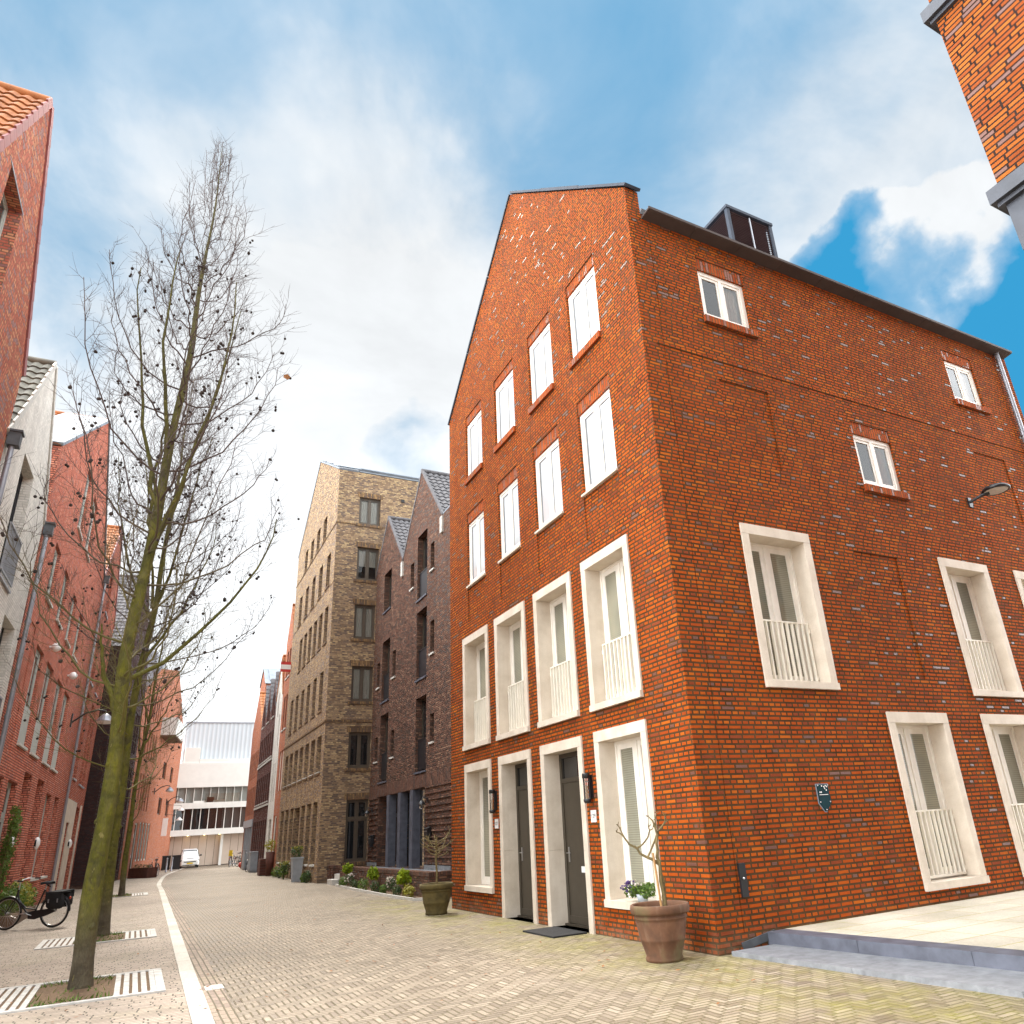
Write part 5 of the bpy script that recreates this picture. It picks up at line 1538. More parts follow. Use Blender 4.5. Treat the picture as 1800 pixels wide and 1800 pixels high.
for (a, b, c, d) in ra + ru:
    window(h3, OL(s2), dl, nl, a + 0.004, b - 0.004, c + 0.03, d - 0.004, 0.085, frame='greygreen', glass='glass_grey', leaves=2, fw=0.09)
    s_ = MB(); s_.obox(OL(s2), dl, nl, a - 0.04, b + 0.04, c - 0.04, c + 0.02, -0.1, 0.06); s_.build('window_sill', M['concrete_white'], h3)
for (a, b, c, d) in rb3:
    window(h3, OL(s2), dl, nl, a + 0.004, b - 0.004, c + 0.03, d - 0.004, 0.085, frame='greygreen', glass='glass_grey', leaves=2, fw=0.09)
    s_ = MB(); s_.obox(OL(s2), dl, nl, a - 0.04, b + 0.04, c - 0.04, c + 0.02, -0.1, 0.06); s_.build('window_sill', M['concrete_white'], h3)
    s_ = MB(); s_.obox(OL(s2), dl, nl, a + 0.005, b - 0.005, c + 0.04, c + 1.0, -0.06, -0.045); s_.build('balcony_panel', M['greygreen'], h3)
for (a, b, c, d, e), (a2, b2, c2, d2) in zip(rg, rgh):
    window(h3, OL(s2), dl, nl, a2 + 0.004, b2 - 0.004, c2 + 0.03, d2 - 0.004, 0.34 if e else 0.13, frame='greygreen', glass='glass_grey', leaves=1 if e else 2, transom=2.5, name='front_door' if e else 'window', sw=0.08)
    if not e:
        s_ = MB(); s_.obox(OL(s2), dl, nl, a2 - 0.04, b2 + 0.04, c2 - 0.05, c2 + 0.02, -0.15, 0.07); s_.build('window_sill', M['concrete_white'], h3)
cpg = MB()
for (sa, za, sb_, zb) in ((-0.02, 11.42, 7.4, 16.24), (14.67, 12.37, 7.4, 16.24)):
    a = OL(s2) + dl * sa + Z * za; b = OL(s2) + dl * sb_ + Z * zb
    B = (b - a).normalized(); nn = nl.cross(B); nn = nn if nn.z > 0 else -nn
    for q in range(4):
        p = a + (b - a) * (q / 4); p2 = a + (b - a) * ((q + 1) / 4 - 0.002)
        cpg.prism([p + nl * 0.05, p2 + nl * 0.05, p2 - nl * 1.35, p - nl * 1.35], nn * (0.09 + 0.01 * (q % 2)))
cpg.build_each('gable_capping', M['zinc'], h3, 4)
downpipe(h3, PL(s2 - 0.02, 0.1, 0.10), PL(s2 - 0.02, 8.95, 0.10), 0.05, hopper=PL(s2 - 0.02, 9.05, 0.12))
downpipe(h3, PL(27.5, 0.1, 0.09), PL(27.5, 12.3, 0.09), 0.05, hopper=PL(27.5, 12.4, 0.12))

# 4 narrow red gable with white stone porch
s3 = 27.68
h4w = [(29.2 - s3, 30.4 - s3, 4.45, 7.95), (31.9 - s3, 32.9 - s3, 4.4, 7.9), (29.3 - s3, 30.5 - s3, 8.4, 10.4), (32.0 - s3, 33.0 - s3, 8.4, 10.4), (30.3 - s3, 31.6 - s3, 11.8, 13.7), (33.2 - s3, 34.2 - s3, 4.4, 7.9)]
h4d = [(29.3 - s3, 30.4 - s3, 0.02, 2.75), (32.2 - s3, 34.4 - s3, 0.02, 3.5)]
h4 = gable_house('porch_house', 'narrow red brick house with an orange tiled roof and pale stone porch', 'house', OL(s3), dl, nl, 8.2, 9, 12.6, 12.4, (4.0, 16.4), [(*q, 0.28) for q in h4w] + [(*q, 0.9) for q in h4d], 'brick_left', 'tile_orange', verge=('verge_pink', 0.08))
far_windows(h4, OL(s3), dl, nl, h4w, 'bronze_frame', 'glass_grey', d=0.2, sillm='pipe')
far_windows(h4, OL(s3), dl, nl, h4d, 'greygreen', 'glass_grey', d=0.8, name='front_door')
pch = MB()
for (a, b) in ((28.25, 29.28), (30.42, 32.18), (34.42, 34.75)):
    pch.obox(OL(s3), dl, nl, a - s3, b - s3, 0, 2.76, -0.3, 0.05)
pch.obox(OL(s3), dl, nl, 28.25 - s3, 32.18 - s3, 2.763, 3.62, -0.3, 0.05)
pch.obox(OL(s3), dl, nl, 34.42 - s3, 34.75 - s3, 2.763, 3.62, -0.3, 0.05)
pch.build_each('stone_porch', M['stone'], h4)

# 5 dark brick house stepping forward
d5 = Vector((0.13, 1, 0)).normalized(); n5 = Vector((1, -0.13, 0)).normalized()
O5 = Vector((-8.0, 36.4, 0))
h5w = [(1.0 + 2.2 * k, 1.55 + 2.2 * k, z0, z1) for (z0, z1) in ((0.6, 2.9), (3.8, 6.2), (7.0, 9.3)) for k in range(4)] + [(1.75 + 2.2 * k, 2.3 + 2.2 * k, z0, z1) for (z0, z1) in ((0.6, 2.9), (3.8, 6.2), (7.0, 9.3)) for k in range(4)]
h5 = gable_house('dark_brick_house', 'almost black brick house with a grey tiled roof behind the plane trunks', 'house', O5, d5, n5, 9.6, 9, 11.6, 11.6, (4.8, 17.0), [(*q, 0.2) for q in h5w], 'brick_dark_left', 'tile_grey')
far_windows(h5, O5, d5, n5, h5w, 'bronze', d=0.12)
downpipe(h5, O5 + d5 * 0.5 + n5 * 0.08, O5 + d5 * 0.5 + n5 * 0.08 + Z * 11.4, 0.055)

# 6 far red house with a white balcony
O6 = Vector((-6.75, 46.1, 0)); d6 = Vector((3.25, 21.7, 0)).normalized(); n6 = Vector((d6.y, -d6.x, 0))
h6 = thing('balcony_house', 'long salmon-red brick house with a boxed white balcony far down the left', 'house', tuple(O6))
L6 = 22.0
w6 = [(1.5 + 1.0 * k, 2.0 + 1.0 * k, z0, z1) for (z0, z1) in ((4.0, 6.2), (7.2, 9.0)) for k in range(6)]
w6 += [(0.7 + 0.9 * k, 1.1 + 0.9 * k, 9.8, 11.6) for k in range(1, 8)]
w6b = [(1.2, 2.6, 0.1, 3.2), (3.2, 4.3, 0.1, 3.2), (5.0, 5.9, 0.9, 3.3), (6.2, 7.1, 0.9, 3.3), (7.4, 8.3, 0.9, 3.3), (8.6, 9.5, 0.9, 3.3)]
w6c = [(12.0, 13.8, 4.0, 5.2), (12.0, 13.8, 6.6, 7.8), (16.5, 18.0, 4.0, 5.2), (16.5, 18.0, 6.6, 7.8)]
wm6 = MB()
wall(wm6, O6, d6, n6, [(0, 0), (L6, 0), (L6, 11.0), (14.0, 15.2), (5.0, 13.5), (0, 11.0)], [(*q, 0.18) for q in w6 + w6b + w6c])
wm6.face([O6, O6 + Z * 11, O6 + Z * 11 - n6 * 7, O6 - n6 * 7], 0, -d6)
wm6.face([O6 + d6 * L6, O6 + d6 * L6 + Z * 11, O6 + d6 * L6 + Z * 11 - n6 * 7, O6 + d6 * L6 - n6 * 7], 0, d6)
wm6.build('wall', M['brick_salmon'], h6)
far_windows(h6, O6, d6, n6, w6, 'bronze', d=0.1); far_windows(h6, O6, d6, n6, w6b, 'greygreen', 'glass_grey', d=0.05); far_windows(h6, O6, d6, n6, w6c, 'bronze', d=0.1)
bc = MB(); bc.obox(O6, d6, n6, 8.5, 13.0, 9.35, 10.6, 0.0, 1.0); bc.build('balcony', M['white_render'], h6)
bu = MB(); bu.obox(O6, d6, n6, 8.5, 13.0, 9.25, 9.348, 0.0, 1.0); bu.build('balcony_soffit', M['wood'], h6)
tw6 = MB(); tw6.obox(O6, d6, n6, 16.0, 19.5, 10.0, 13.8, -4, -0.2); tw6.build('stair_tower', M['brick_salmon'], h6)
ru6 = MB(); ru6.obox(O6, d6, n6, 6.0, 12.0, 12.5, 15.0, -5, -0.6); ru6.build('roof_storey', M['pipe'], h6)
sg = MB(); sg.obox(O6, d6, n6, 15.2, 15.27, 2.5, 3.8, 0.05, 0.42); tag(sg.build('hanging_sign', M['white_enamel']), 'small white hanging sign on the far red house', 'sign')


# lamps along the left fronts
def gooseneck(O, U, N, s, z, label, sc=1.0):
    t = thing('bracket_lamp', label, 'street lamp', tuple(O + U * s), 'bracket lamps along the street')
    P = lambda n, zz: O + U * s + N * n + Z * zz
    a = MB()
    a.obox(O, U, N, s - 0.06, s + 0.06, z - 0.35 * sc, z + 0.1 * sc, 0.0, 0.05)
    a.tube([P(0.03, z - 0.2 * sc), P(0.4 * sc, z + 0.12 * sc), P(0.75 * sc, z + 0.24 * sc), P(0.98 * sc, z + 0.2 * sc), P(1.0 * sc, z + 0.05 * sc)], 0.03 * sc, 8)
    a.build('bracket', M['black'], t)
    h = MB(); h.lathe([(0.0, 0.12 * sc), (0.07 * sc, 0.1 * sc), (0.16 * sc, 0.02 * sc), (0.27 * sc, -0.12 * sc), (0.28 * sc, -0.15 * sc)], 20, P(1.0 * sc, z)); h.build('lamp_shade', M['pipe'], t)
    b = MB(); b.lathe([(0.27 * sc, -0.14 * sc), (0.2 * sc, -0.22 * sc), (0.0, -0.25 * sc)], 16, P(1.0 * sc, z)); b.build('diffuser', M['white_enamel'], t)
gooseneck(OL(0), dl, nl, 25.2, 6.3, 'grey dome bracket lamp on the broad red house beside the trunks', 1.1)
gooseneck(O6, d6, n6, 9.2, 5.6, 'grey dome bracket lamp on the far red house nearest its balcony', 1.0)
gooseneck(O6, d6, n6, 16.2, 5.2, 'grey dome bracket lamp near the far end of the far red house', 1.0)
# span lamps at the end of the street
for (x_, z_, lab) in ((-3.2, 4.45, 'upper small white dome lamp before the dark window band'), (-3.25, 3.72, 'lower small white dome lamp before the dark window band')):
    t = thing('pendant_lamp', lab, 'street lamp', (x_, 62, z_), 'pendant lamps at the end of the street')
    a = MB(); a.lathe([(0.0, 0.16), (0.05, 0.14), (0.12, 0.05), (0.24, -0.05), (0.25, -0.09)], 16, (x_, 62, z_)); a.build('lamp_shade', M['white_enamel'], t)
    b = MB(); b.tube([(x_, 62, z_ + 0.15), (x_, 62, z_ + 0.3), (x_ - 1.6, 62.3, z_ + 0.45)], 0.015, 5); b.build('bracket', M['black'], t)

for (s, z, lab) in ((17.35, 7.11, 'white ball camera between the two window rows, the nearer one'), (22.1, 7.22, 'white ball camera between the two window rows, the farther one')):
    t = thing('ball_camera', lab, 'camera', tuple(PL(s, z)), 'white ball cameras on the broad red house')
    a = MB(); a.tube([PL(s, z, 0), PL(s, z, 0.10)], 0.035, 8); a.build('bracket', M['white_enamel'], t)
    a = MB(); a.ball(PL(s, z, 0.17), 0.125, 0, 14, 10); a.build('dome', M['white_enamel'], t)
for (s, n, z, lab) in ((17.1, 0.0, 1.92, 'white oval wall light nearest the climbing rose on the broad red house'), (21.9, 0.0, 1.92, 'white oval wall light above the parked bicycle on the broad red house'), (31.3, 0.05, 1.96, 'white oval wall light on the pale stone porch'), (36.9, 0.9, 2.0, 'white oval wall light on the dark brick house between two trunks')):
    t = thing('oval_light', lab, 'wall light', tuple(PL(s, z, n)), 'oval wall lights along the left fronts')
    a = MB(); a.tube([PL(s, z, n), PL(s, z, n + 0.05)], [0.12, 0.14], 16); a.build('back_plate', M['black'], t)
    a = MB(); a.ball(PL(s, z, n + 0.05), 0.155, 0, 14, 10, (0.6, 0.75, 1.15)); a.build('diffuser', M['white_enamel'], t)

# ================================================================== PLANE TREES (bare, with seed balls)
def lerp_tab(tab, z):
    if z <= tab[0][0]:
        return tab[0][1]
    for (a, b), (c, d) in zip(tab, tab[1:]):
        if z <= c:
            return b + (d - b) * (z - a) / (c - a)
    return tab[-1][1]


def plane_tree(loc, H, label, seed, n_prim=62, balls=360, dens=1.0, wide=1.0, nest=False):
    R_ = random.Random(seed)
    t = thing('plane_tree', label, 'tree', loc, 'bare plane trees along the pavement', world=False)
    k = H / 14.1
    off = [(0, 0), (2.2, -0.02), (4.0, -0.07), (5.75, 0.0), (7.4, 0.08), (9.3, 0.14), (11.25, 0.17), (14.1, 0.19)]
    rad = [(0, 0.140), (0.25, 0.124), (1.2, 0.112), (3.0, 0.094), (4.2, 0.083), (6.5, 0.072), (7.6, 0.058), (9.3, 0.052), (11.2, 0.028), (12.8, 0.013), (14.1, 0.004)]
    env = [(2.5, 1.6), (4.5, 2.0), (7.0, 2.1), (9.5, 1.75), (11.5, 1.12), (13, 0.55), (14.1, 0.12)]
    axis = lambda z: Vector((lerp_tab(off, z / k) + 0.02 * math.sin(z * 1.9 + seed), 0.03 * math.sin(z * 1.1 + seed), z))
    tr = MB(); cr_ = MB(); bl = MB()
    zs = [H * q / 44 for q in range(45)]
    zs = [0, 0.12, 0.3] + zs[2:]
    tr.tube([axis(z) for z in zs], [lerp_tab(rad, z / k) * k * (1 + 0.05 * math.sin(z * 5 + seed)) for z in zs], 14)
    for q in range(16):       # pruning scars
        z = R_.uniform(0.6, 6); a = R_.uniform(0, 2 * PI); p = axis(z); r = lerp_tab(rad, z / k) * k
        tr.ball(p + Vector((math.cos(a), math.sin(a), 0)) * r * 0.86, r * 0.34, 0, 8, 6, (1, 1, 1.2))
    tips = []

    def wig(p, s):
        return Vector((R_.gauss(0, s), R_.gauss(0, s), R_.gauss(0, s)))

    def twig(p, d, L, r, lev):
        n = 4 if lev == 1 else 3
        pts = [p.copy()]; q = p.copy(); dd = d.normalized()
        for i in range(n):
            dd = (dd + Vector((0, 0, 0.13 if lev == 1 else 0.08)) + wig(q, 0.10)).normalized()
            q = q + dd * (L / n); pts.append(q.copy())
        cr_.tube(pts, [r * (1 - 0.6 * i / n) for i in range(n + 1)], 4 if lev == 1 else 3, cap=False)
        if lev == 1:
            m = max(2, int(L * 9.5 * dens))
            for i in range(m):
                f = R_.uniform(0.2, 1.0) * n; j = min(int(f), n - 1); pp = pts[j].lerp(pts[j + 1], f - j)
                tg = (pts[j + 1] - pts[j]).normalized(); o = tg.orthogonal().normalized(); o.rotate(Matrix.Rotation(R_.uniform(0, 2 * PI), 3, tg))
                twig(pp, tg * 0.75 + o * 0.7, R_.uniform(0.12, 0.42) * (0.6 + 0.4 * L), r * 0.45 + 0.001, 2)
        else:
            tips.append(pts[-1])

    def limb(z0, az, reach, rise, r0, mb, flat=1.0):
        n = 11; pts = []
        c, s = math.cos(az), math.sin(az); ph = R_.uniform(0, 6)
        p0 = axis(z0)
        for i in range(n + 1):
            u = i / n
            rr = reach * (1 - (1 - u) ** 1.5); zz_ = z0 + rise * (u ** (1.0 + 0.6 * flat))
            a2 = 0.12 * math.sin(u * 5 + ph) * reach * u
            p = Vector((p0.x + c * rr - s * a2, p0.y + s * rr + c * a2, zz_)) + (wig(None, 0.022) if i else Vector((0, 0, 0)))
            pts.append(p)
        rs = [r0 * (1 - 0.85 * (i / n) ** 0.85) + 0.0025 for i in range(n + 1)]
        mb.tube(pts, rs, 7, cap=False)
        L = sum((pts[i + 1] - pts[i]).length for i in range(n))
        m = int(L * 7.6 * dens) + 3
        for i in range(m):
            f = (0.16 + 0.84 * (i + R_.random()) / m) * n; j = min(int(f), n - 1)
            pp = pts[j].lerp(pts[j + 1], f - j); tg = (pts[j + 1] - pts[j]).normalized()
            o = tg.orthogonal().normalized(); o.rotate(Matrix.Rotation(R_.uniform(0, 2 * PI), 3, tg))
            twig(pp, tg * 0.8 + o * 0.75 + Vector((0, 0, 0.15)), R_.uniform(0.3, 0.95) * (1.15 - 0.6 * f / n) * min(1, reach / 1.3 + 0.3), min(0.0042, rs[j] * 0.40 + 0.0015), 1)

    az = R_.uniform(0, 6)
    for i in range(n_prim):
        f = (i + R_.uniform(-0.3, 0.3)) / n_prim
        z0 = (2.9 + 10.7 * max(0, f) ** 0.80) * k
        az += 2.39996 + R_.uniform(-0.35, 0.35)
        rise = R_.uniform(1.3, 2.7) * (1.0 if z0 < 9 * k else 0.8)
        rise = min(rise, (14.0 * k - z0) * 0.9 + 0.15)
        reach = lerp_tab(env, (z0 + rise) / k) * R_.uniform(0.6, 1.04) * wide
        limb(z0, az, reach, rise, min(0.0150, lerp_tab(rad, z0 / k) * 0.23), cr_, 1.0)
    for i in range(5):        # ascending co-leaders
        z0 = R_.uniform(5.2, 7.6) * k
        a2 = i * 2 * PI / 5 + R_.uniform(-0.4, 0.4) + seed
        limb(z0, a2, R_.uniform(0.7, 1.15) * wide, R_.uniform(3.6, 5.0) * k, 0.036, tr, 0.15)
    if nest:
        limb(3.25, PI * 0.93, 0.42, 1.3, 0.05, tr, 0.1)
        limb(3.7, 0.25, 1.9 * wide, 2.9, 0.036, tr, 0.4)
        nb = axis(11.1)
        for i in range(60):
            d = wig(None, 0.07); cr_.tube([nb + d, nb + d + wig(None, 0.10)], 0.006, 3, cap=False)
    t.location = loc
    tr.build('trunk', M['bark'], t, uv=False)
    cr_.build('crown', M['twig'], t, uv=False)
    if nest:
        global LEAF_AT
        LEAF_AT = min(tips, key=lambda p: (p + Vector(loc) - Vector((-4.55, 4.2, 9.2))).length) + Vector(loc) - Vector((0, 0, 0.05))
    R_.shuffle(tips)
    cnt = 0
    for p in tips:
        if cnt >= balls:
            break
        if p.z < 3.4 * k or p.z > 11.5 * k or R_.random() > 0.9:
            continue
        for q in range(1 if R_.random() < 0.6 else 2):
            d = Vector((R_.uniform(-0.03, 0.03), R_.uniform(-0.03, 0.03), -R_.uniform(0.05, 0.13)))
            bl.tube([p, p + d], 0.0022, 3, cap=False); bl.ball(p + d, R_.uniform(0.020, 0.028), 0, 6, 4); cnt += 1
    so_ = bl.build('seed_balls', M['seed'], t, uv=False)
    so_['kind'] = 'stuff'
    return t


plane_tree((-6.46, 4.2, 0), 14.1, 'nearest bare plane tree, with a thick mossy green trunk and dark seed balls', 3, nest=True)
plane_tree((-6.46, 10.95, 0), 13.2, 'second bare plane tree, its mossy trunk half hidden behind the nearest one', 8, wide=1.25)
plane_tree((-6.33, 26.5, 0), 12.2, 'farthest and thinnest bare plane tree along the pavement', 21, n_prim=40, balls=200, wide=1.0, dens=0.7)
R2 = random.Random(4)
dl_ = MB(); c = LEAF_AT
dl_.add([c + Vector(q_) * 0.7 for q_ in ((-0.07, 0, -0.05), (0.05, 0.02, -0.08), (0.10, 0, 0.01), (0.02, -0.02, 0.07), (-0.07, 0.01, 0.04))], [(0, 1, 2, 3, 4)])
tag(dl_.build('dead_leaf', M['dead_leaf']), 'single curled brown leaf still hanging at the crown edge', 'leaf')

# tree grates in the paving
def tree_grate(x0, x1, y0, y1, label):
    t = thing('tree_grate', label, 'tree grate', ((x0 + x1) / 2, (y0 + y1) / 2, 0), 'pale slatted tree grates in the pavement')
    f = MB(); b = 0.09; zt = 0.022
    f.box(x0, x1, y0, y0 + b, -0.03, zt); f.box(x0, x1, y1 - b, y1, -0.03, zt)
    f.box(x0, x0 + b, y0 + b, y1 - b, -0.03, zt); f.box(x1 - b, x1, y0 + b, y1 - b, -0.03, zt)
    f.build('frame', M['grate'], t)
    for (a, c) in ((x0 + b, x0 + b + 0.46), (x1 - b - 0.46, x1 - b)):
        s = MB(); n = 5; w = (c - a) / n
        for q in range(n):
            s.box(a + w * q + 0.032, a + w * q + w - 0.002, y0 + b, y1 - b, -0.03, zt - 0.002)
        s.build('slats', M['grate'], t)
    e = MB(); e.box(x0 + b, x1 - b, y0 + b, y1 - b, -0.05, 0.006)
    e.build('soil', M['earth'], t)
    gmb = MB(); rr = random.Random(int(abs(y0) * 100))
    for q in range(260):
        x = rr.uniform(x0 + 0.56, x1 - 0.56); y = rr.choice([rr.uniform(y0 + b, y0 + 0.35), rr.uniform(y1 - 0.35, y1 - b), rr.uniform(y0 + b, y1 - b)])
        d = Vector((rr.uniform(-0.05, 0.05), rr.uniform(-0.05, 0.05), rr.uniform(0.02, 0.07))); p = Vector((x, y, 0.004)); o = Vector((rr.uniform(-0.012, 0.012), rr.uniform(-0.012, 0.012), 0))
        gmb.add([p - o, p + o, p + d], [(0, 1, 2)])
    g_ = gmb.build('weeds', M['leaf_mid'], t, uv=False); g_['kind'] = 'stuff'
tree_grate(-7.45, -5.57, 3.0, 4.92, 'pale slatted grate round the nearest plane trunk')
tree_grate(-7.42, -5.52, 9.45, 11.1, 'pale slatted grate round the second plane trunk')
tree_grate(-7.3, -5.45, 25.4, 27.3, 'small distant pale grate round the farthest plane trunk')


# ================================================================== PLANTS
def leaf_clump(mb, c, rad, n, size, R_, sc=(1, 1, 1), shell=0.55, m=0, droop=0.0):
    c = Vector(c)
    for q in range(n):
        d = Vector((R_.gauss(0, 1), R_.gauss(0, 1), R_.gauss(0, 1))).normalized()
        p = c + Vector((d.x * sc[0], d.y * sc[1], d.z * sc[2])) * rad * (shell + (1 - shell) * R_.random() ** 0.5)
        a = (d + Vector((R_.gauss(0, 0.6), R_.gauss(0, 0.6), R_.gauss(0, 0.6) - droop))).normalized(); b = a.orthogonal().normalized(); b.rotate(Matrix.Rotation(R_.uniform(0, 6.28), 3, a))
        s = size * R_.uniform(0.6, 1.3); cc = a.cross(b)
        mb.add([p - b * s * 0.5, p + cc * s * 0.28, p + b * s * 0.6 + a * s * 0.2, p - cc * s * 0.28], [(0, 1, 2, 3)], m)


def clay_pot(t, H, R_top, R_bot, mat='clay'):
    s = MB(); h = H
    prof = [(0.0, 0.0), (R_bot * 1.02, 0.0), (R_bot * 1.05, 0.03), (R_bot * 0.99, 0.055), (R_bot + (R_top - R_bot) * 0.35, h * 0.36), (R_bot + (R_top - R_bot) * 0.37 + 0.006, h * 0.38),
            (R_bot + (R_top - R_bot) * 0.40, h * 0.40), (R_bot + (R_top - R_bot) * 0.64, h * 0.70), (R_top * 0.855, h * 0.735), (R_top * 0.90, h * 0.75), (R_top * 0.895, h * 0.785), (R_top * 0.85, h * 0.80), (R_top * 0.86, h * 0.825), (R_top * 0.97, h * 0.84), (R_top * 1.0, h * 0.87), (R_top * 1.005, h * 0.94), (R_top * 0.985, h * 0.99), (R_top * 0.95, h), (R_top * 0.88, h * 0.985), (R_top * 0.86, h * 0.90)]
    s.lathe(prof, 48)
    s.build('pot', M[mat], t)
    e = MB(); e.lathe([(R_top * 0.87, h * 0.90), (R_top * 0.5, h * 0.925), (0.0, h * 0.93)], 24); e.build('soil', M['pot_soil'], t)


pt = thing('potted_tree', 'big weathered terracotta pot with a twisted bare shrub and bamboo cane at the house corner', 'potted plant', (-0.57, 0.28, 0.0), world=False)
clay_pot(pt, 0.585, 0.345, 0.205)
ir = Vector((0.883, -0.466, 0))     # sideways as seen from the street
q = lambda a, z, d=0.0: ir * a + Vector((0.466, 0.883, 0)) * d + Z * z
tk = MB()
tk.tube([q(0.06, 0.50), q(0.07, 0.66), q(0.045, 0.82), q(0.055, 0.98), q(0.03, 1.08), q(0.045, 1.16), q(0.035, 1.25)], [0.026, 0.024, 0.021, 0.021, 0.02, 0.017, 0.014], 8)
tk.tube([q(0.085, 0.50, 0.02), q(0.055, 0.64, 0.03), q(0.085, 0.80, 0.02), q(0.05, 0.93, 0.0), q(0.06, 1.05, -0.02)], [0.02, 0.018, 0.017, 0.015, 0.012], 8)
tk.tube([q(0.045, 1.0), q(-0.02, 1.055), q(-0.10, 1.09), q(-0.17, 1.13), q(-0.20, 1.19), q(-0.29, 1.24), q(-0.35, 1.33), q(-0.39, 1.37), q(-0.43, 1.385)], [0.018, 0.017, 0.016, 0.015, 0.014, 0.012, 0.010, 0.008, 0.005], 8)
tk.tube([q(-0.35, 1.33), q(-0.385, 1.42), q(-0.41, 1.46)], [0.009, 0.007, 0.004], 6)
tk.tube([q(-0.20, 1.19), q(-0.13, 1.23), q(-0.06, 1.30), q(-0.03, 1.38), q(-0.04, 1.42)], [0.012, 0.010, 0.009, 0.008, 0.005], 7)
tk.tube([q(-0.03, 1.38), q(0.01, 1.395), q(0.02, 1.42)], [0.007, 0.006, 0.003], 6)
tk.tube([q(-0.08, 1.085), q(-0.02, 1.18, 0.03), q(0.03, 1.27, 0.03), q(0.07, 1.36, 0.02), q(0.13, 1.42, 0.0), q(0.17, 1.47, 0.0), q(0.175, 1.53)], [0.012, 0.012, 0.012, 0.011, 0.010, 0.008, 0.004], 7)
tk.tube([q(0.035, 1.22), q(0.06, 1.32), q(0.04, 1.42), q(0.02, 1.49), q(-0.03, 1.54)], [0.016, 0.014, 0.012, 0.010, 0.005], 7)
tk.tube([q(0.05, 1.40), q(0.05, 1.50), q(0.075, 1.57)], [0.012, 0.009, 0.004], 6)
tk.tube([q(0.13, 1.42), q(0.20, 1.48), q(0.165, 1.55)], [0.009, 0.007, 0.003], 6)
for (a, z) in ((-0.43, 1.385), (-0.41, 1.46), (-0.04, 1.42), (0.02, 1.42), (0.175, 1.53), (-0.03, 1.54), (0.075, 1.57), (-0.385, 1.42), (0.05, 1.5), (-0.2, 1.19), (0.165, 1.55)):
    for w_i in range(3):
        d = Vector((R2.uniform(-0.035, 0.035), R2.uniform(-0.03, 0.03), R2.uniform(0.0, 0.05)))
        tk.tube([q(a, z), q(a, z) + d], [0.007, 0.003], 5)
tk.build('shrub', M['small_bark'], pt)
bk = MB(); bk.tube([q(0.02, 0.52, -0.03), q(0.0, 0.85, -0.035), q(-0.02, 1.13, -0.035)], 0.013, 8)
for zc in (0.64, 0.78, 0.92, 1.05):
    bk.tube([q(0.012 - (zc - 0.6) * 0.05, zc - 0.006, -0.034), q(0.012 - (zc - 0.6) * 0.05, zc + 0.006, -0.034)], 0.0155, 8)
bk.build('bamboo_cane', M['bamboo'], pt)

pt2 = thing('potted_tree', 'mossy terracotta pot with a round-headed bare little tree by the terrace wall', 'potted plant', (-0.62, 7.92, 0), world=False)
clay_pot(pt2, 0.56, 0.34, 0.21, 'clay_moss')
tk = MB()
tk.tube([(0, 0, 0.5), (0.01, 0, 0.75), (-0.01, 0.01, 1.0), (0.0, 0, 1.22), (0.01, 0, 1.42)], [0.024, 0.021, 0.021, 0.02, 0.012], 8)
for kk in range(15):
    a = kk * 2.4; zz_ = 1.05 + 0.3 * (kk / 15); L = R2.uniform(0.22, 0.38)
    p0 = Vector((0, 0, zz_)); p1 = p0 + Vector((math.cos(a) * L * 0.6, math.sin(a) * L * 0.6, R2.uniform(0.0, 0.10))); p2 = p1 + Vector((math.cos(a + 0.3) * L * 0.4, math.sin(a + 0.3) * L * 0.4, R2.uniform(0.06, 0.2)))
    tk.tube([p0, p1, p2], [0.012, 0.009, 0.005], 6)
    for w_i in range(4):
        tk.tube([p1.lerp(p2, w_i / 4), p1.lerp(p2, w_i / 4) + Vector((R2.uniform(-0.1, 0.1), R2.uniform(-0.1, 0.1), R2.uniform(0.0, 0.12)))], [0.006, 0.003], 5)
tk.build('shrub', M['small_bark'], pt2)

fp_ = thing('flower_pot', 'violet and white pansies with green leaves on the stone window sill', 'flowers', (-0.01, 1.45, 0.485), world=False)
cb2 = MB(); cb2.lathe([(0, 0.0), (0.065, 0.0), (0.08, 0.10), (0.075, 0.10)], 20); cb2.build('bowl', M['grey_box'], fp_)
lf = MB()
for kk in range(8):
    leaf_clump(lf, (R2.uniform(-0.05, 0.05), -0.20 + 0.07 * kk, 0.12 + R2.uniform(0, 0.05)), 0.085, 95, 0.045, R2)
lf.build('leaves', M['leaf_mid'], fp_, uv=False)
fw_ = MB()
for kk in range(24):
    c = Vector((R2.uniform(-0.12, 0.06), R2.uniform(0.08, 0.36), R2.uniform(0.13, 0.26))); leaf_clump(fw_, c, 0.012, 7, 0.04, R2)
fw_.build('violet_flowers', M['petal_violet'], fp_, uv=False)
fw_ = MB()
for kk in range(16):
    c = Vector((R2.uniform(-0.10, 0.06), R2.uniform(-0.15, 0.30), R2.uniform(0.20, 0.26))); leaf_clump(fw_, c, 0.01, 6, 0.035, R2)
fw_.build('white_flowers', M['petal_white'], fp_, uv=False)

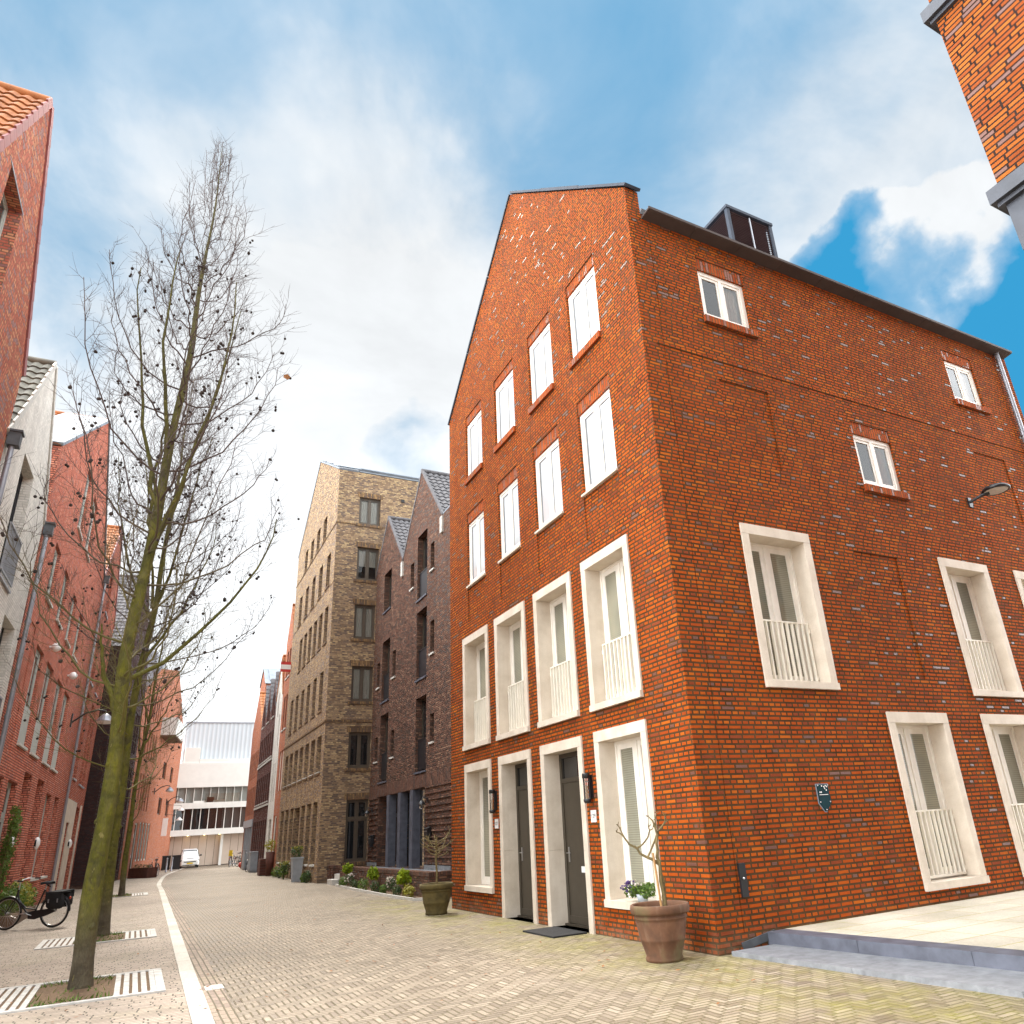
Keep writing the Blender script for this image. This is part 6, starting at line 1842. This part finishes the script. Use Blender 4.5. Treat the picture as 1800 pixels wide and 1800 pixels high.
# clipped balls and bedding in front of the terrace wall
BALLG = 'lime green clipped balls along the terrace wall'
for (y, z, r, lab) in ((12.95, 0.46, 0.20, 'lime green clipped ball nearest the mossy pot'), (15.9, 0.50, 0.18, 'lime green clipped ball in the middle of the terrace wall'), (19.1, 0.56, 0.17, 'lime green clipped ball beside the far terrace step')):
    t = thing('box_ball', lab, 'shrub', (0.24, y, 0), BALLG, world=False)
    a = MB(); a.tube([(0, 0, 0), (0.01, 0, z - 0.1)], 0.012, 6); a.build('stem', M['small_bark'], t)
    a = MB(); leaf_clump(a, (0, 0, z), r * 0.85, 230, 0.085, R2, shell=0.45)
    for kk in range(16):
        d_ = Vector((R2.gauss(0, 1), R2.gauss(0, 1), R2.gauss(0.3, 0.8))).normalized(); leaf_clump(a, Vector((0, 0, z)) + d_ * r * 0.85, r * 0.3, 16, 0.075, R2, shell=0.2); a.build('foliage', M['leaf_lime'], t, uv=False)
bed = [(12.35, 0.15, 0.20, 'leaf_yellow', 'yellow-green feathery tuft at the near end of the bed', 0.07), (13.35, 0.13, 0.17, 'leaf_dark', 'dark low shrub beside the feathery yellow tuft', 0.05), (14.0, 0.28, 0.20, 'petal_white', 'white flowering shrub in the middle of the bed', 0.05),
       (14.7, 0.12, 0.15, 'leaf_mid', 'small mid-green tuft left of the white flowering shrub', 0.05), (15.5, 0.15, 0.20, 'leaf_dark', 'dark green shrub under the middle clipped ball', 0.055), (16.9, 0.16, 0.22, 'leaf_mid', 'green shrub between the middle and far clipped balls', 0.06),
       (17.9, 0.14, 0.18, 'leaf_dark', 'dark bushy tuft towards the far end of the bed', 0.05), (18.7, 0.25, 0.22, 'petal_white', 'pale flowering shrub at the far end of the bed', 0.05), (19.6, 0.16, 0.20, 'leaf_mid', 'leafy shrub at the foot of the far clipped ball', 0.06)]
for (y, z, r, mm, lab, sz) in bed:
    t = thing('bedding_plant', lab, 'shrub', (0.20, y, 0), 'low plants in the terrace bed', world=False)
    a = MB(); leaf_clump(a, (0, 0, z), r, 260, sz, R2, (0.75, 1, 0.85), shell=0.4); a.build('foliage', M['leaf_dark' if mm == 'petal_white' else mm], t, uv=False)
    if mm == 'petal_white':
        a = MB()
        for kk in range(26):
            d = Vector((R2.gauss(0, 1), R2.gauss(0, 1), R2.gauss(0.6, 0.8))).normalized(); leaf_clump(a, Vector((0, 0, z)) + Vector((d.x * 0.75, d.y, d.z * 0.85)) * r, 0.02, 7, 0.045, R2)
        a.build('flowers', M['petal_white'], t, uv=False)
be = MB(); pts = [(0.42, 11.2), (0.02, 11.45), (-0.04, 14), (0.03, 17.5), (0.08, 19.4), (0.16, 20.5), (0.42, 20.75)]
for (xa, ya), (xb, yb_) in zip(pts, pts[1:]):
    be.prism([(xa, ya, -0.02), (xb, yb_, -0.02), (xb + 0.05, yb_ + 0.01, -0.02), (xa + 0.05, ya + 0.01, -0.02)], Z * 0.085)
beo = be.build('bed_edging', M['concrete_white']); tag(beo, 'thin pale stone edging round the terrace flower bed', 'edging')
bs_ = MB(); bs_.face([(x_ + 0.04, y_, 0.02) for x_, y_ in pts], n=Z); bs_.build('soil', M['earth'], beo)

# planting along the yellow building
YS = [(0.0, 24.4, 0.22, 0.25, 'leaf_dark', 'dark leafy shrub at the near corner of the yellow building'), (0.0, 25.0, 0.14, 0.2, 'leaf_mid', 'low green tuft beside the pale upright planter'), (-0.02, 29.8, 0.30, 0.3, 'leaf_mid', 'green bush before the yellow building left of its entrance'), (0.0, 30.8, 0.22, 0.25, 'leaf_dark', 'low dark bush before the yellow building, next to the green bush'), (0.0, 32.0, 0.2, 0.3, 'leaf_mid', 'bushy plant at the far end of the yellow building')]
for (x_, y_, z, r, mm, lab) in YS:
    t = thing('shrub', lab, 'shrub', (x_ - 0.08, y_, 0), 'shrubs along the yellow building', world=False)
    a = MB(); a.tube([(0, 0, 0), (0, 0, z)], 0.02, 5); a.build('stem', M['small_bark'], t)
    a = MB(); leaf_clump(a, (0, 0, z), r, 260, 0.08, R2, (0.7, 1.2, 0.9), shell=0.3); a.build('foliage', M[mm], t, uv=False)
pl_ = MB(); pl_.add([(-0.16, -0.16, 0), (0.16, -0.16, 0), (0.16, 0.16, 0), (-0.16, 0.16, 0), (-0.21, -0.21, 0.85), (0.21, -0.21, 0.85), (0.21, 0.21, 0.85), (-0.21, 0.21, 0.85)], [(0, 3, 2, 1), (4, 5, 6, 7), (0, 1, 5, 4), (1, 2, 6, 5), (2, 3, 7, 6), (3, 0, 4, 7)])
pl_.box(-0.23, 0.23, -0.23, 0.23, 0.851, 0.90)
plo = pl_.build('planter', M['grey_box']); plo.location = (-0.2, 26.0, 0); tag(plo, 'tall pale grey upright planter against the yellow building', 'planter')
for (y_, lab) in ((26.05, 'white hydrangea standing in the tall grey planter'), (29.0, 'white hydrangea beside the entrance of the yellow building')):
    zb_ = 0.90 if y_ < 27 else 0.0
    t = thing('hydrangea', lab, 'flowers', (-0.2, y_, zb_), 'white hydrangeas by the yellow building', world=False)
    a = MB(); leaf_clump(a, (0, 0, 0.22 if zb_ else 0.5), 0.25, 160, 0.09, R2, shell=0.3)
    if not zb_:
        a.tube([(0, 0, 0), (0, 0, 0.5)], 0.02, 5)
    a.build('foliage', M['leaf_dark'], t, uv=False)
    a = MB()
    for kk in range(16):
        leaf_clump(a, (R2.uniform(-0.2, 0.2), R2.uniform(-0.2, 0.2), (0.36 if zb_ else 0.66) + R2.uniform(-0.05, 0.05)), 0.05, 14, 0.05, R2)
    a.build('flowers', M['leaf_yellow'], t, uv=False)
t = thing('hanging_plant', 'yellow-green plant high in a dark pot beside the narrow red house', 'plant', (-0.06, 34.3, 0), world=False)
a = MB(); a.lathe([(0, 0), (0.16, 0), (0.22, 1.1), (0.2, 1.1), (0.0, 1.08)], 14); a.build('pot', M['corten'], t)
a = MB(); leaf_clump(a, (0, 0, 1.4), 0.32, 260, 0.09, R2, shell=0.3); a.build('foliage', M['leaf_yellow'], t, uv=False)
pb = MB()
for kk in range(6):
    pb.box(-0.22, 0.22, -0.4, 0.4, 0.02 + kk * 0.13, 0.135 + kk * 0.13)
pbo = pb.build('slatted_planter', M['corten']); pbo.location = (-0.2, 35.4, 0); tag(pbo, 'rust-red slatted planter against the far red house', 'planter')

# left planting behind the bicycle
bx_ = MB(); bx_.box(-9.25, -8.42, 15.6, 20.4, -0.02, 0.22)
bxo = bx_.build('planting_border', M['wood']); tag(bxo, 'low dark timber border holding plants against the left house', 'planter')
bx_ = MB(); bx_.box(-9.2, -8.46, 15.66, 20.34, 0.221, 0.24); bx_.build('soil', M['earth'], bxo)
for (x_, y_, z, r, mm, lab) in ((-8.75, 16.3, 0.45, 0.36, 'leaf_mid', 'green bush behind the front wheel of the bicycle'), (-8.72, 17.4, 0.50, 0.40, 'leaf_mid', 'leafy green bush behind the bicycle frame'), (-8.7, 18.7, 0.52, 0.42, 'leaf_yellow', 'yellow-green bush behind the bicycle saddle'), (-8.68, 19.9, 0.42, 0.36, 'leaf_mid', 'low green bush between the saddle and the stone porch')):
    t = thing('border_shrub', lab, 'shrub', (x_, y_, 0.24), 'bushes in the border behind the bicycle', world=False)
    a = MB()
    for kk in range(5):
        a.tube([(0, 0, 0), (R2.uniform(-.2, .2), R2.uniform(-.2, .2), z * 0.8)], 0.008, 4)
    a.build('stem', M['small_bark'], t)
    a = MB(); leaf_clump(a, (0, 0, z - 0.2), r, 520, 0.085, R2, (0.85, 1.25, 1.0), shell=0.3); a.build('foliage', M[mm], t, uv=False)
t = thing('climbing_rose', 'leggy climbing rose with sparse leaves on the red wall at the left edge', 'climbing plant', (-8.98, 16.2, 0.24), world=False)
a = MB(); lf = MB()
for kk in range(9):
    y1 = R2.uniform(-0.9, 0.7); y2 = y1 + R2.uniform(-0.5, 0.5); zt = R2.uniform(1.5, 2.55)
    pts = [Vector((0.05, 0.1 * kk - 0.4, 0)), Vector((R2.uniform(0.05, 0.15), y1 * 0.6, zt * 0.45)), Vector((R2.uniform(0.05, 0.2), y1, zt * 0.8)), Vector((R2.uniform(0.1, 0.3), y2, zt))]
    a.tube(pts, [0.014, 0.010, 0.007, 0.003], 6)
    for q_ in range(26):
        f = R2.uniform(0.2, 1) * 3; j = min(int(f), 2); leaf_clump(lf, pts[j].lerp(pts[j + 1], f - j), 0.09, 7, 0.07, R2)
a.build('stem', M['small_bark'], t); lf.build('foliage', M['leaf_mid'], t, uv=False)

# ================================================================== BICYCLES
def bicycle(loc, rotz, label, group=None, frame='black', tilt=0.0, bag=None, wheel_r=0.345):
    """city bicycle, x forwards, wheels on the ground"""
    t = thing('bicycle', label, 'bicycle', loc, group, world=False)
    t.rotation_euler = (tilt, 0, rotz)
    r = wheel_r; wb = 1.12
    xr, xf = -wb / 2, wb / 2
    Yax = Vector((0, 1, 0))
    for nm, x in (('rear_wheel', xr), ('front_wheel', xf)):
        ty = MB(); ty.torus((x, 0, r), Yax, r - 0.02, 0.021, 40, 8)
        wo_ = ty.build('wheel', M['rubber'], t, uv=False)
        ri = MB(); ri.torus((x, 0, r), Yax, r - 0.047, 0.011, 40, 6); ri.build('rim', M['steel'], wo_, uv=False)
        sp = MB()
        for k in range(28):
            g = 2 * PI * k / 28; s = 0.02 if k % 2 else -0.02
            sp.tube([(x + 0.02 * math.cos(g + 1.2), s, r + 0.02 * math.sin(g + 1.2)), (x + (r - 0.05) * math.cos(g), 0, r + (r - 0.05) * math.sin(g))], 0.0016, 3, cap=False)
        sp.tube([(x, -0.05, r), (x, 0.05, r)], 0.022, 8)
        sp.build('spokes', M['steel'], wo_, uv=False)
    bb_ = (-0.08, 0, 0.29); seat = (-0.27, 0, 0.80); hd_t = (0.36, 0, 0.83); hd_b = (0.395, 0, 0.66)
    f = MB()
    f.tube([bb_, seat], 0.017, 8); f.tube([hd_t, hd_b], 0.021, 8)
    f.tube([hd_b, (0.26, 0, 0.52), (0.10, 0, 0.345), bb_], 0.017, 8)                                             # swan-neck tubes
    f.tube([(0.375, 0, 0.76), (0.30, 0, 0.58), (0.12, 0, 0.43), (-0.10, 0, 0.40), (-0.118, 0, 0.40)], 0.015, 8)
    for s in (-0.055, 0.055):
        f.tube([bb_, (xr, s, r)], 0.010, 6); f.tube([seat, (xr, s, r)], 0.009, 6)
        f.tube([hd_b, (0.47, s, 0.50), (xf, s, r)], 0.011, 6)
    f.build('frame', M[frame], t)
    md = MB()
    for x, a0, a1 in ((xr, 0.15 * PI, 1.02 * PI), (xf, 0.05 * PI, 0.80 * PI)):
        pts0 = []; n = 18
        vs = []; fs = []
        for k in range(n + 1):
            g = a0 + (a1 - a0) * k / n
            for yy in (-0.03, 0.0, 0.03):
                rr = r + (0.025 if yy == 0 else 0.014); vs.append((x + rr * math.cos(g), yy, r + rr * math.sin(g)))
        for k in range(n):
            for j in range(2):
                fs.append((3 * k + j, 3 * k + j + 1, 3 * k + j + 4, 3 * k + j + 3))
        md.add(vs, fs, 0, True)
    md.build('mudguard', M[frame], t)
    cc = MB(); cc.prism([(-0.0, 0.045, 0.36), (-0.0, 0.045, 0.22), (-0.16, 0.045, 0.20), (-0.5, 0.045, 0.29), (-0.62, 0.045, 0.34), (-0.5, 0.045, 0.41), (-0.16, 0.045, 0.385)], Vector((0, 0.035, 0)))
    cc.build('chain_case', M['black'], t)
    ck = MB()
    for s in (-1, 1):
        e = (bb_[0] + 0.15 * s, 0.10 * s, bb_[2] + 0.05 * s)
        ck.tube([(bb_[0], 0.0, bb_[2]), (bb_[0], 0.09 * s, bb_[2]), e], 0.009, 6)
        ck.box(e[0] - 0.045, e[0] + 0.045, min(e[1], e[1] + 0.09 * s), max(e[1], e[1] + 0.09 * s), e[2] - 0.012, e[2] + 0.012)
    ck.build('pedals', M['steel'], t)
    sd_ = MB()
    prof = [(-0.16, 0.095, 0.0), (-0.10, 0.11, 0.012), (-0.02, 0.075, 0.012), (0.06, 0.035, 0.006), (0.12, 0.02, -0.005)]
    vs = []; fs = []
    for (x, w, z) in prof:
        for (a, dz_) in ((-1, -0.035), (-0.8, 0.012), (0, 0.022), (0.8, 0.012), (1, -0.035)):
            vs.append((seat[0] + x, a * w, 0.945 + z + dz_))
    for k in range(len(prof) - 1):
        for j in range(4):
            fs.append((5 * k + j, 5 * k + j + 1, 5 * k + j + 6, 5 * k + j + 5))
    fs.append((0, 1, 2, 3, 4))
    sd_.add(vs, fs, 0, True)
    sd_.tube([(seat[0] - 0.0, 0, 0.93), (seat[0] - 0.10, 0.04, 0.88), (seat[0] - 0.12, 0, 0.86)], 0.012, 6)
    sd_.build('saddle', M['black_soft'], t)
    po = MB(); po.tube([seat, (seat[0] - 0.025, 0, 0.93)], 0.013, 8)
    po.build('seat_post', M['steel'], t)
    hb = MB()
    hb.tube([hd_t, (0.35, 0, 0.99)], 0.012, 8)
    for s in (-1, 1):
        hb.tube([(0.35, 0, 0.99), (0.37, 0.10 * s, 1.03), (0.33, 0.22 * s, 1.05), (0.20, 0.27 * s, 1.04), (0.10, 0.28 * s, 1.03)], 0.011, 8)
    ho = hb.build('handlebar', M['steel'], t)
    gp_ = MB()
    for s in (-1, 1):
        gp_.tube([(0.21, 0.268 * s, 1.04), (0.09, 0.28 * s, 1.03)], 0.017, 8)
    gp_.build('grip', M['white_enamel'] if bag else M['rubber'], ho)
    ck2 = MB()
    for s in (-0.06, 0.06):
        ck2.tube([(seat[0] - 0.02, s, 0.73), (xr - 0.28, s, 0.73)], 0.007, 6); ck2.tube([(xr, s * 0.9, r), (xr - 0.12, s, 0.73)], 0.006, 6); ck2.tube([(xr, s * 0.9, r), (xr + 0.08, s, 0.73)], 0.006, 6)
    ck2.tube([(xr - 0.28, -0.06, 0.73), (xr - 0.28, 0.06, 0.73)], 0.007, 6)
    ck2.build('carrier', M[frame], t)
    tl = MB(); tl.ball((xr - 0.335, 0, 0.60), 0.032, 0, 8, 6, (0.6, 1, 1)); tl.build('tail_light', M['tail_red'], t)
    if bag == 'kid':
        a = MB(); a.box(xr - 0.15, xr + 0.12, -0.13, 0.13, 0.76, 0.82); a.box(xr - 0.18, xr - 0.12, -0.13, 0.13, 0.82, 1.18); a.build('child_seat', M['yellow'], t)
    return t


bl_ = Vector((-8.53, 14.86)) - Vector((-7.52, 14.24))
ang = math.atan2(bl_.y, bl_.x)
ctr = (Vector((-7.52, 14.27)) + bl_.normalized() * 0.56)
bk1 = bicycle((ctr.x, ctr.y, 0.006), ang, 'black city bicycle with a black pannier parked before the left border', tilt=-0.06)
# double pannier over the carrier
pn_ = thing('pannier_bag', 'black double pannier bag slung over the bicycle carrier', 'bag', (ctr.x, ctr.y, 0.006), world=False)
pn_.rotation_euler = (-0.06, 0, ang)
a = MB()
for s in (-1, 1):
    y0, y1 = (0.075, 0.20) if s > 0 else (-0.20, -0.075)
    vs = []; fs = []; n = 14
    out = []
    for k in range(n):
        g = 2 * PI * k / n
        cx_ = abs(math.cos(g)) ** 0.45 * (1 if math.cos(g) > 0 else -1); cz_ = abs(math.sin(g)) ** 0.45 * (1 if math.sin(g) > 0 else -1)
        out.append((-0.64 + 0.195 * cx_ + 0.02 * cz_, 0.565 + 0.165 * cz_))
    for yy, sc_ in ((y0, 0.93), ((y0 + y1) / 2, 1.02), (y1, 0.9)):
        for (x, z) in out:
            vs.append((-0.64 + (x + 0.64) * sc_, yy, 0.565 + (z - 0.565) * sc_))
    for j in range(2):
        for k in range(n):
            fs.append((j * n + k, j * n + (k + 1) % n, (j + 1) * n + (k + 1) % n, (j + 1) * n + k))
    fs.append(tuple(range(n))); fs.append(tuple(range(2 * n, 3 * n)))
    a.add(vs, fs, 0, True)
a.build('bag_body', M['black_soft'], pn_)
a = MB(); a.box(-0.83, -0.45, -0.205, 0.205, 0.735, 0.762)
a.box(-0.83, -0.45, 0.203, 0.212, 0.60, 0.735); a.box(-0.83, -0.45, -0.212, -0.203, 0.60, 0.735)
a.build('bag_flap', M['black_soft'], pn_)
a = MB()
for s in (-0.214, 0.214):
    a.box(-0.76, -0.73, s - 0.003, s + 0.003, 0.54, 0.62); a.box(-0.55, -0.52, s - 0.003, s + 0.003, 0.54, 0.62)
a.build('buckle', M['pipe'], pn_)

bicycle((0.62, 58.5, 0), math.radians(70), 'distant bicycle with a yellow child seat before the garage panels', 'parked bicycles at the far end', bag='kid', tilt=0.05)
bicycle((1.18, 56.5, 0), math.radians(-60), 'distant dark bicycle beside the corner of the shop front', 'parked bicycles at the far end', tilt=0.08)
bicycle((0.05, 43.6, 0), math.radians(255), 'dark bicycle propped against the grey street cabinets', 'parked bicycles at the far end', tilt=-0.08)
bicycle((-4.85, 48.6, 0), math.radians(250), 'dark bicycle parked behind the rusty steel planter', 'parked bicycles at the far end', tilt=0.08)

# ================================================================== VAN
vn = thing('parked_van', 'small white van facing the camera with a yellow number plate', 'van', (-2.02, 63.6, 0), world=False)
b = MB()
sect = [  # y(front = 0), z_low, z_belt, z_top, half width belt, half width top
    (0.0, 0.22, 0.52, 0.60, 0.60, 0.56), (0.10, 0.20, 0.58, 0.72, 0.68, 0.62), (0.45, 0.18, 0.70, 0.86, 0.71, 0.64), (0.85, 0.18, 0.82, 0.98, 0.72, 0.62),
    (1.35, 0.18, 0.84, 1.40, 0.72, 0.55), (1.9, 0.18, 0.84, 1.46, 0.72, 0.56), (3.2, 0.18, 0.84, 1.44, 0.72, 0.56), (3.4, 0.22, 0.82, 1.30, 0.70, 0.53)]
vs = []; fs = []
for (y, zl, zb, zt, wb_, wt_) in sect:
    ring = [(-wb_ + 0.03, zl), (-wb_, zl + 0.2), (-wb_, zb), (-wt_, zt - 0.05), (-wt_ + 0.1, zt), (wt_ - 0.1, zt), (wt_, zt - 0.05), (wb_, zb), (wb_, zl + 0.2), (wb_ - 0.03, zl)]
    vs += [(x, y, z) for x, z in ring]
n = 10
for i in range(len(sect) - 1):
    for k in range(n):
        fs.append((i * n + k, i * n + (k + 1) % n, (i + 1) * n + (k + 1) % n, (i + 1) * n + k))
fs.append(tuple(range(n))); fs.append(tuple(range((len(sect) - 1) * n, len(sect) * n)))
b.add(vs, fs, 0, False)
b.build('body', M['car_white'], vn)
wsn = MB(); wsn.face([(-0.56, 0.87, 0.99), (0.56, 0.87, 0.99), (0.50, 1.30, 1.36), (-0.50, 1.30, 1.36)]); wsn.build('windscreen', M['glass_sky' if False else 'glass_grey'], vn)
for s in (-1, 1):
    a = MB(); a.face([(s * 0.725, 0.98, 0.86), (s * 0.725, 1.9, 0.87), (s * 0.60, 1.9, 1.34), (s * 0.615, 1.32, 1.32)]); a.build('side_window', M['glass_dark'], vn)
    a = MB(); a.ball((s * 0.60, 0.10, 0.56), 0.10, 0, 10, 6, (1.0, 0.7, 0.8)); a.build('headlight', M['glass_grey'], vn)
    a = MB(); a.ball((s * 0.83, 0.95, 0.93), 0.085, 0, 8, 6, (1.0, 0.5, 0.8)); a.tube([(s * 0.7, 0.98, 0.9), (s * 0.8, 0.96, 0.93)], 0.025, 6); a.build('mirror', M['black'], vn)
    for y in (0.62, 2.75):
        a = MB(); a.torus((s * 0.63, y, 0.27), (1, 0, 0), 0.20, 0.075, 20, 8); wo_ = a.build('wheel', M['rubber'], vn)
        a = MB(); a.lathe([(0.0, 0.0), (0.17, 0.0)], 16); 
        a = MB(); a.tube([(s * 0.63 - 0.05, y, 0.27), (s * 0.63 + 0.05, y, 0.27)], 0.165, 14); a.build('rim', M['pipe'], wo_)
a = MB(); a.box(-0.44, 0.44, -0.02, 0.02, 0.44, 0.50); a.box(-0.55, 0.55, 0.0, 0.05, 0.19, 0.25); a.build('grille', M['black'], vn)
a = MB(); a.box(-0.22, 0.22, -0.035, -0.02, 0.31, 0.41); a.build('number_plate', M['yellow'], vn)
a = MB(); a.box(-0.26, 0.26, 0.08, 0.20, 0.695, 0.735); a.build('bonnet_lettering', M['pipe'], vn)
bm = MB(); bm.box(-0.60, 0.60, -0.01, 0.06, 0.255, 0.43); bm.build('bumper', M['car_white'], vn)

# ================================================================== SMALL STREET THINGS
for (x, y, w, d, h, lab) in ((1.05, 50.6, 0.4, 1.1, 1.25, 'tall grey street cabinet nearest the shop front'), (0.72, 47.4, 0.36, 0.9, 1.15, 'grey street cabinet in the middle of the row'), (0.42, 41.6, 0.42, 1.0, 1.05, 'pale grey street cabinet nearest the camera, beside a bicycle')):
    a = MB(); a.box(-w / 2, w / 2, -d / 2, d / 2, 0.08, h); a.box(-w / 2 + 0.02, w / 2 - 0.02, -d / 2 + 0.02, d / 2 - 0.02, 0, 0.08)
    a.box(-w / 2 - 0.025, w / 2 + 0.025, -d / 2 - 0.025, d / 2 + 0.025, h, h + 0.05)
    o = a.build('street_cabinet', M['grey_box']); o.location = (x - 0.35, y, 0); tag(o, lab, 'cabinet', 'grey street cabinets')
    a = MB(); a.box(-w / 2 - 0.012, -w / 2, -d / 2 + 0.05, -0.01, 0.14, h - 0.05); a.box(-w / 2 - 0.012, -w / 2, 0.01, d / 2 - 0.05, 0.14, h - 0.05)
    a.box(-w / 2 + 0.04, w / 2 - 0.04, -d / 2 - 0.012, -d / 2, 0.14, h - 0.05)
    a.build('cabinet_door', M['grey_box'], o)
a = MB(); a.ball((0, 0, 0.19), 0.19, 0, 16, 12); o = a.build('red_ball', M['red_gloss']); o.location = (0.72, 53.2, 0); tag(o, 'shiny red ball lying on the paving far down the street', 'ball')
a = MB(); a.ball((0, 0, 0.0), 0.193, 0, 14, 4, (1, 1, 0.22)); o2 = a.build('stripe', M['white_enamel'], o); o2.location = (0, 0, 0.24)
for (x, y, lab) in ((-3.15, 60.6, 'taller black wheelie bin beside the white van'), (-3.85, 60.9, 'black wheelie bin nearest the left house fronts')):
    t = thing('wheelie_bin', lab, 'bin', (x, y, 0), 'black wheelie bins by the van', world=False)
    a = MB(); a.add([(-0.27, -0.3, 0.06), (0.27, -0.3, 0.06), (0.27, 0.3, 0.06), (-0.27, 0.3, 0.06), (-0.29, -0.34, 1.0), (0.29, -0.34, 1.0), (0.29, 0.34, 1.0), (-0.29, 0.34, 1.0)], [(0, 3, 2, 1), (4, 5, 6, 7), (0, 1, 5, 4), (1, 2, 6, 5), (2, 3, 7, 6), (3, 0, 4, 7)]); a.build('bin_body', M['black'], t)
    a = MB(); a.box(-0.31, 0.31, -0.37, 0.36, 1.002, 1.06); a.build('lid', M['black'], t)
    for s in (-0.26, 0.26):
        a = MB(); a.torus((s, 0.34, 0.12), (1, 0, 0), 0.08, 0.035, 14, 6); a.build('wheel', M['rubber'], t)
for (x, y, lab) in ((-3.95, 56.0, 'grey bollard at the kerb nearest the camera of its pair'), (-3.55, 57.8, 'grey bollard at the kerb closer to the bins')):
    a = MB(); a.lathe([(0.0, 0), (0.075, 0), (0.075, 0.06), (0.05, 0.08), (0.05, 0.85), (0.06, 0.87), (0.06, 0.92), (0.0, 0.96)], 14); o = a.build('bollard', M['pipe']); o.location = (x, y, 0.0); tag(o, lab, 'bollard', 'bollards at the far left kerb')
# rusty steel planter with plants
cx0, cx1 = Vector((-6.02, 47.6, 0)), Vector((-5.0, 45.9, 0))
t = thing('steel_planter', 'long rusty steel planter on the left pavement', 'planter', tuple((cx0 + cx1) / 2), world=False)
du_ = (cx1 - cx0).normalized(); dn_ = Vector((du_.y, -du_.x, 0)); t.rotation_euler = (0, 0, math.atan2(du_.y, du_.x))
L2 = (cx1 - cx0).length / 2
a = MB(); a.box(-L2, L2, -0.3, -0.28, 0, 0.56); a.box(-L2, L2, 0.28, 0.3, 0, 0.56); a.box(-L2, -L2 + 0.02, -0.28, 0.28, 0, 0.56); a.box(L2 - 0.02, L2, -0.28, 0.28, 0, 0.56); a.build('planter_box', M['corten'], t)
a = MB(); a.box(-L2 + 0.02, L2 - 0.02, -0.28, 0.28, 0.02, 0.48); a.build('soil', M['earth'], t)
a = MB()
for kk in range(4):
    leaf_clump(a, (-L2 + 0.3 + kk * 0.42, 0, 0.60), 0.18, 70, 0.08, R2, shell=0.3)
a.build('foliage', M['leaf_dark'], t, uv=False)
# fallen leaves and crumbs of litter on the paving
rl = random.Random(99); a = MB()
for k in range(420):
    x = rl.uniform(-7.8, -0.2); y = rl.uniform(-3.5, 16) if rl.random() < 0.75 else rl.uniform(16, 40)
    s = rl.uniform(0.012, 0.04); g = rl.uniform(0, 6.28); c = Vector((x, y, 0.018)); b1 = Vector((math.cos(g), math.sin(g), rl.uniform(-.1, .3))); b2 = Vector((-math.sin(g), math.cos(g), rl.uniform(-.1, .3)))
    a.add([c - b1 * s, c + b2 * s * 0.5, c + b1 * s, c - b2 * s * 0.5], [(0, 1, 2, 3)])
lo_ = a.build('leaf_litter', M['dead_leaf'], uv=False); lo_['kind'] = 'stuff'; tag(lo_, 'scattered brown leaf crumbs on the paving', 'leaves')

for o in bpy.data.objects:
    if 'world_built' in o.keys():
        del o['world_built']
